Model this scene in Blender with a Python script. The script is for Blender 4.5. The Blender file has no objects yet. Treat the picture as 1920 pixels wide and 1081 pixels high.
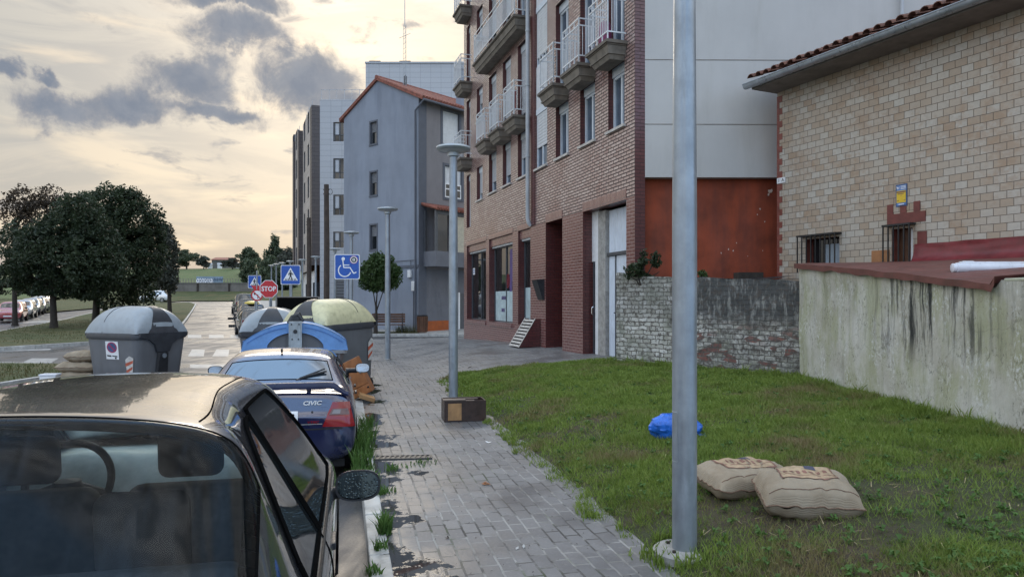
import bpy, bmesh, math, random
import numpy as np
from mathutils import Vector, Matrix, noise as mnoise
R = math.radians
random.seed(7)
scene = bpy.context.scene
# ------------------------------------------------------------------ camera, sky, sun, exposure
E = 1.7                       # eye height above the pavement
F, CX, HY = 1331.0, 960.0, 563.0
cam_d = bpy.data.cameras.new('camera'); cam = bpy.data.objects.new('camera', cam_d)
scene.collection.objects.link(cam); scene.camera = cam
cam.location = (0, 0, E); cam.rotation_euler = (R(90), 0, 0)
cam_d.sensor_width = 36; cam_d.lens = 36*F/1920; cam_d.shift_y = 22.5/1920
cam_d.clip_start = .05; cam_d.clip_end = 3000
SUN_EL, SUN_AZ = R(24), R(-12)     # azimuth from +Y towards +X
world = bpy.data.worlds.new('World'); scene.world = world; world.use_nodes = True
sd = bpy.data.lights.new('sun', 'SUN'); sd.energy = .7; sd.angle = R(24); sd.color = (1, .88, .72)
sun = bpy.data.objects.new('sun', sd); scene.collection.objects.link(sun)
sv = Vector((math.sin(SUN_AZ)*math.cos(SUN_EL), math.cos(SUN_AZ)*math.cos(SUN_EL), math.sin(SUN_EL)))
sun.rotation_euler = sv.to_track_quat('Z', 'Y').to_euler()
scene.view_settings.view_transform = 'Standard'; scene.view_settings.look = 'None'
scene.view_settings.exposure = 0.42; scene.view_settings.gamma = 1.0
scene.render.resolution_x = 1024; scene.render.resolution_y = 576
scene.cycles.max_bounces = 6; scene.cycles.transparent_max_bounces = 12

class NT:
    """tiny node helper"""
    def __init__(s, tree): s.t = tree
    def n(s, typ, **kw):
        nd = s.t.nodes.new(typ)
        for k, v in kw.items():
            if k == 'ins':
                for kk, vv in v.items(): s.set(nd.inputs[kk], vv)
            else: setattr(nd, k, v)
        return nd
    def set(s, sock, v):
        if hasattr(v, 'is_linked') or isinstance(v, bpy.types.NodeSocket): s.t.links.new(v, sock)
        elif isinstance(v, (tuple, list)) and len(v) == 3 and sock.type == 'RGBA': sock.default_value = (*v, 1)
        else: sock.default_value = v
    def math(s, op, a, b=None, c=None, clamp=False):
        nd = s.n('ShaderNodeMath', operation=op, use_clamp=clamp); s.set(nd.inputs[0], a)
        if b is not None: s.set(nd.inputs[1], b)
        if c is not None: s.set(nd.inputs[2], c)
        return nd.outputs[0]
    def vmath(s, op, a, b=None):
        nd = s.n('ShaderNodeVectorMath', operation=op); s.set(nd.inputs[0], a)
        if b is not None: s.set(nd.inputs[1], b)
        return nd.outputs['Value'] if op in ('LENGTH', 'DOT_PRODUCT', 'DISTANCE') else nd.outputs[0]
    def mix(s, f, a, b, typ='MIX'):
        nd = s.n('ShaderNodeMix', data_type='RGBA', blend_type=typ)
        s.set(nd.inputs[0], f); s.set(nd.inputs[6], a); s.set(nd.inputs[7], b); return nd.outputs[2]
    def mapr(s, v, a, b, c=0., d=1., smooth=True):
        nd = s.n('ShaderNodeMapRange'); nd.interpolation_type = 'SMOOTHSTEP' if smooth else 'LINEAR'
        s.set(nd.inputs[0], v)
        for i, x in enumerate((a, b, c, d)): nd.inputs[i+1].default_value = x
        return nd.outputs[0]
    def noise(s, vec, scale, detail=4, rough=.55, dist=0., out=0):
        nd = s.n('ShaderNodeTexNoise'); s.set(nd.inputs['Vector'], vec)
        nd.inputs['Scale'].default_value = scale; nd.inputs['Detail'].default_value = detail
        nd.inputs['Roughness'].default_value = rough; nd.inputs['Distortion'].default_value = dist
        return nd.outputs[out]
    def mapping(s, vec, scale=(1, 1, 1), loc=(0, 0, 0), rot=(0, 0, 0)):
        nd = s.n('ShaderNodeMapping'); s.set(nd.inputs[0], vec)
        nd.inputs['Location'].default_value = loc; nd.inputs['Rotation'].default_value = rot
        nd.inputs['Scale'].default_value = scale; return nd.outputs[0]
    def sep(s, v):
        nd = s.n('ShaderNodeSeparateXYZ'); s.set(nd.inputs[0], v); return nd.outputs
    def comb(s, x, y, z=0.):
        nd = s.n('ShaderNodeCombineXYZ')
        for i, q in enumerate((x, y, z)): s.set(nd.inputs[i], q)
        return nd.outputs[0]

def build_sky():
    t = world.node_tree; t.nodes.clear(); N = NT(t)
    out = N.n('ShaderNodeOutputWorld'); bg = N.n('ShaderNodeBackground'); bg.inputs[1].default_value = .1
    t.links.new(bg.outputs[0], out.inputs[0])
    sky = N.n('ShaderNodeTexSky', sky_type='NISHITA'); sky.sun_disc = False
    sky.sun_elevation = SUN_EL; sky.sun_rotation = SUN_AZ; sky.dust_density = 3; sky.air_density = 1.2
    D = N.n('ShaderNodeTexCoord').outputs['Generated']
    x, y, z = N.sep(D)
    az = N.math('ARCTAN2', x, y); el = N.math('ARCSINE', z)
    ae = N.comb(az, el, 0)
    el01 = N.math('MAXIMUM', el, 0.)
    # base veil: warm towards the low sun in front, cooler behind
    front = N.mapr(y, -.35, .75)
    lowf = N.mapr(el, .0, .28)
    warm = N.mix(lowf, (4.0, 3.55, 3.2), (3.8, 3.7, 3.4))
    midv = N.mapr(el, .3, .9)
    warm = N.mix(midv, warm, (13.6, 14.0, 14.4))
    cool = N.mix(N.mapr(el, .0, .5), (15.0, 14.6, 14.0), (19.0, 19.0, 18.8))
    base = N.mix(front, cool, warm)
    # wide streaky layers
    st = N.noise(N.mapping(ae, (2.2, 9, 1)), 1.6, 7, .62, 1.4)
    st2 = N.noise(N.mapping(ae, (1.3, 7.5, 1), (3.1, 1.7, 0)), 2.3, 5, .55, .6)
    base = N.mix(N.mapr(st, .40, .62, 0, .75), base, (2.55, 2.65, 2.75))
    base = N.mix(N.mapr(st2, .50, .68, 0, .85), base, (5.7, 4.9, 3.85))
    base = N.mix(.10, base, sky.outputs[0])
    base = N.mix(N.mapr(el, -.02, .09, .55, 0.), base, (4.6, 4.0, 3.6))
    # clear blue patches behind the viewer
    bl = N.noise(N.mapping(D, (1, 1, 1.6)), 1.7, 4, .5, .3)
    back = N.math('MAXIMUM', N.mapr(y, .1, -.35), N.mapr(el, .5, .75))
    base = N.mix(N.math('MULTIPLY', N.mapr(bl, .44, .58), back), base, (6.0, 9.4, 14.5))
    # grey cumulus banks
    w1 = N.noise(ae, 9, 6, .6, .3, out=1)
    warp = N.vmath('SCALE', N.vmath('SUBTRACT', w1, (.5, .5, .5)), None)
    t.nodes[-1].inputs['Scale'].default_value = .10
    q = N.vmath('ADD', ae, warp)
    w2 = N.noise(ae, 34, 5, .6, 0, out=1)
    warp2 = N.vmath('SCALE', N.vmath('SUBTRACT', w2, (.5, .5, .5)), None)
    t.nodes[-1].inputs['Scale'].default_value = .022
    q = N.vmath('ADD', q, warp2)
    blobs = [(440, 66, 118, 44), (352, 146, 92, 46), (575, 138, 112, 66), (430, -2, 110, 20), (110, 188, 110, 36),
             (260, 196, 130, 34), (8, 128, 30, 22), (65, 135, 36, 16), (400, 205, 110, 20), (630, 190, 60, 34)]
    tot = None
    for px, py, sx, sy in blobs:
        a0 = math.atan((px-CX)/F); e0 = math.atan((HY-py)/F*math.cos(a0))
        k = math.cos(a0)**2
        d = N.vmath('SUBTRACT', q, (a0, e0, 0))
        d = N.vmath('MULTIPLY', d, (F/sx/max(k, .5), F/sy, 1))
        c = N.math('SUBTRACT', 1., N.vmath('LENGTH', d))
        tot = c if tot is None else N.math('SMOOTH_MAX', tot, c, .25)
    tot = N.math('ADD', tot, N.math('MULTIPLY', N.math('SUBTRACT', N.noise(ae, 17, 6, .68, .4), .5), 1.35))
    m = N.mapr(tot, -.16, .42)
    small = N.noise(N.mapping(ae, (7, 18, 1), (9.2, 4.4, 0)), 1.5, 5, .6, .5)
    m2 = N.math('MULTIPLY', N.mapr(small, .56, .70), N.mapr(el, .02, .12))
    m = N.math('MAXIMUM', m, N.math('MULTIPLY', m2, .7))
    core = N.mapr(tot, .05, .75)
    ccol = N.mix(core, (2.8, 2.8, 2.95), (1.55, 1.85, 2.4))
    tex = N.noise(ae, 22, 5, .6, .4)
    ccol = N.mix(N.mapr(tex, .4, .7, 0, .5), ccol, (2.5, 2.7, 3.1))
    ccol = N.mix(1., ccol, ccol)
    fin = N.mix(N.math('MULTIPLY', m, .93), base, ccol)
    # below the horizon: plain ground tone
    fin = N.mix(N.mapr(el, -.10, -.02, 1, 0), fin, (1.4, 1.4, 1.3))
    t.links.new(fin, bg.inputs[0])
build_sky()

# ------------------------------------------------------------------ object helpers
COL = scene.collection
def link(o): COL.objects.link(o); return o
def tag(o, label, cat, group=None, kind=None):
    if label: o['label'] = label
    if cat: o['category'] = cat
    if group: o['group'] = group
    if kind: o['kind'] = kind
    return o
def struct(o): o['kind'] = 'structure'; return o
def thing(name, label, cat, loc=(0, 0, 0), rz=0., group=None, rot=None):
    o = bpy.data.objects.new(name, None); link(o); o.empty_display_size = .1
    o.location = loc; o.rotation_euler = rot if rot else (0, 0, rz)
    return tag(o, label, cat, group)
def kids(o): return [c for c in bpy.data.objects if c.parent == o]
def copy_tree(o, parent=None):
    c = o.copy(); link(c); c.parent = parent
    for ch in kids(o): copy_tree(ch, c)
    return c
class B:
    """mesh collector"""
    def __init__(s): s.v = []; s.f = []; s.m = []; s.T = None; s.mi = 0
    def add(s, vs, fs):
        o = len(s.v)
        for p in vs:
            p = Vector(p)
            s.v.append(s.T @ p if s.T is not None else p)
        for f in fs: s.f.append([i+o for i in f]); s.m.append(s.mi)
        return s
    def bx(s, x0, x1, y0, y1, z0, z1):
        if x0 > x1: x0, x1 = x1, x0
        if y0 > y1: y0, y1 = y1, y0
        if z0 > z1: z0, z1 = z1, z0
        return s.add([(x0,y0,z0),(x1,y0,z0),(x1,y1,z0),(x0,y1,z0),(x0,y0,z1),(x1,y0,z1),(x1,y1,z1),(x0,y1,z1)],
                     [(0,3,2,1),(4,5,6,7),(0,1,5,4),(1,2,6,5),(2,3,7,6),(3,0,4,7)])
    def quad(s, a, b, c, d): return s.add([a, b, c, d], [(0, 1, 2, 3)])
    def poly(s, pts): return s.add(pts, [tuple(range(len(pts)))])
    def prism(s, pts, z0, z1):
        n = len(pts)
        a = sum(pts[i][0]*pts[(i+1) % n][1]-pts[(i+1) % n][0]*pts[i][1] for i in range(n))
        if a < 0: pts = pts[::-1]
        vs = [(p[0], p[1], z0) for p in pts]+[(p[0], p[1], z1) for p in pts]
        fs = [tuple(range(n))[::-1], tuple(range(n, 2*n))]+[(i, (i+1) % n, n+(i+1) % n, n+i) for i in range(n)]
        return s.add(vs, fs)
    def tube(s, pts, r, n=8, cap=True):
        pts = [Vector(p) for p in pts]; rs = r if isinstance(r, (list, tuple)) else [r]*len(pts)
        vs = []; fs = []; up = None
        for i, p in enumerate(pts):
            a = pts[max(i-1, 0)]; b = pts[min(i+1, len(pts)-1)]; d = (b-a).normalized()
            if up is None or abs(up.dot(d)) > .98: up = Vector((0, 0, 1)) if abs(d.z) < .9 else Vector((1, 0, 0))
            u = d.cross(up).normalized(); w = u.cross(d).normalized(); up = w
            for k in range(n):
                t = 2*math.pi*k/n; vs.append(p+(u*math.cos(t)+w*math.sin(t))*rs[i])
        for i in range(len(pts)-1):
            for k in range(n):
                fs.append((i*n+k, (i*n+(k+1) % n), (i+1)*n+(k+1) % n, (i+1)*n+k))
        if cap: fs.append(tuple(range(n))[::-1]); fs.append(tuple(range((len(pts)-1)*n, len(pts)*n)))
        return s.add(vs, fs)
    def lathe(s, prof, n=24, c=(0, 0, 0)):
        vs = []; fs = []
        for r, z in prof:
            for k in range(n):
                t = 2*math.pi*k/n; vs.append((c[0]+r*math.cos(t), c[1]+r*math.sin(t), c[2]+z))
        for i in range(len(prof)-1):
            for k in range(n): fs.append((i*n+k, i*n+(k+1) % n, (i+1)*n+(k+1) % n, (i+1)*n+k))
        if prof[0][0] > 1e-4: fs.append(tuple(range(n))[::-1])
        if prof[-1][0] > 1e-4: fs.append(tuple(range((len(prof)-1)*n, len(prof)*n)))
        return s.add(vs, fs)
    def grid(s, fn, nu, nv):
        vs = [fn(i/nu, j/nv) for j in range(nv+1) for i in range(nu+1)]
        fs = [(j*(nu+1)+i, j*(nu+1)+i+1, (j+1)*(nu+1)+i+1, (j+1)*(nu+1)+i) for j in range(nv) for i in range(nu)]
        return s.add(vs, fs)
    def build(s, name, mats, parent=None, smooth=None, bevel=0., kind=None, seg=2):
        me = bpy.data.meshes.new(name); me.from_pydata([tuple(p) for p in s.v], [], s.f)
        ms = mats if isinstance(mats, (list, tuple)) else [mats]
        for q in ms: me.materials.append(q)
        if len(ms) > 1: me.polygons.foreach_set('material_index', s.m)
        me.update()
        if smooth:
            me.polygons.foreach_set('use_smooth', [True]*len(me.polygons)); me.set_sharp_from_angle(angle=R(smooth))
        o = bpy.data.objects.new(name, me); link(o)
        if parent: o.parent = parent
        if bevel:
            md = o.modifiers.new('bevel', 'BEVEL'); md.width = bevel; md.segments = seg; md.limit_method = 'ANGLE'; md.angle_limit = R(35)
            me.polygons.foreach_set('use_smooth', [True]*len(me.polygons)); me.set_sharp_from_angle(angle=R(45))
            md.harden_normals = True
        if kind: o['kind'] = kind
        return o
def npmesh(name, v, f, mat, parent=None, n=4, smooth=False):
    """fast mesh from numpy arrays: v (N,3), f (M,n)"""
    me = bpy.data.meshes.new(name); N, M = len(v), len(f)
    me.vertices.add(N); me.vertices.foreach_set('co', np.asarray(v, dtype=np.float32).ravel())
    me.loops.add(M*n); me.loops.foreach_set('vertex_index', np.asarray(f, dtype=np.int32).ravel())
    me.polygons.add(M); me.polygons.foreach_set('loop_start', np.arange(0, M*n, n, dtype=np.int32))
    me.materials.append(mat); me.update(calc_edges=True); me.validate()
    if smooth: me.polygons.foreach_set('use_smooth', [True]*M)
    o = bpy.data.objects.new(name, me); link(o)
    if parent: o.parent = parent
    return o
FONT = {}
def text_geo(txt, size, extrude=.002, align='CENTER', bold=0.):
    c = bpy.data.curves.new('lettering', 'FONT'); c.body = txt; c.size = size; c.extrude = extrude
    c.align_x = align; c.align_y = 'CENTER'; c.offset = bold; c.resolution_u = 3
    o = bpy.data.objects.new('lettering', c); link(o); bpy.context.view_layer.update()
    me = bpy.data.meshes.new_from_object(o.evaluated_get(bpy.context.evaluated_depsgraph_get()))
    vs = [v.co.copy() for v in me.vertices]; fs = [tuple(p.vertices) for p in me.polygons]
    bpy.data.objects.remove(o); bpy.data.curves.remove(c); bpy.data.meshes.remove(me)
    return vs, fs
def frame3(origin, xd, yd):
    x = Vector(xd).normalized(); y = Vector(yd).normalized(); z = x.cross(y).normalized(); y = z.cross(x)
    m = Matrix(((x.x, y.x, z.x, origin[0]), (x.y, y.y, z.y, origin[1]), (x.z, y.z, z.z, origin[2]), (0, 0, 0, 1)))
    return m

# ------------------------------------------------------------------ ground heights and places
KX0, KS = .16, .235          # kerb line near the camera: X = KX0 - KS*Y
DIR = Vector((-.2288, .9735, 0)); STREET_RZ = math.atan2(DIR.y, DIR.x)
def sst(a, b, x):
    t = min(max((x-a)/(b-a), 0), 1); return t*t*(3-2*t)
def rz(Y):                   # road height
    z = -.1-.1*min(max((Y-4)/4, 0), 1)
    if Y > 40: z += .027*(min(Y, 112)-40)
    return z
def gz(X, Y):                # pavement and lawn height
    v = (X-KX0)*.9735+Y*.2288; u = -(X-KX0)*.2288+Y*.9735
    if v <= 1.8: z = 0.
    else: z = .48*(1-math.exp(-(v-1.8)/2.2))*(1-sst(20, 37, u))
    return z-.08*sst(24, 38, Y)
def X_(px, Y): return (px-CX)/F*Y
def Z_(py, Y): return E+(HY-py)/F*Y
def P(px, py, Y): return Vector((X_(px, Y), Y, Z_(py, Y)))
def G(px, py, fn=gz, dz=0.):
    a, b = .3, 3.
    g = lambda Y: E-(fn(X_(px, Y), Y)+dz)-max(py-HY, .5)*Y/F
    while g(b) > 0 and b < 400: a, b = b, b*1.15
    for _ in range(50):
        m = (a+b)/2
        if g(m) > 0: a = m
        else: b = m
    Y = (a+b)/2
    return Vector((X_(px, Y), Y, fn(X_(px, Y), Y)+dz))
def GR(px, py, dz=0.): return G(px, py, lambda X, Y: rz(Y), dz)
# ------------------------------------------------------------------ materials
def newmat(name):
    m = bpy.data.materials.new(name); m.use_nodes = True; t = m.node_tree; t.nodes.clear(); N = NT(t)
    out = N.n('ShaderNodeOutputMaterial'); bs = N.n('ShaderNodeBsdfPrincipled')
    t.links.new(bs.outputs[0], out.inputs[0]); return m, N, bs, out
def oc(N): return N.n('ShaderNodeTexCoord').outputs['Object']
def bump(N, bs, h, strength=.3, dist=.02):
    b = N.n('ShaderNodeBump'); b.inputs['Strength'].default_value = strength; b.inputs['Distance'].default_value = dist
    N.set(b.inputs['Height'], h); N.set(bs.inputs['Normal'], b.outputs[0])
def mat(name, col, rough=.6, var=.12, scale=6., metal=0., bumps=0., bscale=60., coat=0., ior=None, dirt=None, streak=False, rvar=.1):
    """general surface: base colour with two octaves of blotchy variation, roughness variation, optional dirt and bump"""
    m, N, bs, out = newmat(name); v = oc(N)
    n1 = N.noise(v, scale, 5, .6); n2 = N.noise(N.mapping(v, (1, 1, .15) if streak else (1, 1, 1), (5, 3, 1)), scale*3.1, 4, .6)
    k = N.math('ADD', N.math('MULTIPLY', n1, .6), N.math('MULTIPLY', n2, .4))
    lo = tuple(max(c*(1-var*2), 0) for c in col); hi = tuple(min(c*(1+var*2), 1) for c in col)
    c = N.mix(N.mapr(k, .3, .7), lo, hi)
    if dirt:
        dcol, amt = dirt
        nd = N.noise(N.mapping(v, (1, 1, .2) if streak else (1, 1, 1), (2, 8, 3)), scale*1.7, 6, .65)
        c = N.mix(N.mapr(nd, .5, .75, 0, amt), c, dcol)
    N.set(bs.inputs['Base Color'], c)
    N.set(bs.inputs['Roughness'], N.mapr(n2, .3, .7, max(rough-rvar, .02), min(rough+rvar, 1)))
    bs.inputs['Metallic'].default_value = metal
    if coat: bs.inputs['Coat Weight'].default_value = coat; bs.inputs['Coat Roughness'].default_value = .06
    if ior: bs.inputs['IOR'].default_value = ior
    if bumps: bump(N, bs, N.noise(v, bscale, 4, .6), bumps, .01)
    return m
def wallcoord(N, sx=1.):
    x, y, z = N.sep(oc(N)); return N.comb(N.math('ADD', x, y), z, 0.)
def brickmat(name, c1, c2, mortar, bw, rh, ms=.008, rough=.5, ior=1.5, coat=0., offset=.5, patch=None, patchscale=1.2, bstr=.5, coatrough=.1, squash=1., rbias=0., top=None):
    m, N, bs, out = newmat(name); v = wallcoord(N)
    wob = N.vmath('SCALE', N.vmath('SUBTRACT', N.noise(v, 3, 3, .5, 0, 1), (.5, .5, .5)), None)
    N.t.nodes[-1].inputs['Scale'].default_value = .012
    v2 = N.vmath('ADD', v, wob)
    b = N.n('ShaderNodeTexBrick'); b.offset = offset; b.squash = squash
    N.set(b.inputs['Vector'], v2)
    b.inputs['Color1'].default_value = (*c1, 1); b.inputs['Color2'].default_value = (*c2, 1); b.inputs['Mortar'].default_value = (*mortar, 1)
    b.inputs['Scale'].default_value = 1; b.inputs['Brick Width'].default_value = bw; b.inputs['Row Height'].default_value = rh
    b.inputs['Mortar Size'].default_value = ms; b.inputs['Mortar Smooth'].default_value = .1; b.inputs['Bias'].default_value = rbias
    c = b.outputs['Color']
    if patch:
        n = N.noise(v, patchscale, 5, .62); n3 = N.noise(v, patchscale*9, 3, .6)
        k = N.mapr(N.math('ADD', N.math('MULTIPLY', n, .7), N.math('MULTIPLY', n3, .3)), .47, .62)
        c = N.mix(N.math('MULTIPLY', N.math('MULTIPLY', k, N.math('SUBTRACT', 1., b.outputs['Fac'])), patch[1]), c, patch[0])
    sm = N.noise(v, 14, 5, .6)
    c = N.mix(N.mapr(sm, .35, .7, 0, .22), c, tuple(q*.55 for q in c1))
    N.set(bs.inputs['Base Color'], c)
    N.set(bs.inputs['Roughness'], N.math('ADD', N.mapr(sm, .3, .7, rough-.08, rough+.12), N.math('MULTIPLY', b.outputs['Fac'], .35)))
    bs.inputs['IOR'].default_value = ior
    if coat:
        N.set(bs.inputs['Coat Weight'], N.math('MULTIPLY', N.math('SUBTRACT', 1., b.outputs['Fac']), coat))
        bs.inputs['Coat Roughness'].default_value = coatrough; bs.inputs['Coat IOR'].default_value = 1.7
    h = N.math('SUBTRACT', N.math('MULTIPLY', sm, .12), b.outputs['Fac'])
    bump(N, bs, h, bstr, .01)
    return m
def glassy(name, col, rough=.03, ior=1.9, var=.2):
    m, N, bs, out = newmat(name); v = oc(N)
    n = N.noise(v, 2.5, 3, .5)
    N.set(bs.inputs['Base Color'], N.mix(N.mapr(n, .3, .7), tuple(c*(1-var) for c in col), tuple(c*(1+var) for c in col)))
    N.set(bs.inputs['Roughness'], N.mapr(N.noise(v, 9, 4), .3, .8, rough, rough+.05)); bs.inputs['IOR'].default_value = ior
    return m
def clearglass(name, tint=(.75, .85, .85), ior=1.6, film=.08, filmcol=(.5, .53, .56), streaks=True):
    m, N, bs, out = newmat(name); t = N.t; v = oc(N)
    tr = N.n('ShaderNodeBsdfTransparent'); tr.inputs[0].default_value = (*tint, 1)
    gl = N.n('ShaderNodeBsdfGlossy'); gl.inputs['Roughness'].default_value = .02
    fr = N.n('ShaderNodeFresnel'); fr.inputs[0].default_value = ior
    mx = N.n('ShaderNodeMixShader'); N.set(mx.inputs[0], fr.outputs[0])
    t.links.new(tr.outputs[0], mx.inputs[1]); t.links.new(gl.outputs[0], mx.inputs[2])
    df = N.n('ShaderNodeBsdfDiffuse'); df.inputs[0].default_value = (*filmcol, 1)
    n = N.noise(N.mapping(v, (1, 9, 1) if streaks else (1, 1, 1)), 4, 5, .65)
    mx2 = N.n('ShaderNodeMixShader'); N.set(mx2.inputs[0], N.mapr(n, .42, .75, film*.35, film*2.2))
    t.links.new(mx.outputs[0], mx2.inputs[1]); t.links.new(df.outputs[0], mx2.inputs[2])
    t.links.new(mx2.outputs[0], out.inputs[0]); return m
M = {}
M['galv'] = mat('galvanised_steel', (.30, .335, .37), .42, .10, 5, metal=.55, bumps=.05, dirt=((.16, .17, .17), .45), streak=True)
M['lampgrey'] = mat('lamp_grey_paint', (.42, .46, .48), .4, .06, 4, metal=.3)
M['white'] = mat('white_paint', (.74, .75, .76), .45, .06, 4, dirt=((.45, .43, .38), .25))
M['whitewall'] = mat('white_render', (.49, .482, .465), .85, .03, .9, bumps=.12, bscale=40, dirt=((.38, .37, .34), .42), streak=True)
M['orange'] = mat('orange_render', (.235, .048, .020), .8, .22, 1.4, bumps=.15, bscale=30, dirt=((.13, .032, .02), .55), streak=True)
M['chip'] = mat('chipped_plaster', (.52, .42, .36), .8, .2, 20)
M['dark'] = mat('black_plastic', (.022, .023, .026), .5, .2, 12)
M['rubber'] = mat('tyre_rubber', (.018, .018, .019), .75, .2, 20)
M['concrete'] = mat('grey_concrete', (.34, .33, .31), .9, .14, 5, bumps=.3, bscale=50, dirt=((.14, .14, .12), .6))
M['kerb'] = mat('kerb_stone', (.42, .42, .40), .62, .13, 4, bumps=.25, bscale=40, dirt=((.15, .15, .14), .7))
M['slab'] = mat('balcony_concrete', (.15, .128, .105), .85, .12, 4, dirt=((.09, .08, .07), .6), streak=True)
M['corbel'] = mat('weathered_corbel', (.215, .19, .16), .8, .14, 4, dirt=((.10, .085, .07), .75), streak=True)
M['slabtrim'] = mat('pale_moulding', (.52, .49, .45), .7, .12, 4, dirt=((.25, .23, .2), .5))
M['rail'] = mat('white_railing', (.66, .69, .71), .4, .06, 8)
M['frame'] = mat('white_window_frame', (.60, .66, .72), .4, .05, 6)
M['darkframe'] = mat('dark_window_frame', (.07, .075, .085), .4, .1, 6)
M['shutter'] = mat('grey_shutter', (.42, .44, .47), .55, .06, 5)
M['shutterw'] = mat('white_shutter', (.60, .62, .64), .5, .05, 5)
M['shuttercream'] = mat('cream_shutter', (.50, .46, .36), .55, .08, 5)
M['glassblue'] = glassy('window_glass', (.07, .10, .14), ior=1.7)
M['glassdark'] = glassy('dark_glass', (.012, .015, .018), ior=1.6)
M['pipe'] = mat('grey_downpipe', (.42, .44, .46), .45, .08, 3, dirt=((.25, .25, .25), .4), streak=True)
M['brickup'] = brickmat('glazed_brick', (.35, .215, .19), (.55, .415, .37), (.040, .020, .018), .25, .075, .014, .30, 1.6, 1., patch=((.27, .10, .08), .75), patchscale=.8, coatrough=.16)  # sky sheen put into the brick colour, broken by patches of its own red
M['brickdn'] = brickmat('red_glazed_brick', (.150, .043, .038), (.200, .066, .055), (.42, .33, .30), .25, .075, .006, .33, 1.55, .6, patch=((.11, .028, .026), .6), coatrough=.2)
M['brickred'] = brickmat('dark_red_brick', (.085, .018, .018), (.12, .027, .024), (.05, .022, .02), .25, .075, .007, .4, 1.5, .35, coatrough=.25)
M['bluegrey'] = mat('blue_grey_render', (.235, .262, .315), .9, .07, .5, bumps=.1, bscale=30, dirt=((.15, .17, .215), .7), streak=True)
M['greyfront'] = mat('warm_grey_render', (.215, .205, .215), .9, .05, .9, bumps=.1, bscale=30, dirt=((.14, .14, .15), .4), streak=True)
M['greytrim'] = mat('slate_grey_trim', (.105, .115, .14), .8, .06, 2)
M['terracotta'] = mat('terracotta_tile', (.225, .075, .05), .75, .25, 6, bumps=.2, bscale=30, dirt=((.10, .05, .04), .7))
M['oldtile'] = mat('weathered_roof_tile', (.165, .075, .052), .85, .3, 7, bumps=.3, bscale=30, dirt=((.06, .045, .04), .85))
M['panel'] = brickmat('white_cladding', (.40, .41, .43), (.43, .44, .46), (.25, .26, .28), .9, .45, .012, .45, 1.5, offset=0, bstr=.2)
M['beige'] = brickmat('beige_cladding', (.40, .36, .33), (.44, .40, .37), (.27, .24, .22), 1.2, .6, .015, .5, 1.5, offset=0, bstr=.2)
M['darkclad'] = brickmat('dark_brown_cladding', (.074, .060, .058), (.090, .074, .070), (.03, .028, .028), .9, .3, .01, .5, 1.5, bstr=.2)
M['housetile'] = brickmat('cream_wall_tile', (.46, .43, .375), (.36, .275, .195), (.12, .095, .07), .19, .118, .005, .38, 1.5, .25, patch=((.30, .175, .09), .5), patchscale=1.3, bstr=.5, coatrough=.2)
M['quoin'] = mat('red_corner_tile', (.19, .055, .04), .5, .15, 8)
M['wood'] = mat('brown_wood', (.11, .05, .026), .5, .2, 6, streak=True)
M['gutter'] = mat('zinc_gutter', (.40, .44, .48), .35, .08, 3, metal=.5)
M['eave'] = mat('eave_soffit', (.22, .20, .18), .85, .12, 2, dirt=((.10, .09, .08), .6))
M['redroof'] = mat('red_membrane', (.145, .052, .042), .55, .15, 2.5, bumps=.25, bscale=9, dirt=((.085, .042, .032), .7))
M['redflash'] = mat('red_flashing', (.165, .022, .026), .42, .16, 3, bumps=.5, bscale=8)
M['pvc'] = mat('white_pvc', (.66, .68, .73), .35, .04, 4)
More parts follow.
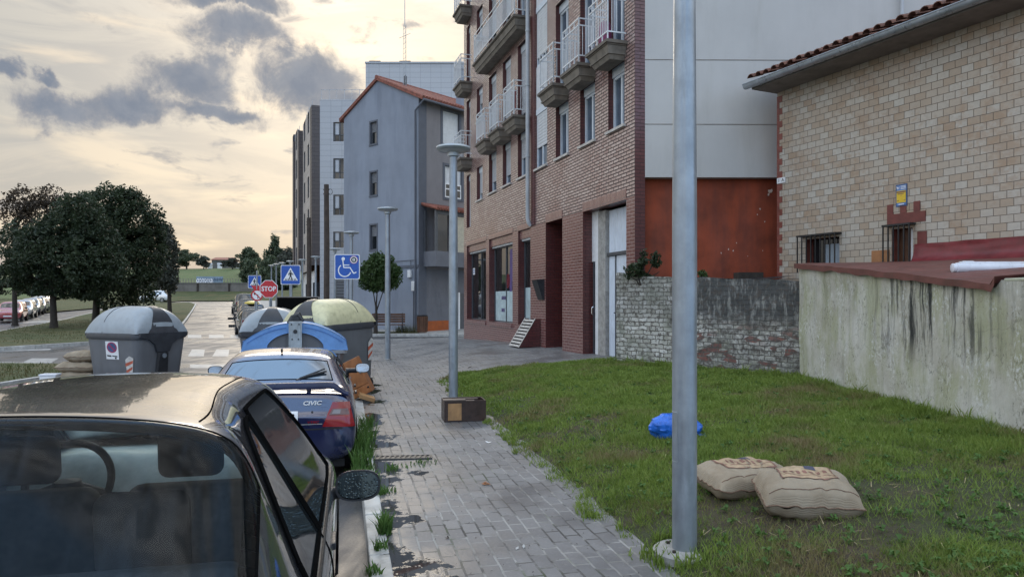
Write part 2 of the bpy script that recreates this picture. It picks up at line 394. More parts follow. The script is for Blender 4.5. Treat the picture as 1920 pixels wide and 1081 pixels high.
def stained():
    m, N, bs, out = newmat('stained_render'); v = oc(N); x, y, z = N.sep(v); w = N.comb(N.math('ADD', x, y), z, 0.)
    big = N.noise(w, 1.1, 6, .62); str_ = N.noise(N.mapping(w, (4.5, .55, 1)), 1.6, 6, .66, .3); fine = N.noise(N.mapping(w, (1.5, .8, 1)), 22, 6, .72, .3)
    c = N.mix(N.mapr(big, .36, .64), (.60, .59, .53), (.43, .41, .34))
    c = N.mix(N.mapr(N.noise(N.mapping(w, (1.5, .6, 1)), 1.7, 5, .6), .42, .62, 0, .6), c, (.33, .345, .18))
    c = N.mix(N.mapr(str_, .52, .70, 0, .45), c, (.20, .195, .14))
    # pale lime blooms
    bl = N.math('MULTIPLY', N.mapr(fine, .50, .60), N.mapr(N.noise(N.mapping(w, (1.8, .6, 1)), 2.2, 5, .65), .47, .62))
    c = N.mix(N.math('MULTIPLY', bl, .85), c, (.66, .67, .65))
    c = N.mix(N.math('MULTIPLY', N.mapr(fine, .47, .38), N.mapr(N.noise(w, 3.1, 5, .65), .45, .6, 0, .75)), c, (.15, .15, .115))
    cr = N.n('ShaderNodeTexVoronoi', feature='DISTANCE_TO_EDGE'); N.set(cr.inputs['Vector'], N.vmath('ADD', w, N.vmath('MULTIPLY', N.noise(w, 3, 4, .6, 0, 1), (.5, .5, 0)))); cr.inputs['Scale'].default_value = .55
    c = N.mix(N.mapr(cr.outputs['Distance'], .004, .001, 0, .28), c, (.14, .14, .11))
    # black drip stains hanging from the top edge
    drip = N.math('MULTIPLY', N.mapr(N.noise(N.mapping(w, (7, .5, 1), (3, 0, 0)), 1.3, 6, .7, .4), .46, .62), N.mapr(z, .8, 1.4))
    drip = N.math('MULTIPLY', drip, N.math('ADD', .18, N.mapr(N.math('ABSOLUTE', N.math('SUBTRACT', y, 8.1)), 1.5, .3)))
    c = N.mix(N.math('MULTIPLY', drip, .93), c, (.030, .032, .030))
    spl = N.math('MULTIPLY', N.mapr(fine, .54, .68), N.mapr(z, .75, .2))
    c = N.mix(N.math('MULTIPLY', spl, .8), c, (.56, .57, .55))
    N.set(bs.inputs['Base Color'], c); bs.inputs['Roughness'].default_value = .88
    bump(N, bs, N.math('ADD', fine, N.math('MULTIPLY', str_, .6)), .5, .02); return m
M['stained'] = stained()
def oldbrick():
    m, N, bs, out = newmat('whitewashed_old_brick'); v = wallcoord(N); x, z, _ = N.sep(v)
    wob = N.vmath('SCALE', N.vmath('SUBTRACT', N.noise(v, 6, 4, .65, 0, 1), (.5, .5, .5)), None); N.t.nodes[-1].inputs['Scale'].default_value = .085
    b = N.n('ShaderNodeTexBrick'); N.set(b.inputs['Vector'], N.vmath('ADD', v, wob)); b.inputs['Scale'].default_value = 1
    b.inputs['Brick Width'].default_value = .21; b.inputs['Row Height'].default_value = .085; b.inputs['Mortar Size'].default_value = .009
    b.inputs['Color1'].default_value = (.62, .61, .57, 1); b.inputs['Color2'].default_value = (.40, .39, .34, 1); b.inputs['Mortar'].default_value = (.13, .12, .10, 1)
    big = N.noise(v, 1.3, 5, .62); fine = N.noise(v, 10, 5, .66)
    hole = N.n('ShaderNodeTexVoronoi'); N.set(hole.inputs['Vector'], N.mapping(v, (4.3, 11.5, 1))); hole.inputs['Scale'].default_value = 1.
    hc = N.sep(hole.outputs['Color'])[0]
    right = N.mapr(x, 1.1, 2.4)
    c = N.mix(N.mapr(big, .44, .62, 0, .7), b.outputs['Color'], (.19, .20, .155))
    red = N.math('MULTIPLY', N.mapr(hc, .70, .74), N.math('MULTIPLY', N.mapr(z, 1.45, 1.0), N.mapr(N.math('ADD', right, big), .55, 1.0)))
    red = N.math('MULTIPLY', red, N.math('SUBTRACT', 1., b.outputs['Fac']))
    c = N.mix(N.math('MULTIPLY', red, .9), c, (.20, .055, .035))
    c = N.mix(N.mapr(N.math('ADD', N.math('MULTIPLY', right, .35), N.math('MULTIPLY', fine, .8)), .62, .78, 0, .55), c, (.085, .08, .08))
    top = N.math('MULTIPLY', N.mapr(N.math('ADD', z, N.math('MULTIPLY', big, .5)), 1.42, 1.75), N.mapr(right, .0, .5, .35, 1))
    tc = N.mix(N.mapr(N.noise(N.mapping(v, (5, 1, 1)), 2.2, 6, .7), .48, .66), (.052, .054, .055), (.25, .25, .235))
    c = N.mix(N.math('MULTIPLY', top, .92), c, tc)
    c = N.mix(N.math('MULTIPLY', N.mapr(fine, .53, .59), .75), c, (.085, .072, .062))
    N.set(bs.inputs['Base Color'], c); bs.inputs['Roughness'].default_value = .9
    bump(N, bs, N.math('SUBTRACT', fine, N.math('MULTIPLY', b.outputs['Fac'], .8)), .9, .03); return m
M['oldbrick'] = oldbrick()
def asphalt():
    m, N, bs, out = newmat('wet_asphalt'); v = oc(N)
    n = N.noise(v, .35, 6, .62); f = N.noise(v, 60, 3, .6); md = N.noise(N.mapping(v, (3.2, .45, 1), rot=(0, 0, R(-14))), .8, 5, .6)
    c = N.mix(N.mapr(n, .35, .65), (.045, .046, .050), (.075, .075, .077))
    c = N.mix(N.mapr(f, .45, .7, 0, .5), c, (.12, .118, .114))
    N.set(bs.inputs['Base Color'], c)
    wet = N.mapr(N.math('ADD', N.math('MULTIPLY', n, .5), N.math('MULTIPLY', md, .5)), .40, .60)
    N.set(bs.inputs['Roughness'], N.mapr(wet, 0, 1, .58, .27, False)); bs.inputs['IOR'].default_value = 1.5
    bump(N, bs, N.math('MULTIPLY', f, N.math('SUBTRACT', 1.05, wet)), .35, .012); return m
M['asphalt'] = asphalt()
M['roadpaint'] = mat('road_paint', (.34, .34, .33), .45, .15, 3, dirt=((.10, .10, .10), .85))
def paver(plaza=False):
    # local x runs along the street, local -y is the distance from the kerb
    m, N, bs, out = newmat('plaza_pavers' if plaza else 'sidewalk_pavers'); v = oc(N); x, y, z = N.sep(v)
    wob = N.vmath('SCALE', N.vmath('SUBTRACT', N.noise(v, 1.6, 4, .6, 0, 1), (.5, .5, .5)), None); N.t.nodes[-1].inputs['Scale'].default_value = .05
    b = N.n('ShaderNodeTexBrick'); N.set(b.inputs['Vector'], N.vmath('ADD', v, wob)); b.inputs['Scale'].default_value = 1; b.offset = .5
    b.inputs['Brick Width'].default_value = .225; b.inputs['Row Height'].default_value = .116; b.inputs['Mortar Size'].default_value = .0085; b.inputs['Mortar Smooth'].default_value = .15
    b.inputs['Color1'].default_value = (.148, .146, .148, 1); b.inputs['Color2'].default_value = (.20, .197, .197, 1); b.inputs['Mortar'].default_value = (.055, .052, .047, 1)
    big = N.noise(v, .9, 6, .62); fine = N.noise(v, 42, 4, .65); mid = N.noise(v, 4.5, 5, .6)
    # pale sand left in the long joints here and there
    rowp = N.math('FRACT', N.math('DIVIDE', N.math('ADD', y, .004), .128))
    pale = N.math('MULTIPLY', N.math('MULTIPLY', b.outputs['Fac'], N.mapr(N.noise(v, 2.1, 4, .6), .44, .56)), .8)
    c = N.mix(pale, b.outputs['Color'], (.40, .39, .365))
    c = N.mix(N.mapr(mid, .42, .68, 0, .5), c, (.15, .143, .138))
    c = N.mix(N.mapr(fine, .5, .72, 0, .35), c, (.31, .30, .295))
    gn = N.math('MULTIPLY', N.mapr(N.noise(v, 1.3, 5, .65), .54, .68), b.outputs['Fac'])
    c = N.mix(N.math('MULTIPLY', gn, .8), c, (.06, .085, .03))
    # standing water near the kerb and in sunk pavers
    kv = N.math('MULTIPLY', y, -1.)
    near = N.mapr(kv, .75, .1)
    pud = N.mapr(N.math('ADD', N.noise(v, 1.5, 6, .62), N.math('MULTIPLY', near, .20)), .655, .69)
    pud = N.math('MULTIPLY', pud, N.mapr(kv, .85, .6))
    damp = N.mapr(N.math('ADD', big, N.math('MULTIPLY', near, .16)), .44, .66)
    c = N.mix(N.math('MULTIPLY', damp, .5), c, (.085, .083, .085))
    c = N.mix(pud, c, (.045, .043, .04))
    N.set(bs.inputs['Base Color'], c)
    r = N.mapr(damp, 0, 1, .58, .30, False)
    r = N.math('ADD', r, N.math('MULTIPLY', b.outputs['Fac'], .2))
    N.set(bs.inputs['Roughness'], N.math('MULTIPLY', r, N.mapr(pud, 0, 1, 1, .06, False)))
    h = N.math('SUBTRACT', N.math('ADD', N.math('MULTIPLY', fine, .12), N.math('MULTIPLY', mid, .5)), b.outputs['Fac'])
    bmp = N.n('ShaderNodeBump'); bmp.inputs['Distance'].default_value = .014; N.set(bmp.inputs['Height'], h)
    N.set(bmp.inputs['Strength'], N.mapr(pud, 0, 1, .6, .0, False)); N.set(bs.inputs['Normal'], bmp.outputs[0])
    return m
M['paver'] = paver()
def soil():
    m, N, bs, out = newmat('lawn_soil'); v = oc(N)
    n = N.noise(v, .8, 6, .62); f = N.noise(v, 20, 5, .65)
    c = N.mix(N.mapr(n, .4, .62), (.045, .055, .019), (.066, .044, .028))
    c = N.mix(N.mapr(f, .42, .66, 0, .7), c, (.035, .035, .016))
    N.set(bs.inputs['Base Color'], c); bs.inputs['Roughness'].default_value = .95; bump(N, bs, f, .8, .03); return m
M['soil'] = soil()
def farlawn(name, a, b, s=.5):
    m, N, bs, out = newmat(name); v = oc(N)
    n = N.noise(v, s, 6, .62); f = N.noise(v, 9, 5, .7)
    c = N.mix(N.mapr(n, .38, .64), a, b); c = N.mix(N.mapr(f, .4, .7, 0, .55), c, tuple(q*.5 for q in a))
    N.set(bs.inputs['Base Color'], c); bs.inputs['Roughness'].default_value = .95; bump(N, bs, f, .9, .08); return m
M['verge'] = farlawn('verge_grass', (.058, .075, .020), (.105, .095, .036))
M['meadow'] = farlawn('meadow_grass', (.085, .125, .040), (.135, .15, .062), .06)
def blade(name, a, b, dry, thr=(.50, .64), s=.8):
    m, N, bs, out = newmat(name); v = N.n('ShaderNodeNewGeometry').outputs['Position']
    n = N.noise(v, s, 6, .62); f = N.noise(v, 30, 2, .5); g = N.noise(v, 2.6, 4, .6)
    c = N.mix(N.mapr(f, .3, .7), a, b); c = N.mix(N.mapr(g, .45, .65, 0, .45), c, (a[0]*.6, a[1]*.62, a[2]*.6))
    dk = N.mapr(N.math('ADD', N.math('MULTIPLY', n, .75), N.math('MULTIPLY', f, .25)), *thr)
    c = N.mix(dk, c, dry); N.set(bs.inputs['Base Color'], c); bs.inputs['Roughness'].default_value = .55
    bs.inputs['Specular IOR Level'].default_value = .3
    tl = N.n('ShaderNodeBsdfTranslucent'); N.set(tl.inputs[0], c); ms = N.n('ShaderNodeMixShader'); ms.inputs[0].default_value = .3
    N.t.links.new(bs.outputs[0], ms.inputs[1]); N.t.links.new(tl.outputs[0], ms.inputs[2]); N.t.links.new(ms.outputs[0], out.inputs[0])
    return m
M['blade'] = blade('grass_blade', (.140, .220, .034), (.275, .350, .078), (.25, .20, .10))
M['weed'] = blade('weed_leaf', (.075, .15, .030), (.11, .20, .05), (.15, .16, .05), (.62, .8))
def leafmat(name, a, b, s=1.2, tr=.25):
    m, N, bs, out = newmat(name); v = N.n('ShaderNodeNewGeometry').outputs['Position']
    n = N.noise(v, s, 4, .6); f = N.noise(v, s*14, 2, .5)
    c = N.mix(N.mapr(N.math('ADD', N.math('MULTIPLY', n, .6), N.math('MULTIPLY', f, .4)), .36, .64), a, b)
    N.set(bs.inputs['Base Color'], c); bs.inputs['Roughness'].default_value = .5; bs.inputs['Specular IOR Level'].default_value = .35
    tl = N.n('ShaderNodeBsdfTranslucent'); N.set(tl.inputs[0], c); ms = N.n('ShaderNodeMixShader'); ms.inputs[0].default_value = tr
    N.t.links.new(bs.outputs[0], ms.inputs[1]); N.t.links.new(tl.outputs[0], ms.inputs[2]); N.t.links.new(ms.outputs[0], out.inputs[0]); return m
M['leafdark'] = leafmat('dark_leaf', (.019, .032, .016), (.045, .064, .030), .5)
M['leafred'] = leafmat('rusty_leaf', (.042, .034, .022), (.075, .052, .034), .6)
M['leafgreen'] = leafmat('green_leaf', (.035, .070, .018), (.070, .115, .035), 1.5)
M['leaffar'] = leafmat('far_leaf', (.055, .078, .045), (.095, .12, .068), .2)
M['leaffar2'] = leafmat('far_grey_leaf', (.052, .060, .046), (.085, .092, .072), .2)
M['bark'] = mat('bark', (.035, .028, .022), .9, .2, 8, bumps=.5, bscale=30)
M['pole'] = mat('creosoted_pole', (.060, .045, .036), .85, .2, 5, streak=True)
M['binbody'] = mat('grey_bin_plastic', (.135, .140, .150), .5, .05, 3, bumps=.03, dirt=((.09, .09, .095), .5), streak=True)
M['binlid'] = mat('pale_bin_lid', (.30, .335, .36), .38, .06, 3, dirt=((.19, .21, .22), .5))
M['binyellow'] = mat('faded_yellow_lid', (.60, .56, .34), .45, .08, 4, dirt=((.33, .31, .17), .6))
M['binblue'] = mat('blue_bin_lid', (.135, .29, .58), .4, .06, 4, dirt=((.06, .15, .36), .5))
M['bindark'] = mat('charcoal_plastic', (.040, .043, .050), .45, .12, 6)
M['sack'] = None
def sackmat():
    m, N, bs, out = newmat('burlap'); v = oc(N)
    w1 = N.n('ShaderNodeTexWave'); N.set(w1.inputs[0], v); w1.inputs['Scale'].default_value = 90; w1.bands_direction = 'X'; w1.inputs['Distortion'].default_value = 1.5
    w2 = N.n('ShaderNodeTexWave'); N.set(w2.inputs[0], v); w2.inputs['Scale'].default_value = 90; w2.bands_direction = 'Y'; w2.inputs['Distortion'].default_value = 1.5
    n = N.noise(v, 3.5, 5, .6); wv = N.math('ADD', w1.outputs['Fac'], w2.outputs['Fac'])
    c = N.mix(N.mapr(n, .36, .66), (.44, .365, .27), (.34, .27, .19)); c = N.mix(N.mapr(wv, .4, 1.6, .35, 0), c, (.22, .165, .10))
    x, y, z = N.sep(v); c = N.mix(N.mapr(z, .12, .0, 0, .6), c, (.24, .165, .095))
    N.set(bs.inputs['Base Color'], c); bs.inputs['Roughness'].default_value = .9
    bump(N, bs, N.math('ADD', wv, N.math('MULTIPLY', N.noise(v, 7, 4), 5)), .5, .006); return m
M['sack'] = sackmat()
M['stitch'] = mat('dark_stitching', (.19, .12, .08), .9, .2, 30)
M['print'] = mat('faded_orange_print', (.385, .28, .175), .85, .15, 12)
M['printred'] = mat('faded_red_print', (.23, .115, .085), .85, .2, 12)
M['bag'] = mat('blue_plastic_bag', (.020, .135, .56), .28, .18, 6, ior=1.5)
M['signblue'] = mat('sign_blue', (.008, .085, .40), .35, .05, 3)
M['signred'] = mat('sign_red', (.50, .018, .030), .35, .05, 3)
M['signwhite'] = mat('sign_white', (.78, .79, .80), .35, .03, 3)
M['signblack'] = mat('sign_black', (.015, .015, .016), .5, .1, 3)
M['signyellow'] = mat('notice_yellow', (.68, .46, .03), .5, .06, 6)
M['noticeblue'] = mat('notice_blue', (.10, .21, .46), .4, .08, 6)
M['plywood'] = mat('orange_brown_wood', (.30, .115, .038), .45, .15, 5, streak=True)
M['darkwood'] = mat('dark_wood', (.042, .023, .017), .4, .2, 6)
M['plate'] = mat('plate_white', (.72, .73, .74), .4, .04, 8)
M['chrome'] = mat('chrome', (.75, .76, .78), .15, .03, 8, metal=1., rvar=.05)
M['lensred'] = glassy('tail_lens_red', (.22, .010, .014), .08, 1.6)
M['lensclear'] = glassy('clear_lens', (.55, .56, .58), .08, 1.6)
def paint(name, col, metal=.3, flake=.1):
    m, N, bs, out = newmat(name); v = oc(N)
    n = N.noise(v, 3, 4, .6); sp = N.noise(v, 160, 3, .6)
    c = N.mix(N.mapr(n, .3, .7), tuple(q*.88 for q in col), tuple(min(q*1.12, 1) for q in col))
    c = N.mix(N.mapr(sp, .58, .72, 0, .22), c, tuple(min(q*.6+.10, 1) for q in col))
    N.set(bs.inputs['Base Color'], c); bs.inputs['Metallic'].default_value = metal
    N.set(bs.inputs['Roughness'], N.mapr(n, .3, .7, .22, .36)); bs.inputs['Coat Weight'].default_value = 1.; bs.inputs['Coat IOR'].default_value = 1.85
    N.set(bs.inputs['Coat Roughness'], N.mapr(sp, .4, .75, .015, .07)); bump(N, bs, sp, .03, .002); return m
M['carnear'] = paint('graphite_paint', (.034, .039, .052), .4)
M['carblue'] = paint('navy_paint', (.007, .013, .062), .3)
M['carglass'] = glassy('car_glass', (.010, .013, .015), .02, 1.9)
M['carrear'] = glassy('rear_glass', (.02, .03, .04), .02, 2.9)
M['clearcar'] = clearglass('clear_car_glass', (.88, .95, .94), 1.30, .014, (.30, .38, .46))
M['seal'] = mat('black_seal', (.006, .006, .006), .95, .1, 5)
M['seal'].node_tree.nodes['Principled BSDF'].inputs['Specular IOR Level'].default_value = 0
M['clearside'] = clearglass('clear_side_glass', (.22, .25, .25), 2.1, .02)
M['seat'] = mat('seat_fabric', (.085, .09, .10), .9, .15, 20)
M['dash'] = mat('grey_dashboard', (.36, .42, .43), .7, .1, 8)
M['rim'] = mat('alloy', (.42, .43, .44), .35, .08, 6, metal=.7)
# ------------------------------------------------------------------ setting: ground, roads, pavement, lawn
def lerp_poly(tab, y):
    if y <= tab[0][0]: a, b = tab[0], tab[1]
    elif y >= tab[-1][0]: a, b = tab[-2], tab[-1]
    else:
        for a, b in zip(tab, tab[1:]):
            if a[0] <= y <= b[0]: break
    t = (y-a[0])/(b[0]-a[0]); return a[1]+(b[1]-a[1])*t
KERB = [(-6, 1.57), (11.0, -2.43), (16.6, -3.74), (17.1, -3.9), (20, -4.9), (25, -7.4), (31.6, -10.3)]
def kerbx(Y): return lerp_poly(KERB, Y)
KERB2 = [(37.4, -12.3), (50, -17), (70, -24.3), (111, -40)]
def hillz(X, Y):
    if Y < 112: return rz(Y)-.06
    b = rz(112)-.06
    return b+9.6*sst(113, 205, Y)+.8*math.sin(X*.02+1)*sst(130, 200, Y)
def ground_sheet():
    xs = np.concatenate([np.linspace(-900, -130, 14), np.linspace(-120, 60, 61), np.linspace(75, 900, 14)])
    ys = np.concatenate([[-80, -20], np.linspace(-8, 104, 57), [107, 110, 112, 114], np.linspace(117, 230, 40), [260, 400, 900, 1600]])
    v = [(x, y, hillz(x, y)-(.25 if y < 36 else .05 if y < 111 else 0)) for y in ys for x in xs]
    n = len(xs); f = [(j*n+i, j*n+i+1, (j+1)*n+i+1, (j+1)*n+i) for j in range(len(ys)-1) for i in range(n-1)]
    struct(npmesh('ground', v, f, M['meadow'], smooth=True))
ground_sheet()
def strip_sheet(name, m, ys, xl, xr, zf, nx=24, rot=False):
    v = []
    for y in ys:
        a, b = xl(y), xr(y)
        for i in range(nx+1):
            x = a+(b-a)*i/nx; v.append((x, y, zf(x, y)))
    f = [(j*(nx+1)+i, j*(nx+1)+i+1, (j+1)*(nx+1)+i+1, (j+1)*(nx+1)+i) for j in range(len(ys)-1) for i in range(nx)]
    if rot:
        Mi = (Matrix.Translation((KX0, 0, 0)) @ Matrix.Rotation(STREET_RZ, 4, 'Z')).inverted()
        v = [tuple(Mi @ Vector(p)) for p in v]
    o = npmesh(name, v, f, m, smooth=True)
    if rot: o.location = (KX0, 0, 0); o.rotation_euler = (0, 0, STREET_RZ)
    return struct(o)
def roadr(y):
    if y < 31.4: return kerbx(y)+.06
    if y < 37.5: return 16
    return lerp_poly(KERB2, y)+.06
ysr = list(np.arange(-8, 31.41, 1.0))+[31.4, 31.42, 33, 35, 37.45, 37.5]+list(np.arange(38, 111.1, 2))
strip_sheet('road', M['asphalt'], ysr, lambda y: -80, roadr, lambda x, y: rz(y), 30)
ysp = list(np.arange(-6, 20, .25))+list(np.arange(20, 31.7, .5))+[31.7]
strip_sheet('pavement', M['paver'], ysp, lambda y: kerbx(y)+.10, lambda y: 9.5 if y < 24 else 12, gz, 40, rot=True)
def far_walk():
    ys = list(np.arange(37.6, 111, 2))
    strip_sheet('far_pavement', M['concrete'], ys, lambda y: lerp_poly(KERB2, y)+.1, lambda y: lerp_poly(KERB2, y)+(28 if y < 55 else 14), lambda x, y: rz(y)+.13, 8)
far_walk()
def kerb_line(name, pts, w=.14, zt=None, zb=-.3, L=.9, gap=.010, side=1):
    """kerb stones along a polyline of (x,y); the stone body lies to the right of the walking direction when side=1"""
    b = B()
    for (x0, y0), (x1, y1) in zip(pts, pts[1:]):
        d = Vector((x1-x0, y1-y0)); ln = d.length; d /= ln; nrm = Vector((d.y, -d.x))*side; k = max(1, round(ln/L))
        for i in range(k):
            a = Vector((x0, y0))+d*(ln*i/k+gap/2); c = Vector((x0, y0))+d*(ln*(i+1)/k-gap/2)
            za = zt(a.x, a.y)+random.uniform(-.004, .006); zc = zt(c.x, c.y)+random.uniform(-.004, .006)
            q = [a, c, c+nrm*w, a+nrm*w]; zz = [za, zc, zc, za]
            vs = [(p.x, p.y, z+zb) for p, z in zip(q, zz)]+[(p.x, p.y, z) for p, z in zip(q, zz)]
            fs = [(0, 1, 5, 4), (1, 2, 6, 5), (2, 3, 7, 6), (3, 0, 4, 7), (4, 5, 6, 7)]
            b.add(vs, [f if side == -1 else f[::-1] for f in fs])
    return struct(b.build(name, M['kerb'], bevel=.012))
kerb_line('kerb', [(x, y) for y, x in KERB]+[(-9.2, 31.75), (12, 31.75)], zt=lambda x, y: gz(x, y)+.006)
kerb_line('far_kerb', [(16, 37.4), (-11.6, 37.4)]+[(x, y) for y, x in KERB2], zt=lambda x, y: rz(y)+.135, L=1.2)
# painted marks
def road_mark(name, quads):
    b = B()
    for q in quads:
        b.poly([(x, y, rz(y)+.006) for x, y in q])
    return struct(b.build(name, M['roadpaint']))
def gp(px, py): p = GR(px, py); return (p.x, p.y)
zb = []
for a, c in ((352, 378), (392, 420), (432, 458), (470, 498)):
    zb.append([gp(a, 633.5), gp(c, 633.5), gp(c-1, 627.5), gp(a, 627.5)])
road_mark('zebra_crossing', zb)
zc = [[gp(a, 668), gp(a+30, 668), gp(a+32, 655), gp(a+8, 655)] for a in (352, 398, 444, 490)]
zc += [[gp(40, 680), gp(96, 680), gp(110, 671.5), gp(60, 671.5)]]
road_mark('give_way_marking', zc+[[gp(356, 690), gp(470, 690), gp(470, 683), gp(356, 683)]])
road_mark('lane_line', [[gp(-120, 662), gp(95, 656), gp(95, 653.5), gp(-120, 659)], [gp(20, 607), gp(112, 603), gp(112, 600), gp(20, 603)]])
# ---- grass islands with kerbs
def island(name, pts, label, h=.13):
    b = B(); n = len(pts)
    top = [(x, y, rz(y)+h+.02) for x, y in pts]
    ar = sum(pts[i][0]*pts[(i+1) % n][1]-pts[(i+1) % n][0]*pts[i][1] for i in range(n))
    if ar < 0: top = top[::-1]; pts = pts[::-1]
    b.poly(top); o = struct(b.build(name, M['verge']))
    bm = bmesh.new(); bm.from_mesh(o.data); bmesh.ops.triangulate(bm, faces=bm.faces)
    for _ in range(4):
        es = [e for e in bm.edges if e.calc_length() > 3]
        if es: bmesh.ops.subdivide_edges(bm, edges=es, cuts=1)
        bmesh.ops.triangulate(bm, faces=bm.faces)
    for v in bm.verts: v.co.z = rz(v.co.y)+h+.03+.04*mnoise.noise(v.co*.5)
    bm.to_mesh(o.data); bm.free()
    kerb_line(name.replace('grass', 'kerb'), pts+[pts[0]], w=.13, zt=lambda x, y: rz(y)+h+.03, L=1.1, side=1)
    return o
def gi(px, py): p = GR(px, py, .13); return (p.x, p.y)
ISL1 = [(-32, 12.5), (-12.2, 12.5), (-11.0, 14.2), (-10.8, 17.8), (-11.6, 19.3), (-14, 19.9), (-34, 19.0)]
island('near_island_grass', ISL1, '')
ISL2 = [gi(-260, 664), gi(-60, 655), gi(165, 641), gi(270, 633), gi(330, 618), gi(347, 598), gi(360, 580), gi(366, 570), gi(355, 566.5), gi(300, 568), gi(225, 574), gi(113, 601), gi(0, 621), gi(-260, 652)]
island('tree_island_grass', ISL2, '')
# left verge beyond the parked cars
strip_sheet('left_verge', M['verge'], list(np.arange(30, 111, 3)), lambda y: -160, lambda y: -41-.14*(y-50), lambda x, y: rz(y)+.12, 6)
strip_sheet('end_verge', M['verge'], [104.5, 107, 109, 111, 113.5], lambda y: -70, lambda y: -28, lambda x, y: rz(y)+.12+.16*max(0, y-104.5), 10)

# ---- lawn
WA, WB, WC = (4.6, 11.38), (4.86, 4.6), (2.2, 14.75)     # foot of the garden walls
def lawn_r(Y):
    if Y < WA[1]: return WA[0]+(WB[0]-WA[0])*(WA[1]-Y)/(WA[1]-WB[1])
    return WA[0]+(WC[0]-WA[0])*(Y-WA[1])/(WC[1]-WA[1])
def lawn_l(Y): return 2.05-.235*Y+.16*mnoise.noise(Vector((0, Y*1.7, 3)))+.07*mnoise.noise(Vector((4, Y*6, 3)))
def lawn_z(x, y):
    return gz(x, y)+.028*sst(0, .35, x-(2.03-.235*y))+.012*mnoise.noise(Vector((x*2, y*2, 0)))
ysl = list(np.arange(-3, 15.0, .15))+[15.05, 15.2]
strip_sheet('lawn', M['soil'], ysl, lawn_l, lambda y: lawn_r(y)+.12, lawn_z, 40)
def bare(x, y):
    n = mnoise.fractal(Vector((x*.75, y*.75, 5)), 1., 2., 4)*.9
    g = 1.0*math.exp(-((x-2.2)**2/1.6+(y-4.9)**2/.5))+.75*math.exp(-((x-.8)**2/.35+(y-8.7)**2/1.3))+.45*math.exp(-((x+.2)**2/.3+(y-11)**2/2.2))
    g += .5*math.exp(-((x-3.4)**2/1.2+(y-5.2)**2/.35))-.55*math.exp(-((x-3.2)**2/1.6+(y-9.)**2/5))-.4*sst(12, 14.5, y)
    return n*.55+g
def lawn_blades():
    rng = np.random.default_rng(3); P_ = []
    for y0 in np.arange(2.6, 15.15, .25):
        xl, xr = lawn_l(y0)-.12, min(lawn_r(y0), .95*(y0+.25)+.3)
        if xr <= xl: continue
        dens = 7600*min(1, (5.2/max(y0, 3.6)))**.85
        n = int(dens*.25*(xr-xl))
        P_.append(np.stack([rng.uniform(xl, xr, n), rng.uniform(y0, y0+.25, n)], 1))
    pts = np.concatenate(P_); keep = []; hs = []; zs = []
    for x, y in pts:
        edge = x-lawn_l(y)
        b = bare(x, y)+.25*mnoise.noise(Vector((x*6, y*6, 1)))
        dens = 1-sst(.0, .75, b)*.78
        if edge < .12: dens *= .15+.55*(mnoise.noise(Vector((x*5, y*5, 9)))+.4)
        if rng.random() < dens:
            t = mnoise.noise(Vector((x*2.2, y*2.2, 20)))
            h = (.050+.045*t)*(1-.22*sst(0, .7, b)); 
            wd = lawn_r(y)-x
            if wd < .35: h *= 1.4+.8*max(0, mnoise.noise(Vector((x*4, y*4, 2))))
            keep.append((x, y)); hs.append(max(h, .018)*rng.uniform(.55, 1.5)); zs.append(lawn_z(x, y)-.006)
    k = np.array(keep); h = np.array(hs); z = np.array(zs); n = len(k)
    a = rng.uniform(0, 2*np.pi, n); ln = rng.uniform(.2, 1.1, n)*h; la = rng.uniform(0, 2*np.pi, n); w = (.0028+.0009*np.clip(k[:, 1]-5, 0, 9))*rng.uniform(.7, 1.4, n)
    dx, dy = np.cos(a)*w, np.sin(a)*w
    v = np.empty((n, 3, 3), np.float32)
    v[:, 0] = np.stack([k[:, 0]-dx, k[:, 1]-dy, z], 1); v[:, 1] = np.stack([k[:, 0]+dx, k[:, 1]+dy, z], 1)
    v[:, 2] = np.stack([k[:, 0]+np.cos(la)*ln, k[:, 1]+np.sin(la)*ln, z+h], 1)
    o = npmesh('lawn_grass', v.reshape(-1, 3), np.arange(3*n).reshape(-1, 3), M['blade'], n=3)
    tag(o, 'short green lawn grass with brown bare patches beside the pavers', 'grass', kind='stuff'); print('blades', n)
lawn_blades()
def tuft(bld, x, y, z, n, h, spread, rng):
    for _ in range(n):
        a = rng.uniform(0, 6.28); r = spread*math.sqrt(rng.random()); bx_, by_ = x+math.cos(a)*r, y+math.sin(a)*r
        la = rng.uniform(0, 6.28); L = h*rng.uniform(.45, 1.1); w = .004*rng.uniform(.7, 1.7); le = L*rng.uniform(.15, .7)
        wa = rng.uniform(0, 6.28); dx, dy = math.cos(wa)*w, math.sin(wa)*w
        m1 = (bx_+math.cos(la)*le*.35, by_+math.sin(la)*le*.35, z+L*.6); tp = (bx_+math.cos(la)*le, by_+math.sin(la)*le, z+L)
        bld.add([(bx_-dx, by_-dy, z), (bx_+dx, by_+dy, z), (m1[0]+dx, m1[1]+dy, m1[2]), (m1[0]-dx, m1[1]-dy, m1[2]), tp], [(0, 1, 2, 3), (3, 2, 4)])
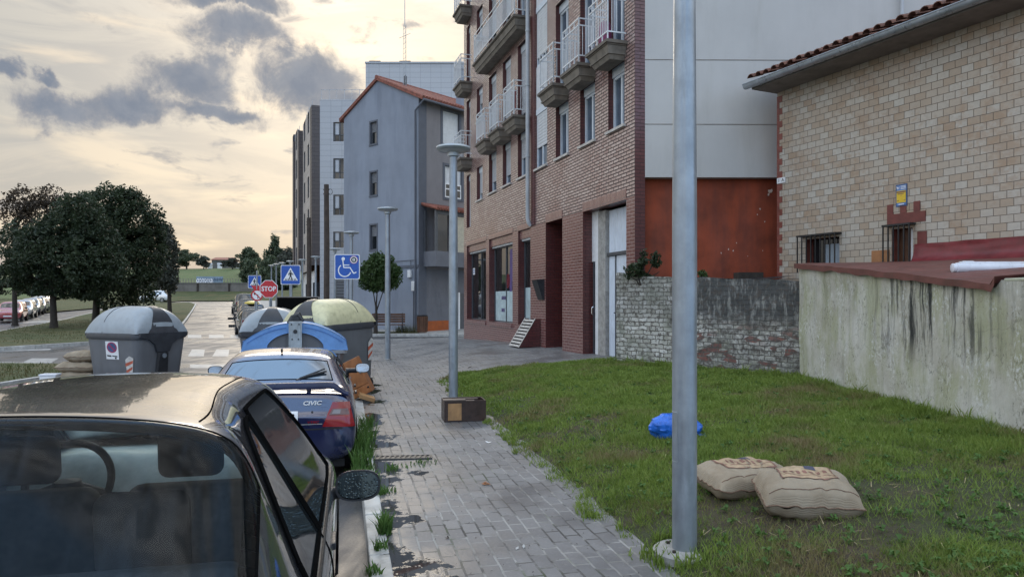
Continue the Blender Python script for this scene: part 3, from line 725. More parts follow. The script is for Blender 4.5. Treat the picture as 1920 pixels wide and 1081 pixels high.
def weeds():
    rng = random.Random(5)
    S = [(680, 880, 110, .24, .10), (676, 858, 150, .30, .13), (672, 838, 150, .30, .13), (684, 826, 120, .24, .12), (690, 900, 70, .15, .09), (700, 905, 60, .13, .08),
         (712, 925, 60, .09, .08), (722, 1000, 90, .17, .05), (720, 985, 60, .13, .04), (724, 922, 40, .06, .09), (688, 800, 90, .2, .12), (735, 880, 40, .07, .08),
         (776, 872, 40, .05, .15), (800, 868, 30, .05, .14), (674, 900, 60, .14, .1), (662, 905, 60, .14, .1), (716, 1030, 40, .1, .05), (700, 1075, 40, .08, .06)]
    for i, (px, py, n, h, sp) in enumerate(S):
        p = G(px, py); b = B(); tuft(b, 0, 0, 0, n, h, sp, rng)
        o = b.build('weed', M['weed']); o.location = (p.x, p.y, gz(p.x, p.y)-.005)
        tag(o, WEEDL[i] if i < len(WEEDL) else 'small green weed tuft', 'weed', 'weeds growing along the kerb')
WEEDL = ['bushy weed at the kerb just below the navy car bumper', 'tall weed clump beside the rear wheel of the navy car', 'tall weed clump by the navy car, next up the kerb from the wheel',
 'thick weed beside the wet pavers at the navy car tail light', 'low weed left end of the drain grate', 'small weed on the kerb below the drain grate', 'flat pale weed just right of the near mirror',
 'upright weed standing in the sidewalk puddle', 'thin weed at the far side of the puddle', 'creeping weed on the kerb joint above the puddle', 'weed at the kerb between navy car and leaning cabinet', 'small sprig on the pavers right of the drain grate',
 'low moss tuft in a paver joint near the end of the drain grate', 'low moss tuft farthest right along the drain joint', 'weed in the gutter behind the near mirror', 'weed in the gutter left of the near mirror', 'thin weed at the kerb edge below the puddle', 'dry weed at the bottom of the kerb']
weeds()
def lawn_edge_tufts():
    rng = random.Random(8); b = B()
    for _ in range(70):
        y = rng.uniform(3.6, 14.5); x = lawn_l(y)+rng.uniform(-.12, .05)
        tuft(b, x, y, gz(x, y)-.004, rng.randint(10, 26), rng.uniform(.04, .09), rng.uniform(.03, .09), rng)
    for _ in range(60):
        y = rng.uniform(5.5, 14.5); x = lawn_r(y)-rng.uniform(.02, .18)
        tuft(b, x, y, lawn_z(x, y)-.004, rng.randint(12, 26), rng.uniform(.08, .2), rng.uniform(.05, .12), rng)
    for _ in range(26):
        a = rng.uniform(0, 6.28); x = 1.135+math.cos(a)*.24; y = 4.68+math.sin(a)*.24
        tuft(b, x, y, gz(x, y), 14, rng.uniform(.05, .13), .06, rng)
    for px, py in ((905, 700), (930, 697), (980, 692), (1030, 687), (1080, 683), (860, 716), (1125, 680), (950, 696), (1010, 689)):
        p = G(px, py); tuft(b, p.x, p.y, p.z, 40, .09, .22, rng)
    tag(b.build('edge_grass', M['blade']), 'longer grass fringe along the lawn edges and wall foot', 'grass', kind='stuff')
lawn_edge_tufts()
def lawn_weeds():
    rng = random.Random(12); b = B(); d = B()
    for _ in range(900):
        y = 3.2+10*rng.random()**1.5; x = rng.uniform(lawn_l(y)+.1, min(lawn_r(y), .74*y)-.05)
        if x < lawn_l(y): continue
        z = lawn_z(x, y)
        if rng.random() < .62:
            for k in range(rng.randint(4, 9)):
                a = rng.uniform(0, 6.28); L = rng.uniform(.02, .05); w = L*.32; h = rng.uniform(.02, .06); c, s = math.cos(a), math.sin(a)
                b.add([(x, y, z+h*.4), (x+c*L*.6-s*w, y+s*L*.6+c*w, z+h), (x+c*L*1.2, y+s*L*1.2, z+h*.8), (x+c*L*.6+s*w, y+s*L*.6-c*w, z+h)], [(0, 1, 2, 3)])
        else:
            a = rng.uniform(0, 6.28); L = rng.uniform(.03, .09); c, s = math.cos(a), math.sin(a); h = rng.uniform(.01, .05)
            d.add([(x-s*.003, y+c*.003, z+.012), (x+s*.003, y-c*.003, z+.012), (x+c*L+s*.002, y+s*L-c*.002, z+h), (x+c*L-s*.002, y+s*L+c*.002, z+h)], [(0, 1, 2, 3)])
    tag(b.build('lawn_clover', M['weed']), 'broad leaved weeds and clover scattered through the lawn', 'weeds', kind='stuff')
    tag(d.build('lawn_straw', M['straw']), 'dry straw bits lying in the lawn', 'straw', kind='stuff')
M['straw'] = mat('dry_straw', (.36, .29, .16), .8, .2, 8)
lawn_weeds()
def verge_blades():
    rng = np.random.default_rng(5); v = []
    n = 9000
    x = rng.uniform(-26, -10.9, n); y = rng.uniform(12.6, 19.4, n)
    x2 = rng.uniform(-46, -19, 12000); y2 = rng.uniform(29, 52, 12000)
    # keep the points on the tree island
    def inside(px, py, poly):
        c = False; j = len(poly)-1
        for i in range(len(poly)):
            if (poly[i][1] > py) != (poly[j][1] > py) and px < (poly[j][0]-poly[i][0])*(py-poly[i][1])/(poly[j][1]-poly[i][1])+poly[i][0]: c = not c
            j = i
        return c
    pts = [(a, b) for a, b in zip(x, y) if inside(a, b, ISL1)]+[(a, b) for a, b in zip(x2, y2) if inside(a, b, ISL2)]
    V = []
    for a, b in pts:
        h = rng.uniform(.05, .13); w = .012; t = rng.uniform(0, 6.28); z = rz(b)+.15
        V += [(a-math.cos(t)*w, b-math.sin(t)*w, z), (a+math.cos(t)*w, b+math.sin(t)*w, z), (a+rng.normal()*.04, b+rng.normal()*.04, z+h)]
    o = npmesh('island_grass', V, np.arange(len(V)).reshape(-1, 3), M['blade2'], n=3)
    tag(o, 'rough dull grass covering the traffic islands', 'grass', kind='stuff')
M['blade2'] = blade('island_blade', (.055, .075, .018), (.085, .095, .030), (.12, .10, .045), (.42, .6), .3)
verge_blades()
# ---- litter, drain, small bits on the pavers
M['grate'] = mat('rusty_grate', (.09, .088, .085), .5, .15, 12, metal=.5)
def drain():
    p = G(758, 858); t = thing('drain_grate', 'slotted metal drain grate across the wet sidewalk', 'drain grate', (p.x, p.y, 0.004), R(6))
    f = B(); f.bx(-.32, .30, -.085, -.07, 0, .012); f.bx(-.32, .30, .07, .085, 0, .012); f.bx(-.32, -.305, -.07, .07, 0, .012); f.bx(.285, .30, -.07, .07, 0, .012); f.build('grate_frame', M['grate'], t)
    s = B(); 
    for i in range(11): x = -.29+i*.054; s.add([(x, -.07, .010), (x+.024, -.07, .010), (x+.044, .07, .010), (x+.02, .07, .010)], [(0, 1, 2, 3)])
    s.build('grate_bars', M['grate'], t)
    s = B(); s.bx(-.305, .285, -.07, .07, -.001, .003); s.build('grate_well', M['signblack'], t)
drain()
def litter():
    rng = random.Random(3)
    def leaf(px, py, s, m, label, k=5):
        p = G(px, py); b = B()
        for i in range(k):
            a = rng.uniform(0, 6.28); r = s*rng.uniform(0, .9); x, y = math.cos(a)*r*1.6, math.sin(a)*r
            t = rng.uniform(0, 3.14); L, w = s*rng.uniform(.6, 1.1), s*.35; c, q = math.cos(t), math.sin(t); h = s*rng.uniform(.15, .6)
            b.add([(x-c*L, y-q*L, .004), (x+q*w, y-c*w, h*.5), (x+c*L, y+q*L, h), (x-q*w, y+c*w, h*.7)], [(0, 1, 2), (0, 2, 3)])
        o = b.build('dead_leaf', m); o.location = p; tag(o, label, 'leaf', 'bits of litter on the sidewalk')
    leaf(908, 908, .045, M['plywood'], 'curled rust brown dead leaf lying mid sidewalk')
    leaf(972, 1026, .03, M['kerb'], 'grey scrap lying on the pavers near the bottom of the sidewalk', 2)
    leaf(908, 829, .05, M['plate'], 'white scrap of paper on the pavers near the lawn', 2)
    leaf(842, 1008, .022, M['bark'], 'dark twig bit on the near pavers', 2)
    leaf(766, 657, .16, M['bark'], 'dark flat scrap on the plaza pavers behind the street lamps', 2)
    leaf(882, 690, .08, M['bark'], 'small dark scrap on the plaza in front of the shop', 2)
    b = B()
    for _ in range(260):
        y = rng.uniform(3.8, 9); x = rng.uniform(kerbx(y)+.15, lawn_l(y)); s = rng.uniform(.004, .011); t = rng.uniform(0, 3); c, q = math.cos(t)*s, math.sin(t)*s
        b.add([(x-c, y-q, .003), (x+q*.4, y-c*.4, .006), (x+c, y+q, .008), (x-q*.4, y+c*.4, .006)], [(0, 1, 2, 3)])
    tag(b.build('crumbs', M['bark']), 'scattered dark crumbs and leaf bits on the pavers', 'debris', kind='stuff')
litter()
# ------------------------------------------------------------------ buildings
def wall_open(b, L0, L1, H0, H1, ops, depth=.22, mi=0, mr=1, y0=0., sgn=1):
    """wall in the local xz plane (y=y0, front faces +y) with rectangular openings (x0,x1,z0,z1[,depth]); reveals get material mr"""
    xs = sorted({L0, L1, *[o[0] for o in ops], *[o[1] for o in ops]}); zs = sorted({H0, H1, *[o[2] for o in ops], *[o[3] for o in ops]})
    b.mi = mi
    for i in range(len(xs)-1):
        j = 0
        while j < len(zs)-1:
            xm = (xs[i]+xs[i+1])/2
            def hole(jj):
                zm = (zs[jj]+zs[jj+1])/2
                return any(o[0] < xm < o[1] and o[2] < zm < o[3] for o in ops)
            if hole(j): j += 1; continue
            k = j
            while k+1 < len(zs)-1 and not hole(k+1): k += 1
            b.quad((xs[i+1], y0, zs[j]), (xs[i], y0, zs[j]), (xs[i], y0, zs[k+1]), (xs[i+1], y0, zs[k+1])); j = k+1
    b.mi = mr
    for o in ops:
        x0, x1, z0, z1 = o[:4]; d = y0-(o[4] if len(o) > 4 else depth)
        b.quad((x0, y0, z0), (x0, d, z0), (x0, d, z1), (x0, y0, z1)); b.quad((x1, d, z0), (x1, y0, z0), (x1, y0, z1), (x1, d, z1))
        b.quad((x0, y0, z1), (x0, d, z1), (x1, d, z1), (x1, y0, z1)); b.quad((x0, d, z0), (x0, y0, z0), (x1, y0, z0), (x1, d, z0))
    b.mi = 0
def window(parent, x0, x1, z0, z1, y, fm, gm, fw=.06, mull=1, shutter=0., sm=None, box=.0, trans=0, name='window', dep=.06, smk=12):
    """window at local plane y (frame sits just in front of it): frame, pane and, if any, a roller shutter"""
    f = B(); zt = z1-box
    f.bx(x0, x0+fw, y, y+dep, z0, zt); f.bx(x1-fw, x1, y, y+dep, z0, zt)
    f.bx(x0+fw, x1-fw, y, y+dep, z0, z0+fw); f.bx(x0+fw, x1-fw, y, y+dep, zt-fw, zt)
    for k in range(mull):
        xm = x0+(x1-x0)*(k+1)/(mull+1); f.bx(xm-fw*.6, xm+fw*.6, y, y+dep*.9, z0+fw, zt-fw)
    if trans: f.bx(x0+fw, x1-fw, y, y+dep*.85, z0+trans-fw/2, z0+trans+fw/2)
    if box: f.bx(x0, x1, y, y+dep+.03, zt, z1)
    w = f.build(name, fm, parent)
    g = B(); g.quad((x1-fw*.5, y+.02, z0+fw*.5), (x0+fw*.5, y+.02, z0+fw*.5), (x0+fw*.5, y+.02, zt-fw*.5), (x1-fw*.5, y+.02, zt-fw*.5)); g.build('pane', gm, w)
    if shutter:
        s = B(); n = max(3, int((zt-z0)*shutter*smk)); zb = zt-(zt-z0)*shutter
        for k in range(n):
            a = zb+(zt-zb)*k/n; c = zb+(zt-zb)*(k+1)/n
            s.quad((x1-.02, y+dep+.002, a), (x0+.02, y+dep+.002, a), (x0+.02, y+dep+.014, (a+c)/2), (x1-.02, y+dep+.014, (a+c)/2))
            s.quad((x1-.02, y+dep+.014, (a+c)/2), (x0+.02, y+dep+.014, (a+c)/2), (x0+.02, y+dep+.002, c-.004), (x1-.02, y+dep+.002, c-.004))
        s.build('shutter', sm or M['shutter'], w)
    return w
# ---- brick apartment block: local x runs along the facade away from the viewer, local y points out over the plaza
BT = .323; BX0 = 7.34
by0 = 14.80
BO = Vector((BX0-BT*by0, by0, 0)); bd = Vector((-BT, 1, 0)).normalized(); BRZ = math.atan2(bd.y, bd.x)
def bt(px): Y = BX0/((px-CX)/F+BT); return (Y-by0)*math.sqrt(1+BT*BT)
def bz(px, py): Y = BX0/((px-CX)/F+BT); return E+(HY-py)*Y/F
def brick_block():
    t = thing('apartment_block', 'red glazed brick apartment block with white railed balconies above a corner shop', 'building', BO, BRZ)
    L = bt(870); H = 17.2; zs = 3.88
    st = 2.95; f1 = 4.3
    colR = [(bt(1171), bt(1140.4)), (bt(1115.6), bt(1087.9)), (bt(1066.1), bt(1042.3))]
    colD = (bt(1026), bt(1004.5))
    colL = [(bt(988), bt(971)), (bt(957.8), bt(942.7)), (bt(930.7), bt(916.8)), (bt(904.8), bt(894))]
    colE = (bt(882), bt(875))
    sill = 5.49; head = 6.95
    ops = []; win = []
    floors = [0, 1, 2, 3]
    for c in colR+colL[:3]+[colE]:
        for fl in floors:
            z0 = f1+fl*st
            if fl == 0 and c is not colE: a, d = sill, head-.05
            else: a, d = z0+.02, z0+2.35
            if c is colE and fl == 0: a = sill-.9
            ops.append((c[0], c[1], a, d)); win.append((c, a, d, fl))
    for fl in floors:
        z0 = f1+fl*st; ops.append((colL[3][0], colL[3][1], z0+1.15, z0+2.4)); win.append((colL[3], z0+1.15, z0+2.4, fl))
    d0 = (colD[0], colD[1], sill, H-.6, .10); ops.append(d0)
    # shop zone
    shop = [(bt(911.3), bt(875.4)), (bt(961), bt(917)), (bt(994.5), bt(971.5))]
    ztop = 3.86
    so = [(a, b_, .95, ztop) for a, b_ in shop]
    entry = (bt(1054.4), bt(1023.3), -.1, ztop, 1.6); garage = (bt(1174.2), bt(1092.9), -.1, ztop, .35)
    ops2 = so+[entry, garage]
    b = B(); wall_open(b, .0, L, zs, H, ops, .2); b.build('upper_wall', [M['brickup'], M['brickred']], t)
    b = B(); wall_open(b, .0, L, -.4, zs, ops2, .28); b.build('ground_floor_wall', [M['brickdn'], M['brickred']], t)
    # soldier course over the openings
    b = B(); 
    for o, h, e in [(garage, .22, 0), (entry, .22, 0)]+[(o, .16, .05) for o in so]: b = B(); b.bx(o[0]-e, o[1]+e, 0, .012, ztop, ztop+h); b.build('lintel_course', M['brickdn2'], t)
    # near end: brick return, then the rendered party wall set back
    b = B(); b.quad((0, 0, -.4), (0, -.24, -.4), (0, -.24, H), (0, 0, H)); b.build('brick_return', M['brickred'], t)
    # body behind (back, far end, roof)
    b = B()
    inv = Matrix.Rotation(-BRZ, 4, 'Z')
    def loc(x, y): p = inv @ (Vector((x, y, 0))-BO); return (p.x, p.y)
    A = (.0, -.24); Bk = loc(BO.x+14, BO.y+.25); C = loc(BO.x+9, BO.y+17); D_ = (L, 0)
    b.poly([(L, 0, -.4), (L, 0, H), (*C, H), (*C, -.4)]); b.poly([(0, 0, H), (*A, H), (*Bk, H), (*C, H), (L, 0, H)]); b.poly([(*Bk, -.4), (*C, -.4), (*C, H), (*Bk, H)])
    b.build('back_walls', M['whitewall'], t)
    zo = 1.7+(HY-331)*by0/F
    b = B(); b.poly([(*A, zo), (*Bk, zo), (*Bk, H), (*A, H)]); w = b.build('white_party_wall', M['whitewall'], t)
    g = B()
    for zz in (zo+1.10, zo+2.45, zo+5.2, zo+8):
        n = (Vector((*Bk, 0))-Vector((*A, 0))).normalized(); off = Vector((n.y, -n.x, 0))*.004
        g.poly([(A[0]+off.x, A[1]+off.y, zz), (Bk[0]+off.x, Bk[1]+off.y, zz), (Bk[0]+off.x, Bk[1]+off.y, zz+.018), (A[0]+off.x, A[1]+off.y, zz+.018)])
    g.build('render_joints', M['eave'], w)
    p2 = loc(BO.x+13.9, BO.y+.32); A2 = loc(BO.x+.25, BO.y+.32)
    b = B(); b.poly([(*A2, -.4), (*p2, -.4), (*p2, zo), (*A2, zo)]); ow = b.build('orange_plinth_wall', M['orange'], t)
    A1 = loc(BO.x+.235, BO.y+.22)
    b = B(); b.poly([(A[0], A[1], zo), (*A2, zo), (*p2, zo), (*Bk, zo)]); b.build('wall_step', M['whitewall'], t)
    # paint chips on the orange wall
    rng = random.Random(2)
    def chip(px, py, s):
        Y = by0+.31; q = P(px, py, Y); k = 9; pts = []
        for i in range(k):
            a = 2*math.pi*i/k; r = s*rng.uniform(.35, 1.15); x, y = loc(q.x+math.cos(a)*r*.8, Y); pts.append((x, y, q.z+math.sin(a)*r*1.1))
        c = B(); c.poly(pts); c.build('paint_chip', M['chip'], ow)
    for px, py, s in ((1444, 358, .06), (1441, 364, .03), (1425, 391, .03), (1434, 415, .02), (1420, 402, .015), (1366, 467, .02), (1375, 470, .018), (1381, 455, .014), (1352, 474, .02), (1430, 470, .016), (1402, 480, .012)): chip(px, py, s)
    b = B(); q = P(1689, 20, by0+.1); x, y = loc(q.x, by0+.06); b.tube([(x, y, 6.9), (x, y, H)], .035, 8); b.build('wall_pipe', M['pipe'], t)
    # windows
    k = 0
    for (c, a, d, fl) in win:
        k += 1
        left = c in colL or c is colE
        s = 0
        if left: s = {0: .55, 1: .9, 2: .6, 3: .8}[fl] if c is not colL[3] else (.35 if fl else .75)
        if c is colL[1] and fl == 0: s = .72
        if c is colL[2] and fl == 0: s = .68
        if c is colL[0] and fl == 0: s = .5
        door = d-a > 1.9
        window(t, c[0], c[1], a, d, -.19, M['frame'], M['glassblue'], .06, 1 if not left else 0, s, M['shutter'], .2, 0)
        if not door:
            sb = B(); sb.bx(c[0]-.05, c[1]+.05, -.1, .06, a-.06, a-.003); sb.build('window_sill', M['slabtrim'], t)
    # glazed gallery strip by the pipe
    x0, x1 = colD
    for fl in floors:
        z0 = sill+fl*st
        window(t, x0, x1, z0, z0+1.72, -.10, M['frame'], M['glassblue'], .05, 1, .62 if fl == 0 else .85, M['shutterw'], .16, 0)
        if z0+st < H:
            pn = B(); pn.bx(x0, x1, -.11, -.02, z0+1.725, z0+st-.003); pn.build('spandrel_panel', M['shutterw'], t)
    sb = B(); sb.bx(x0-.04, x1+.04, -.05, .07, sill-.06, sill-.003); sb.build('window_sill', M['slabtrim'], t)
    # red brick piers beside pipe
    pr = B(); pr.bx(bt(1004), bt(996.5), 0, .03, 3.9, H-.02); pr.build('brick_pier', M['brickred'], t)
    # balconies
    def balcony(xa, xb, z, pr_=.5, n=None, longb=False):
        e = B(); y = .0
        lv = [(0, -.10, 0.), (.09, -.11, .05), (.20, -.28, .10), (.30, -.33, .14)]
        # stepped corbel: slab, then mouldings shrinking towards the wall
        e.bx(xa, xb, 0.002, pr_, z-.07, z)
        e.bx(xa+.03, xb-.03, 0.002, pr_-.03, z-.10, z-.072)
        s = e.build('balcony', M['slab'], t)
        m_ = B()
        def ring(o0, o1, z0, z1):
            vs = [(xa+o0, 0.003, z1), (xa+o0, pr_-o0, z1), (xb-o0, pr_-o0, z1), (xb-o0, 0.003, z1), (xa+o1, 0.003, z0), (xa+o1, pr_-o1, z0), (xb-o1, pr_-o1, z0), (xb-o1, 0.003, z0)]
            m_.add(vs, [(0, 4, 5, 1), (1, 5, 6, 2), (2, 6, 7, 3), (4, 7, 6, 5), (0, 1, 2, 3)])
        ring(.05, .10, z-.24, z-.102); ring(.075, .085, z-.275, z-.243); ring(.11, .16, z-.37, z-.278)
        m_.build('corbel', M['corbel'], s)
        r = B(); T = .018; zt = z+1.02; yo = pr_-.05; xa_, xb_ = xa+.05, xb-.05
        for zz in (z+.16, z+.86, zt):
            r.bx(xa_, xb_, yo-T, yo, zz, zz+.03)
            r.bx(xa_, xa_+T, .01, yo-T, zz, zz+.03); r.bx(xb_-T, xb_, .01, yo-T, zz, zz+.03)
        nb = n or max(6, int((xb_-xa_)/.085))
        for i in range(nb+1):
            x = xa_+(xb_-xa_-.014)*i/nb; r.bx(x, x+.014, yo-.016, yo-.003, z+.19, z+.86)
        for i in range(0, nb+1, max(2, nb//3)):
            x = xa_+(xb_-xa_-.02)*i/nb; r.bx(x, x+.02, yo-.02, yo-.001, z+.001, z+.16); r.bx(x, x+.02, yo-.02, yo-.001, z+.89, zt)
        for i in range(1, 4):
            y = yo*i/4
            for xx in (xa_, xb_-.012): r.bx(xx, xx+.012, y, y+.012, z+.19, z+.86)
        for xx in (xa_, xb_-.024): r.bx(xx, xx+.024, yo-.024, yo+.001, z+.001, zt+.03)
        r.build('railing', M['rail'], s)
        return s
    zb = [7.22+st*i for i in range(3)]
    for c in colR:
        cm = (c[0]+c[1])/2
        for z in zb: balcony(cm-.55, cm+.55, z)
    for c in colL[:3]:
        cm = (c[0]+c[1])/2; balcony(cm-.58, cm+.58, zb[0])
    for z in zb[1:]: balcony(colL[0][0]-.2, colL[2][1]+.45, z)
    for z in zb: balcony(colE[0]-.3, min(colE[1]+.35, L-.02), z)
    # red laundry and pots on balconies are small: one red cloth
    b = B(); cm = (colL[0][0]+colL[0][1])/2; b.grid(lambda u, v: (cm-.3+.18*u, .30+.02*math.sin(9*u+3*v), zb[0]+.25+.55*v), 6, 6)
    tag(b.build('red_cloth', M['redflash'], None), 'red cloth hung inside a lower balcony railing left of the downpipe', 'cloth'); o = bpy.data.objects['red_cloth']; o.location = BO; o.rotation_euler = (0, 0, BRZ)
    b = B(); cm = (colR[0][0]+colR[0][1])/2; 
    b.lathe([(.10, 0), (.14, .04), (.15, .42), (.11, .60), (.05, .64)], 12, (cm+.15, .2, zb[0]+.005))
    o = b.build('magenta_container', M['magenta'], None, smooth=40); o.location = BO; o.rotation_euler = (0, 0, BRZ)
    tag(o, 'magenta container standing on the near balcony of the brick block', 'container')
    # downpipe with brackets
    dp = B(); xp = bt(996.5); zt_, zbm = H-.4, bz(999, 418)
    dp.tube([(xp, .12, zt_), (xp, .12, zbm+.15), (xp, .08, zbm), (xp, .02, zbm-.06)], .062, 12)
    for z in (5.9, 8.0, 9.6, 10.9, 12.4): dp.lathe([(.06, 0), (.074, .01), (.074, .05), (.06, .06)], 12, (xp, .12, z))
    dp.build('downpipe', M['pipe'], t, smooth=40)
    # shop windows
    for i, (a, d) in enumerate(shop):
        b = B(); b.bx(a-.02, d+.02, -.05, .05, .82, .95); b.bx(a+.0, d, -.28, -.002, .951, .965); b.build('shop_sill', M['brickdn'], t)
        b = B(); b.bx(a+.003, d-.003, -.26, -.06, ztop-.26, ztop-.003); b.build('shop_header', M['brickdn'], t)
        b = B(); b.bx(a+.01, d-.01, -.2, -.12, ztop-.32, ztop-.262); b.build('awning_rail', M['rail'], t)
        if i < 2: w = window(t, a, d, .966, ztop-.325, -.26, M['darkframe'], M['shopglass'], .035, 1, name='shop_window')
        else:
            am = a+(d-a)*.42
            w = window(t, am, d, .966, ztop-.325, -.26, M['darkframe'], M['shopglass'], .035, 0, name='shop_window')
            window(t, a, am-.02, .966, 2.9, -.26, M['darkframe'], M['glassdark'], .05, 0, name='shop_window')
            b = B(); b.bx(a, am-.02, -.24, -.2, 2.9, ztop-.33); b.build('door_transom', M['shutter'], t)
        y = -.232
        st_ = B()   # frosted lower film and printed panels behind the glass
        if i == 1:
            st_.mi = 0; st_.quad((d-.05, y, 1.0), (a+.05, y, 1.0), (a+.05, y, 2.02), (d-.05, y, 2.02))
            st_.build('frosted_film', M['film'], w)
            st2 = B(); st2.lathe([(.24, 0), (.0, .001)], 20); st2.v = [Vector((a+(d-a)*.45+p.x, y+.004, 2.35+p.y)) for p in st2.v]; st2.build('round_print', M['signred2'], w)
            st3 = B(); st3.quad((a+(d-a)*.38, y+.002, 2.0), (a+(d-a)*.28, y+.002, 2.0), (a+(d-a)*.22, y+.002, 3.4), (a+(d-a)*.36, y+.002, 3.4)); st3.build('purple_print', M['purple'], w)
        elif i == 0:
            st_.quad((a+.46, y, 1.0), (a+.05, y, 1.0), (a+.05, y, 2.3), (a+.30, y, 2.2)); st_.build('purple_print', M['purple'], w)
            st4 = B(); st4.quad((a+.34, y+.004, 1.22), (a+.06, y+.004, 1.22), (a+.06, y+.004, 1.9), (a+.16, y+.004, 1.72)); st4.build('pale_print', M['film'], w)
            st5 = B(); st5.quad((d-.08, y+.004, 2.72), (d-.40, y+.004, 2.72), (d-.40, y+.004, 2.98), (d-.08, y+.004, 2.98)); st5.build('white_notice', M['signwhite'], w)
            for q in range(2): 
                st6 = B(); st6.quad((d-.13, y+.007, 2.79+q*.09), (d-.34, y+.007, 2.79+q*.09), (d-.34, y+.007, 2.83+q*.09), (d-.13, y+.007, 2.83+q*.09)); st6.build('notice_lines', M['noticeblue'], w)
        else:
            am = a+(d-a)*.42; st_.quad((d-.04, y, 1.0), (am+.04, y, 1.0), (am+.04, y, 2.1), (d-.04, y, 2.1)); st_.build('frosted_film', M['film'], w)
        if i == 1:
            for q, (zz, sz, lab) in enumerate(((1.78, .20, 'espiral'), (1.36, .20, 'extra'))):
                g = B()
                for r_ in range(7 if q == 0 else 5):
                    x = a+(d-a)*.62-(.0)+(-r_*.075)+.25; g.quad((x, y+.006, zz-.05), (x-.05, y+.006, zz-.05), (x-.05, y+.006, zz+.07), (x, y+.006, zz+.07))
                g.build('faded_lettering', M['purple'], w)
    # dark letter box on the pier beside the entry
    b = B(); x = bt(1023)+.08
    b.add([(x, .002, 1.72), (x+.42, .002, 1.72), (x, .24, 2.28), (x+.42, .24, 2.28), (x, .002, 2.30), (x+.42, .002, 2.30), (x, .05, 1.72), (x+.42, .05, 1.72)],
          [(0, 6, 2, 4), (1, 5, 3, 7), (6, 7, 3, 2), (2, 3, 5, 4), (0, 1, 7, 6)])
    b.build('letter_box', M['dark'], t)
    # recessed entry: back wall and door
    b = B(); b.quad((entry[1], -1.6, -.1), (entry[0], -1.6, -.1), (entry[0], -1.6, ztop), (entry[1], -1.6, ztop)); b.build('entry_back', M['brickdn'], t)
    # garage bay: white panels, concrete post, corrugated gate
    g0, g1 = garage[0], garage[1]; y = -.345
    def bt2(px): k = (px-CX)/F; return (k*(BO.y-bd.x*.0+.092)-BO.x-.285)/(bd.x-k*bd.y)
    xa = bt2(1141); xb = bt2(1127)
    b = B(); b.bx(xa+.003, xb-.003, y, -.22, -.1, ztop-.04); b.build('concrete_post', M['concrete'], t)
    zg = bz(1110, 488)
    b = B(); b.bx(xb, g1, y, y+.1, zg, ztop-.002); b.bx(xb, bt2(1120), y, y+.1, -.1, zg-.002); b.build('white_panel', M['white'], t)
    w = window(t, bt2(1120), g1-.01, .42, zg-.003, y+.02, M['darkframe'], M['glassdark'], .07, 0, name='glass_door')
    h = B(); h.tube([(g1-.09, y+.11, 1.35), (g1-.09, y+.15, 1.38), (g1-.09, y+.15, 1.52), (g1-.09, y+.11, 1.55)], .012, 6); h.build('handle', M['chrome'], w)
    def corr(name, x0, x1, z0, z1, amp=.02, n=10):
        b = B(); vs = []; k = n*4
        def fn(u, v): 
            q = (u*n) % 1; o = 0 if q < .25 or .5 <= q < .5 else (amp if .25 < q < .75 else 0)
            return (x0+(x1-x0)*u, y+.03+o, z0+(z1-z0)*v)
        b.grid(fn, k, 1); return b.build(name, M['gatewhite'], t)
    zt2 = bz(1150, 471)
    corr('gate_panel', g0+.003, xa-.003, zt2+.03, ztop-.06)
    b = B(); b.bx(g0+.003, xa-.003, y, y+.09, zt2-.05, zt2+.02); b.build('gate_beam', M['darkframe'], t)
    xm = bt2(1154); 
    corr('gate_leaf', xm+.02, xa-.01, .25, zt2-.06, .015, 5); d2 = corr('gate_leaf', g0+.003, xm-.02, .25, zt2-.06, .015, 6)
    b = B(); b.bx(xm-.015, xm+.015, y, y+.05, .25, zt2-.055); b.build('gate_seam', M['darkframe'], t)
    b = B(); b.tube([(xm-.08, y+.04, 1.42), (xm-.08, y+.12, 1.42), (xm-.2, y+.12, 1.42)], .014, 6); b.build('handle', M['dark'], d2)
    b = B(); b.bx(g0+.0, g1-.0, y, .03, -.1, .34); b.build('threshold', M['concrete'], t)
    return t

M['brickdn2'] = brickmat('soldier_brick', (.22, .085, .07), (.30, .15, .12), (.22, .17, .15), .075, .26, .007, .33, 1.55, .7, offset=0, coatrough=.2)
M['magenta'] = mat('magenta_plastic', (.20, .02, .09), .4, .08, 6)
M['shopglass'] = clearglass('shop_glass', (.42, .46, .47), 1.9, .03, streaks=False)
M['film'] = mat('frosted_film', (.40, .50, .52), .6, .1, 2)
M['purple'] = mat('purple_print', (.085, .055, .19), .5, .12, 4)
M['signred2'] = mat('dull_red_print', (.26, .03, .05), .5, .1, 6)
M['gatewhite'] = mat('white_gate_metal', (.60, .66, .74), .45, .05, 3, dirt=((.42, .44, .46), .35), streak=True)
APT = brick_block()
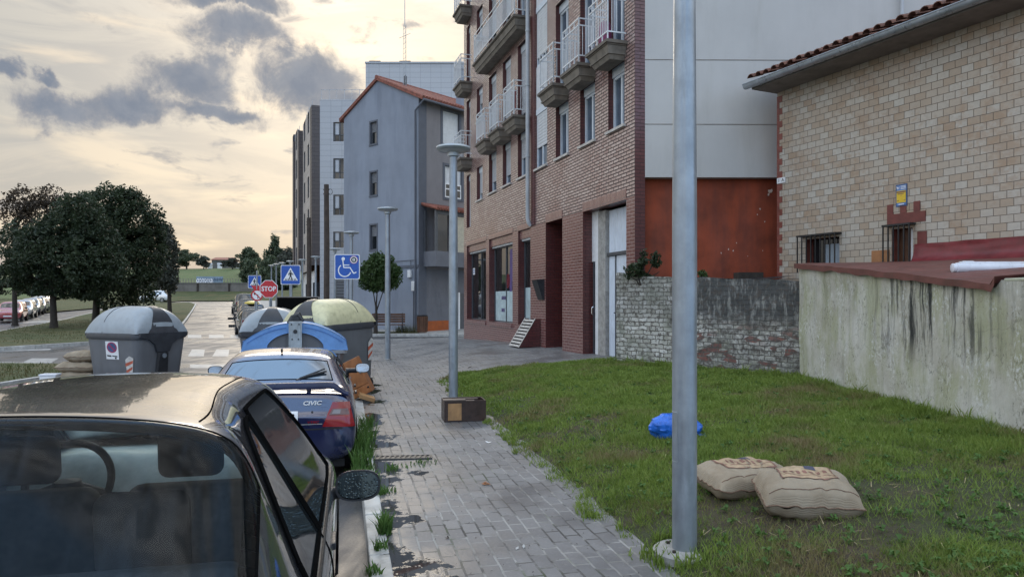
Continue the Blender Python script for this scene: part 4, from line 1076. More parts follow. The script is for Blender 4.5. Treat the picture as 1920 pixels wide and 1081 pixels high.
# dark shop interior behind the glass
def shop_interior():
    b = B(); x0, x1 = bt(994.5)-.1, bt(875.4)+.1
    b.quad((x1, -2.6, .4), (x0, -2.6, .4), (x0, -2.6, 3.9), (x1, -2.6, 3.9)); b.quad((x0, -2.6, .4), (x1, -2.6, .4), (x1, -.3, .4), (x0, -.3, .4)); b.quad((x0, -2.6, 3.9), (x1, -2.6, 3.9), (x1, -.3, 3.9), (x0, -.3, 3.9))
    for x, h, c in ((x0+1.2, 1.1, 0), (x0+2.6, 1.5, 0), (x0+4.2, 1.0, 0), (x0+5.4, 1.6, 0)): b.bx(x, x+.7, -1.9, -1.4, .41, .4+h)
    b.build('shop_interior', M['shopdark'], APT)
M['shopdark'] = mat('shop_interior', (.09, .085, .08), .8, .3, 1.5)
shop_interior()
def cellar_vent():
    p = G(1000, 652); t = thing('vent_hood', 'sloped vent hood of pale slats against the brick pier by the shop door', 'vent', (0, 0, 0), 0)
    x = bt(1003); q = Matrix.Rotation(BRZ, 4, 'Z') @ Vector((x, .02, 0))+BO
    t.location = (q.x, q.y, gz(q.x, q.y)); t.rotation_euler = (0, 0, BRZ)
    # local: slope rises along -x (towards the viewer side) as the photo shows it leaning on the wall
    w, h, d = .95, .80, .62
    b = B(); b.add([(-w/2, 0, 0), (-w/2, d, 0), (-w/2, .12, h), (-w/2, 0, h), (w/2, 0, 0), (w/2, d, 0), (w/2, .12, h), (w/2, 0, h)], [(0, 1, 2, 3), (4, 7, 6, 5), (3, 2, 6, 7)]); b.build('side_panel', M['brickred'], t)
    b = B(); nsl = 9
    for i in range(nsl):
        a = i/nsl; c = (i+.55)/nsl
        y0, z0, y1, z1 = d+(.12-d)*a, h*a, d+(.12-d)*c, h*c
        b.add([(-w/2+.06, y0+.012, z0+.012), (w/2-.06, y0+.012, z0+.012), (w/2-.06, y1+.012, z1+.012), (-w/2+.06, y1+.012, z1+.012)], [(0, 1, 2, 3)])
    for xx in (-w/2, w/2-.06): b.add([(xx, d+.014, .0), (xx+.06, d+.014, 0), (xx+.06, .134, h+.012), (xx, .134, h+.012)], [(0, 1, 2, 3)])
    b.build('slats', M['slabtrim'], t)
    b = B(); b.quad((-w/2, d-.01, 0), (w/2, d-.01, 0), (w/2, .11, h-.02), (-w/2, .11, h-.02)); b.build('back_panel', M['dark'], t)
cellar_vent()

def flatten(sub, t):
    """hand the pieces built in a turned helper frame over to their thing, then drop the helper"""
    for ch in kids(sub):
        ch.parent = t; ch.matrix_basis = sub.matrix_basis.copy()
    bpy.data.objects.remove(sub)
# ---- grey gabled house
def grey_house():
    C0 = Vector((X_(785, 40), 40, 0)); L0 = Vector((X_(645, 44.6), 44.6, 0))
    gd = (L0-C0); GW = gd.length; gd.normalize(); rzg = math.atan2(gd.y, gd.x)
    # local x runs from the near corner along the gable (to the left), local y points out to the camera side
    t = thing('gabled_house', 'blue grey rendered house with a red tiled gable roof behind the lamps', 'building', C0, rzg)
    n = Vector((-gd.y, gd.x, 0)); 
    if n.y > 0: sg = -1
    else: sg = 1
    def gu(px): # distance along the gable
        k = (px-CX)/F; return (k*C0.y-C0.x)/(gd.x-k*gd.y)
    def gh(px, py): u = gu(px); Y = C0.y+gd.y*u; return E+(HY-py)*Y/F
    ze = 13.1; za = 14.8; zb = -.35; D = 9.5; ua = GW*.52
    wins = []
    for y0, y1 in ((229, 270), (323, 366), (422, 468)):
        wins.append((gu(706.5), gu(694.5), gh(700, y1), gh(700, y0)))
    b = B(); wall_open(b, 0, GW, zb, ze, wins, .2, y0=0)
    b.poly([(0, 0, ze), (GW, 0, ze), (ua, 0, za)]); b.build('gable_wall', [M['bluegrey'], M['greytrim']], t)
    for w in wins:
        window(t, w[0], w[1], w[2], w[3], -.18, M['darkframe'], M['glassdark'], .07, 0, .45, M['greyshut'], 0, 0)
        f = B(); f.bx(w[0]-.10, w[0]-.002, .001, .02, w[2], w[3]); f.bx(w[1]+.002, w[1]+.10, .001, .02, w[2], w[3]); f.bx(w[0]-.1, w[1]+.1, .001, .022, w[3]+.002, w[3]+.1); f.bx(w[0]-.1, w[1]+.1, .001, .05, w[2]-.1, w[2]-.002); f.build('window_surround', M['greytrim'], t)
    # front facade: plane x = 0 going back along -y; local facade coordinate s = -y
    fd = Vector((gd.y, -gd.x, 0)) if sg == -1 else Vector((-gd.y, gd.x, 0))
    fd = Matrix.Rotation(rzg, 3, 'Z') @ Vector((0, -1, 0))
    def fs(px): k = (px-CX)/F; return (k*C0.y-C0.x)/(fd.x-k*fd.y)
    def fh(px, py): Y = C0.y+fd.y*fs(px); return E+(HY-py)*Y/F
    ops = [(fs(830), fs(861), fh(845, 272), fh(845, 210)), (fs(834), fs(866), fh(845, 372), fh(845, 312))]
    sub = thing('front_side', None, None); sub.parent = t; sub.rotation_euler = (0, 0, R(-90))
    # rotate -90: sub x -> parent -y, sub y -> parent x ; the outside is parent -x = sub -y, so build mirrored
    b = B(); wall_open(b, 0, D, zb, ze, ops, -.2, y0=0); b.build('front_wall', [M['greyfront'], M['greytrim']], sub)
    for i, o in enumerate(ops):
        f = B(); 
        f.bx(o[0]+.02, o[1]-.02, .10, .14, o[2]+.02, o[3]-.02)
        f.build('window_blind', M['shutterw'], sub)
        g = B()
        for a, c, d_, e_ in ((o[0]-.16, o[0]-.002, o[2]-.12, o[3]+.14), (o[1]+.002, o[1]+.16, o[2]-.12, o[3]+.14)): g.bx(a, c, -.03, -.001, d_, e_)
        g.bx(o[0]-.0015, o[1]+.0015, -.03, -.001, o[3]+.002, o[3]+.14); g.bx(o[0]-.0015, o[1]+.0015, -.04, -.001, o[2]-.12, o[2]-.002); g.build('window_surround', M['greytrim'], sub)
        if i == 1:
            w = window(sub, o[0]+.04, o[1]-.04, o[2]+.04, o[2]+(o[3]-o[2])*.46, .02, M['signwhite'], M['glassdark'], .07, 1, trans=.5)
    c = B(); c.bx(-.02, .55, -.05, -.001, zb, ze-.002); c.build('corner_strip', M['greytrim'], sub)
    # bay with balcony: box with cream shutters, small tiled roof, grey parapet
    s0, s1 = fs(793), D-.3; zp0, zp1, zr = fh(800, 500), fh(800, 472), fh(800, 397)
    b = B(); b.bx(s0, s1, -1.1, -.002, zp0, zp1); b.build('bay_parapet', M['greytrim2'], sub)
    b = B(); b.bx(s0, s0+.14, -1.08, -.96, zp1+.002, zr); b.bx(s0+.14, s1, -1.08, -.96, zr-.22, zr); b.bx(s0, s0+.12, -.2, -.003, zp1+.002, zr); b.bx(s0+1.15, s0+1.25, -1.07, -.97, zp1+.002, zr-.222); b.build('bay_frame', M['darkframe'], sub)
    x = s0+.2
    b = B(); b.bx(s0+.16, s0+.9, -1.05, -1.02, zp1+.003, zr-.224); b.build('bay_glass', M['glassdark'], sub)
    for k in range(3):
        a = s0+1.0+k*1.5
        b = B(); 
        nn = 18
        for q in range(nn): z0 = zp1+.003+(zr-.24-zp1)*q/nn; b.bx(a+.26, a+1.5-.06, -1.04, -1.005-.008*(q % 2), z0, z0+(zr-.24-zp1)/nn-.003)
        b.build('bay_shutter', M['shuttercream'], sub)
    b = B(); 
    for q in range(26):
        a = s0-.1+q*.21; b.tube([(a, -1.35, zr+.05), (a, -.005, zr+.42)], .095, 6)
    b.build('bay_roof', M['terracotta'], sub)
    # ground floor: darker render, orange base patch, door
    b = B(); b.bx(.56, D, -.03, -.002, zb, zp0-.15); b.build('ground_floor_render', M['greytrim2'], sub)
    b = B(); b.bx(fs(795), fs(842), -.05, -.032, zb, fh(815, 601)); b.build('orange_base_panel', M['orangep'], sub)
    b = B(); b.bx(fs(858), fs(858)+.12, -.08, -.032, zb, fh(862, 548)); b.build('white_door_frame', M['signwhite'], sub)
    b = B(); b.bx(fs(858)+.13, fs(858)+1.2, -.05, -.032, zb, fh(862, 550)); b.build('door', M['darkframe'], sub)
    bpy.context.view_layer.update(); flatten(sub, t)
    # roof
    ov = .45; zr_ = .12
    r = B(); tk = .16
    def slope(u0, z0, u1, z1):
        n_ = 30
        r.add([(u0, .12, z0), (u0, -D-.4, z0), (u1, -D-.4, z1), (u1, .12, z1), (u0, .12, z0+tk), (u0, -D-.4, z0+tk), (u1, -D-.4, z1+tk), (u1, .12, z1+tk)], [(0, 1, 2, 3), (7, 6, 5, 4), (0, 3, 7, 4), (1, 5, 6, 2), (0, 4, 5, 1), (3, 2, 6, 7)])
    k = (za-ze)/ua
    slope(-ov, ze-ov*k+.02, ua, za+.02); k2 = (za-ze)/(GW-ua); slope(GW+.35, ze-.35*k2+.02, ua+.001, za+.02)
    ro = r.build('roof', M['terracotta'], t)
    r = B()
    for q in range(44):
        y = .05-q*.225
        r.tube([(-ov-.03, y, ze-ov*k+.02+tk), (ua, y, za+.02+tk)], .085, 6)
        if q % 2 == 0: r.tube([(GW+.36, y, ze-.35*k2+.02+tk), (ua, y, za+.02+tk)], .085, 5)
    r.tube([(ua, .14, za+tk+.04), (ua, -D-.4, za+tk+.04)], .13, 8)
    r.build('roof_tiles', M['terracotta'], ro)
    b = B(); b.tube([(-ov-.05, .1, ze-ov*k+.03), (-ov-.05, -D-.4, ze-ov*k+.03)], .07, 8); b.tube([(-ov, .05, ze-ov*k), (.16, .12, ze-.7), (.2, .08, ze-1.2), (.2, .08, 0)], .05, 8); b.build('gutter', M['greytrim'], ro)
    def chim(u, y, z0, z1, w, m):
        b = B(); b.bx(u-w/2, u+w/2, y-.3, y+.3, z0, z1); b.bx(u-w/2-.06, u+w/2+.06, y-.36, y+.36, z1-.14, z1-.02); b.build('chimney', m, ro)
    chim(.55, -4.0, 13.3, Z_(120, 42.5), .46, M['bluegrey']); chim(5.6, -2.5, 13.4, Z_(162, 45.5), .62, M['bluegrey'])
    b = B(); b.lathe([(.0, 0), (.09, .02), (.10, .5), (.0, .62)], 8, (ua-.4, -1.8, za+.1)); b.build('roof_cowl', M['dark'], ro)
    # boxes and cables on the gable
    for px, py0, py1, w in ((770, 506, 520, .28), (777, 527, 545, .25)):
        u = gu(px); z0, z1 = gh(px, py1), gh(px, py0); b = B(); b.bx(u-w/2, u+w/2, .002, .14, z0, z1); b.build('meter_box', M['white'], t, bevel=.02)
    b = B(); zc = gh(745, 489); b.tube([(.2, .05, zc), (GW*.55, .05, zc-.05)], .02, 5); b.tube([(gu(777), .06, gh(777, 546)), (gu(777), .06, 0)], .03, 6); b.tube([(gu(771), .04, zc), (gu(771), .04, gh(771, 506))], .015, 5); b.build('cables', M['greytrim'], t)
    b = B(); b.bx(0, GW, .001, .05, gh(745, 503), gh(745, 498)); b.build('string_course', M['greytrim'], t)
    bx_ = thing('antenna_mast', 'tall thin lattice antenna mast above the red tiled roof', 'antenna', P(759, 140, 43), 0)
    b = B(); base = -1.2; H = 6.6
    for dx, dy in ((-.09, -.06), (.09, -.06), (0, .1)): b.tube([(dx, dy, base), (dx*.9, dy*.9, 3.0)], .014, 5)
    for i in range(14):
        z = base+i*.3; b.tube([(-.09, -.06, z), (.09, -.06, z+.15)], .008, 4); b.tube([(.09, -.06, z+.15), (0, .1, z+.3)], .008, 4)
    b.tube([(0, 0, 2.9), (0, 0, H)], .022, 6); b.tube([(-.5, 0, 5.6), (.5, 0, 5.6)], .014, 4); b.tube([(-.35, 0, 2.2), (.35, 0, 2.5)], .014, 4)
    for i in range(5): b.tube([(-.4+i*.2, -.2, 5.6), (-.4+i*.2, .2, 5.6)], .008, 4)
    b.build('mast', M['galv'], bx_)
    return t
M['greyshut'] = mat('dim_shutter', (.15, .155, .17), .6, .06, 5)
M['greytrim2'] = mat('slate_render', (.15, .155, .175), .85, .06, 1.5, dirt=((.09, .095, .105), .5), streak=True)
M['orangep'] = mat('orange_panel', (.36, .085, .016), .7, .1, 3, dirt=((.2, .05, .02), .5))
grey_house()

# ---- modern block with white and dark cladding
def modern_block():
    C0 = Vector((-15.7, 58, 0)); tn = .397
    fd = Vector((-tn, 1, 0)).normalized(); rzm = math.atan2(fd.y, fd.x)
    t = thing('modern_apartments', 'stepped modern apartment block clad in white, beige and dark panels', 'building', C0, rzm)
    def ft(px): k = (px-CX)/F; return (k*C0.y-C0.x)/(fd.x-k*fd.y)
    def fz(px, py): Y = C0.y+fd.y*ft(px); return E+(HY-py)*Y/F
    H = fz(600, 186); zb = .2
    # local: x away along the street facade, +y out over the street.  White end face looks back at the viewer (plane x = 0, running to -y)
    # white end
    sub = thing('end_side', None, None); sub.parent = t; a = math.atan2(0-0, 1)
    sub.rotation_euler = (0, 0, R(-0)-rzm)   # axes parallel to the world again: x to the right, y away
    W = 13.0
    ops = []
    for y0, y1 in ((229, 265), (297, 335), (365, 403), (434, 464)):
        ops.append((X_(625, 58)-C0.x, X_(644.5, 58)-C0.x, Z_(y1, 58), Z_(y0, 58)))
    Hc = H
    b = B(); wall_open(b, -.0, W, zb, Hc, ops, -.25, y0=0); b.build('white_end_wall', [M['panel'], M['darkframe']], sub)
    for o in ops:
        f = B(); f.bx(o[0], o[1], .12, .2, o[2], o[3]); g = f.build('window', M['glassdark'], sub)
        f = B(); f.bx(o[0]+.05, o[0]+.12, .06, .118, o[2]+.05, o[3]-.05); xm = (o[0]*.45+o[1]*.55); f.bx(xm, xm+.09, .06, .118, o[2]+.05, o[3]-.05); f.bx(o[0]+.05, o[1]-.05, .06, .116, o[2]+.5, o[2]+.56); f.build('window_frame', M['darkframe'], g)
        f = B(); f.bx(o[0]+.14, xm-.03, .10, .119, o[2]+.58, o[3]-.1); f.build('curtain', M['shutter'], g)
    # ground-floor lattice door
    b = B(); x0 = X_(629, 58)-C0.x; x1 = X_(645, 58)-C0.x; z0, z1 = .25, Z_(523, 58)
    for i in range(9): xx = x0+(x1-x0)*i/8; b.bx(xx, xx+.03, -.04, -.01, z0, z1)
    for i in range(14): zz = z0+(z1-z0)*i/13; b.bx(x0, x1, -.055, -.041, zz, zz+.03)
    b.build('lattice_door', M['dark'], sub)
    b = B(); b.poly([(0, .02, Hc), (W, .02, Hc), (W, 14, Hc), (0, 14, Hc)]); b.poly([(W, 0, zb), (W, 14, zb), (W, 14, Hc), (W, 0, Hc)]); b.build('roof_slab', M['concrete'], sub)
    # penthouse
    p0, p1 = X_(690, 63)-C0.x, X_(880, 63)-C0.x
    b = B(); zt = Z_(126, 63)
    b.bx(p0, p1, 4, 12, Hc-1, zt); b.build('penthouse', M['panel'], sub)
    b = B(); b.bx(p0-.05, p1, 3.9, 12.1, zt+.002, zt+.12); b.build('penthouse_coping', M['shutter'], sub)
    for px in (701, 1000):
        xx = X_(px, 63)-C0.x if px < 900 else X_(758, 63)-C0.x
        b = B(); b.bx(xx-.42, xx+.42, 5.5, 6.4, zt+.12, zt+.62); b.bx(xx-.5, xx+.5, 5.4, 6.5, zt+.622, zt+.7); b.build('chimney', M['wood'], sub)
    # roof-terrace railing posts
    b = B()
    for i in range(9):
        xx = .1+i*.62; b.bx(xx, xx+.03, .12, .15, Hc, Hc+.85)
    b.bx(.1, 5.1, .12, .15, Hc+.8, Hc+.84); b.build('roof_railing', M['shutter'], sub)
    flatten(sub, t)
    # street facade: dark fins and beige bays stepping out towards the street
    yd = Vector((-fd.y, fd.x, 0))
    def ftp(px, p): k = (px-CX)/F; C = C0+yd*p; return (k*C.y-C.x)/(fd.x-k*fd.y)
    steps = [(.65, 588, 567.5, H-.5), (1.0, 562, 553.5, H-.9), (1.15, 551.5, 549.8, H-1.1)]
    xs, pp = 0., 0.
    for p, pa, pb_, z1 in steps:
        b = B(); b.bx(xs, xs+1.2, pp-.6, p, 4.6, z1); b.build('dark_fin', M['darkclad'], t)
        x0, x1 = xs+1.21, ftp(pb_, p); ops = []; n = max(1, int((x1-x0)/2.6))
        for k in range(n):
            xc = x0+(x1-x0)*(k+.5)/n
            for fl in range(5): ops.append((xc-.55, xc+.55, 4.9+fl*2.75, 6.7+fl*2.75))
        b = B(); wall_open(b, x0, x1, 4.2, z1-.2, ops, .25, y0=p-.02); b.quad((x0, p-.02, z1-.2), (x1, p-.02, z1-.2), (x1, -6, z1-.2), (x0, -6, z1-.2)); b.build('beige_bay', [M['beige'], M['darkframe']], t)
        b = B()
        for o in ops: b.quad((o[0], p-.24, o[2]), (o[1], p-.24, o[2]), (o[1], p-.24, o[3]), (o[0], p-.24, o[3]))
        b.build('window_glazing', M['glassdark'], t)
        r = B()
        for i in range(int((x1-x0)/1.2)): r.bx(x0+i*1.2, x0+i*1.2+.04, p-.2, p-.16, z1-.2, z1+.7)
        r.build('roof_railing', M['shutter'], t); xs, pp = x1, p
    x1 = xs
    b = B(); ops = [(x, x+1.6, .3, 3.2) for x in np.arange(1, x1-2, 3.1)]
    wall_open(b, 0, x1, zb, 4.2, ops, .3, y0=.28); b.build('white_ground_floor', [M['white'], M['darkframe']], t)
    b = B()
    for o in ops: b.quad((o[0], .0, o[2]), (o[1], .0, o[2]), (o[1], .0, o[3]), (o[0], .0, o[3]))
    b.build('shop_glazing', M['glassdark'], t)
    b = B(); b.poly([(x1, .3, zb), (x1, .3, H), (x1, -12, H), (x1, -12, zb)]); b.build('far_end_wall', M['wood'], t)
    return t
modern_block()

# ---- tiled house on the right
HX0, HT = 12.11, .473        # wall plane X + HT*Y = HX0
def hY(px): return HX0/((px-CX)/F+HT)
hc = Vector((HX0-HT*14.3, 14.3, 0)); hd = Vector((HT, -1, 0)).normalized(); HRZ = math.atan2(hd.y, hd.x)
def hs(px): return (14.3-hY(px))*math.sqrt(1+HT*HT)
def hz(px, py): return E+(HY-py)*hY(px)/F
def tile_house():
    t = thing('tiled_house', 'house faced in cream and brown wall tiles under a weathered clay tile eave', 'building', hc, HRZ)
    # local x along the wall towards the viewer; local y: left of that direction = away from viewer; the visible side is -y
    LEN = 11.5; H = hz(1460, 178)+.05
    w1 = (hs(1511), hs(1574), hz(1540, 505), hz(1540, 446)); w2 = (hs(1672), hs(1712), hz(1690, 505), hz(1690, 428))
    b = B(); wall_open(b, 0, LEN, -.2, H, [w1, w2], -.22, y0=0); b.build('tiled_wall', [M['housetile'], M['quoin']], t)
    b = B(); D = 9
    b.quad((0, 0, -.2), (0, D, -.2), (0, D, H), (0, 0, H)); b.quad((LEN, 0, -.2), (LEN, D, -.2), (LEN, D, H), (LEN, 0, H)); b.quad((0, D, -.2), (LEN, D, -.2), (LEN, D, H), (0, D, H)); b.build('side_walls', M['quoin'], t)
    q = B()
    for i in range(int(H/.126)):
        z = i*.126; wd = .13 if i % 2 else .055; q.bx(-.006, wd, -.006, .10, z, z+.123)
    q.build('corner_quoins', M['quoin'], t)
    for wn, nm in ((w1, 'a'), (w2, 'b')):
        f = B(); f.quad((wn[0], .2, wn[2]), (wn[1], .2, wn[2]), (wn[1], .2, wn[3]), (wn[0], .2, wn[3])); w = f.build('window', M['glassdark'] if nm == 'a' else M['wood'], t)
        f = B()
        if nm == 'a':
            f.bx(wn[0]+.35, wn[1], .12, .19, wn[2], wn[2]+.0+ (wn[3]-wn[2])*.8)
            f.build('shutter', M['paleblue'], w)
        else:
            f.bx(wn[0]+(wn[1]-wn[0])*.72, wn[0]+(wn[1]-wn[0])*.9, .1, .19, wn[2], wn[3]); f.build('frame', M['signwhite'], w)
        g = B(); n = 8 if nm == 'a' else 5; pr = .16 if nm == 'a' else .14
        x0, x1, z0, z1 = wn[0]-.06, wn[1]+.03, wn[2]-.05, wn[3]+.04
        for i in range(n+1):
            x = x0+(x1-x0)*i/n; g.bx(x-.009, x+.009, -pr-.009, -pr+.009, z0, z1)
        g.bx(x0-.02, x1+.02, -pr-.012, -.002, z1, z1+.03); g.bx(x0, x1, -pr-.012, -pr+.012, z0+.1, z0+.12); g.build('window_grille', M['signblack'], t)
    # broken red lintel tiles over the second window
    zl = w2[3]+.08; a = w2[0]
    for q in ((a-.08, w2[1]+.22, zl, zl+.17), (a-.08, a+.03, zl+.173, zl+.34), (a+.16, a+.27, zl+.173, zl+.34), (a+.40, a+.51, zl+.173, zl+.34), (w2[1]+.08, w2[1]+.24, w2[3]-.55, w2[3]-.08), (a-.34, a-.14, w2[3]-.62, w2[3]-.46)):
        rb = B(); rb.bx(q[0], q[1], -.012, -.001, q[2], q[3]); rb.build('red_trim', M['redtile'], t)
    ob = B(); ob.bx(hs(1635), hs(1668), -.014, -.001, hz(1650, 505), hz(1650, 469)); ob.build('orange_patch', M['orangetile'], t)
    fl = B(); n = 24; x0, x1 = hs(1716), LEN
    def fn(u, v):
        x = x0+(x1-x0)*u; zt = 2.62+.0*u; zb_ = 2.30-.03*u
        o = -.02-.03*abs(mnoise.noise(Vector((x*2.2, v*2.5, 2))))-.16*(1-v)**4
        return (x, o, zb_+(zt-zb_)*v+.012*mnoise.noise(Vector((x*3, 0, 0))))
    fl.grid(fn, 60, 12); fl.build('roof_flashing', M['redflash'], t, smooth=60)
    # eave: soffit, gutter, tiles
    e = B(); ov = .62; e.bx(-.06, LEN+.3, -ov, D+.4, H, H+.10); e.build('eave_slab', M['eave'], t)
    g = B(); segs = 10
    prof = [(math.cos(a), math.sin(a)) for a in np.linspace(math.pi, 2*math.pi, segs)]
    gx0, gx1 = -.16, LEN+.3; gy, gz_ = -ov-.07, H+.10; r_ = .085
    vs = []
    for x in (gx0, gx1):
        for c_, s_ in prof: vs.append((x, gy+c_*r_, gz_+s_*r_))
        for c_, s_ in prof[::-1]: vs.append((x, gy+c_*(r_-.008), gz_+s_*(r_-.008)))
    m_ = segs*2
    g.add(vs, [(i, (i+1) % m_, m_+(i+1) % m_, m_+i) for i in range(m_)]+[tuple(range(segs))])
    g.tube([(gx0, gy-r_, gz_+.005), (gx1, gy-r_, gz_+.005)], .013, 6)
    for i in range(15):
        x = gx0+.4+i*.72
        for (c0, s0), (c1, s1) in zip(prof, prof[1:]): 
            g.quad((x, gy+c0*(r_+.007), gz_+s0*(r_+.007)), (x+.03, gy+c0*(r_+.007), gz_+s0*(r_+.007)), (x+.03, gy+c1*(r_+.007), gz_+s1*(r_+.007)), (x, gy+c1*(r_+.007), gz_+s1*(r_+.007)))
    g.build('gutter', M['gutter'], t, smooth=40)
    rr = B(); sl = .36; rr.add([(-.06, -ov, H+.102), (LEN+.3, -ov, H+.102), (LEN+.3, D/2, H+.102+sl*(D/2+ov)), (-.06, D/2, H+.102+sl*(D/2+ov)), (LEN+.3, D+.4, H+.102), (-.06, D+.4, H+.102)], [(0, 1, 2, 3), (3, 2, 4, 5), (0, 3, 5), (1, 4, 2)]); ro = rr.build('roof', M['oldtile'], t)
    tl = B(); rng = random.Random(6)
    n = int((LEN+.3)/.20)
    for i in range(n):
        x = .0+i*.20
        for k in range(7):
            y0 = -ov-.10+k*.36; y1 = y0+.42; z0 = H+.15+sl*(y0+ov)+.05*0; dz = rng.uniform(-.008, .012)
            a0, a1 = .082, .070
            vs = []; sg = 7
            for (yy, rr_) in ((y0, a0), (y1, a1)):
                for q in range(sg):
                    an = math.pi*q/(sg-1); vs.append((x+math.cos(an)*rr_+rng.uniform(-.003, .003), yy, H+.215+sl*(yy+ov)+math.sin(an)*rr_*.9+dz+(.022 if yy == y0 else 0)))
                for q in range(sg)[::-1]:
                    an = math.pi*q/(sg-1); vs.append((x+math.cos(an)*(rr_-.014), yy, H+.215+sl*(yy+ov)+math.sin(an)*(rr_-.014)*.9+dz+(.022 if yy == y0 else 0)))
            mm = sg*2
            tl.add(vs, [(q, q+1, mm+q+1, mm+q) for q in range(sg-1)]+[(q, mm-1-q, mm-2-q, q+1) for q in range(sg-1)])
    tl.build('roof_tiles', M['oldtile'], ro, smooth=50)
    # notice and number plate
    x0, x1, z0, z1 = hs(1680.5), hs(1701.5), hz(1690, 387), hz(1690, 345.5); nt = thing('notice_sign', 'blue and yellow notice sheet fixed to the tiled wall above the barred window', 'sign', hc+hd*((x0+x1)/2)+Vector((0, 0, (z0+z1)/2)), HRZ)
    w, h = (x1-x0)/2, (z1-z0)/2
    b = B(); b.bx(-w, w, -.012, -.001, -h, h); b.build('board', M['noticeblue2'], nt)
    b = B(); b.bx(-w+.02, w-.02, -.015, -.0125, -h+.02, h-.02); b.build('blue_sheet', M['noticeblue'], nt)
    b = B(); b.bx(-w+.018, w-.018, -.018, -.0155, -h*.66, h*.42); b.build('yellow_sheet', M['signyellow'], nt)
    b = B()
    for i, (z, l, r2, hh) in enumerate(((.24, .8, .8, .022), (.10, .62, .5, .012), (-.05, .1, .1, .01), (-.5, .7, -.4, .012), (-.5, -.1, .1, .012), (-.5, -.5, .7, .012))):
        b.bx(-w*l, w*r2, -.0195, -.0185, h*z, h*z+hh) if -w*l < w*r2 else b.bx(w*r2, -w*l, -.0195, -.0185, h*z, h*z+hh)
    b.build('print_lines', M['printred'], nt)
    b = B(); b.add([(-w*.85, -.017, h*.86), (-w*.7, -.017, h*.52), (-w*.55, -.017, h*.75), (-w*.4, -.017, h*.52), (-w*.3, -.017, h*.86), (-w*.45, -.017, h*.7), (-w*.7, -.017, h*.78)], [(0, 1, 2, 6), (2, 3, 4, 5)])
    for q in range(3): b.bx(-w*.1, w*.85, -.018, -.0165, h*(.55+q*.12), h*(.6+q*.12))
    b.bx(-w*.5, w*.5, -.018, -.0165, -h*.85, -h*.78); b.build('white_print', M['signwhite'], nt)
    nb = thing('house_number', 'small white house number tile on the corner of the tiled house', 'number plate', hc+hd*.11+Vector((0, 0, hz(1462, 339))), HRZ)
    b = B(); b.bx(-.10, -.002, -.022, -.001, -.055, .055); b.bx(.002, .10, -.022, -.001, -.055, .055); b.build('tile', M['plate'], nb)
    vs, fs = text_geo('1', .10, .001); b = B(); b.T = frame3((-.05, -.0235, 0), (1, 0, 0), (0, 0, 1)); b.add(vs, fs); vs, fs = text_geo('A', .10, .001); b.T = frame3((.05, -.0235, 0), (1, 0, 0), (0, 0, 1)); b.add(vs, fs); b.build('characters', M['signblack'], nb)
    return t
M['paleblue'] = mat('pale_blue_shutter', (.30, .36, .42), .6, .06, 6)
M['redtile'] = mat('dark_red_tile', (.15, .035, .028), .45, .12, 8)
M['orangetile'] = mat('orange_tile_patch', (.34, .15, .06), .5, .1, 6)
M['noticeblue2'] = mat('notice_frame', (.05, .10, .22), .4, .08, 6)
tile_house()
# ---- lean-to annex with the stained wall
M['slabtrim2'] = mat('pale_mouldy_coping', (.42, .43, .33), .85, .12, 3, dirt=((.30, .33, .16), .6))
def annex():
    t = thing('lean_to_shed', 'low lean-to shed with a mouldy stained white wall and dark red flat roof', 'shed', (0, 0, 0), 0)
    y0, y1 = WB[1], WA[1]; n = 40
    def top(y):
        k = (y-y0)/(y1-y0)
        if y < 6.95: return 1.90
        return 1.735+.52*((y-6.5)/(y1-6.5))**.8+.012*mnoise.noise(Vector((0, y*2.5, 1)))
    def wx(y, z): return lawn_r(y)+.018*mnoise.noise(Vector((y*1.3, z*1.3, 3)))+.008*mnoise.noise(Vector((y*5, z*5, 4)))+.010*(1-sst(1.9, 2.0, z))
    b = B()
    def fn(u, v):
        y = y1-(y1-y0)*u; zb_ = gz(lawn_r(y), y)-.2; z = zb_+(top(y)-zb_)*v; return (wx(y, z), y, z)
    b.grid(fn, 90, 24)
    # left end face (turned away) and a raised pale end piece on the right
    b.poly([(wx(y1, .2), y1, 0), (6.7, y1+.03, 0), (6.7, y1+.03, 2.28), (wx(y1, 2), y1, top(y1))])
    w = b.build('stained_wall', M['stained'], t, smooth=50)
    b = B(); b.bx(wx(6.5, 1.8)-.015, wx(6.5, 1.8)+.5, y0, 6.9, 1.885, 1.915); b.build('pale_coping', M['slabtrim2'], w, bevel=.01)
    # roof membrane rising to the tiled house
    r = B()
    def rf(u, v):
        y = y1+.02-(y1-6.92)*u; xf = lawn_r(y)-.05; xb = HX0-HT*(y)-.03
        x = xf+(xb-xf)*v; zt = top(y)+.035; zb_ = 2.33-.05*u
        z = zt+(zb_-zt)*v+.012*mnoise.noise(Vector((x*2, y*2, 7))); return (x, y, z)
    r.grid(rf, 60, 16)
    def lip(u, v):
        y = y1+.02-(y1-6.92)*u; q = rf(u, 0); return (q[0]-.006+.004*mnoise.noise(Vector((y*6, v, 0))), q[1], q[2]-(.075+.035*mnoise.noise(Vector((y*3, 0, 5))))*v)
    r.grid(lip, 90, 2); r.build('red_roof', M['redroof'], t, smooth=50)
    b = B(); b.bx(lawn_r(6)+.1, 9, y0, 6.9, 1.5, 1.86); b.build('rear_slab', M['redroof'], t)
annex()
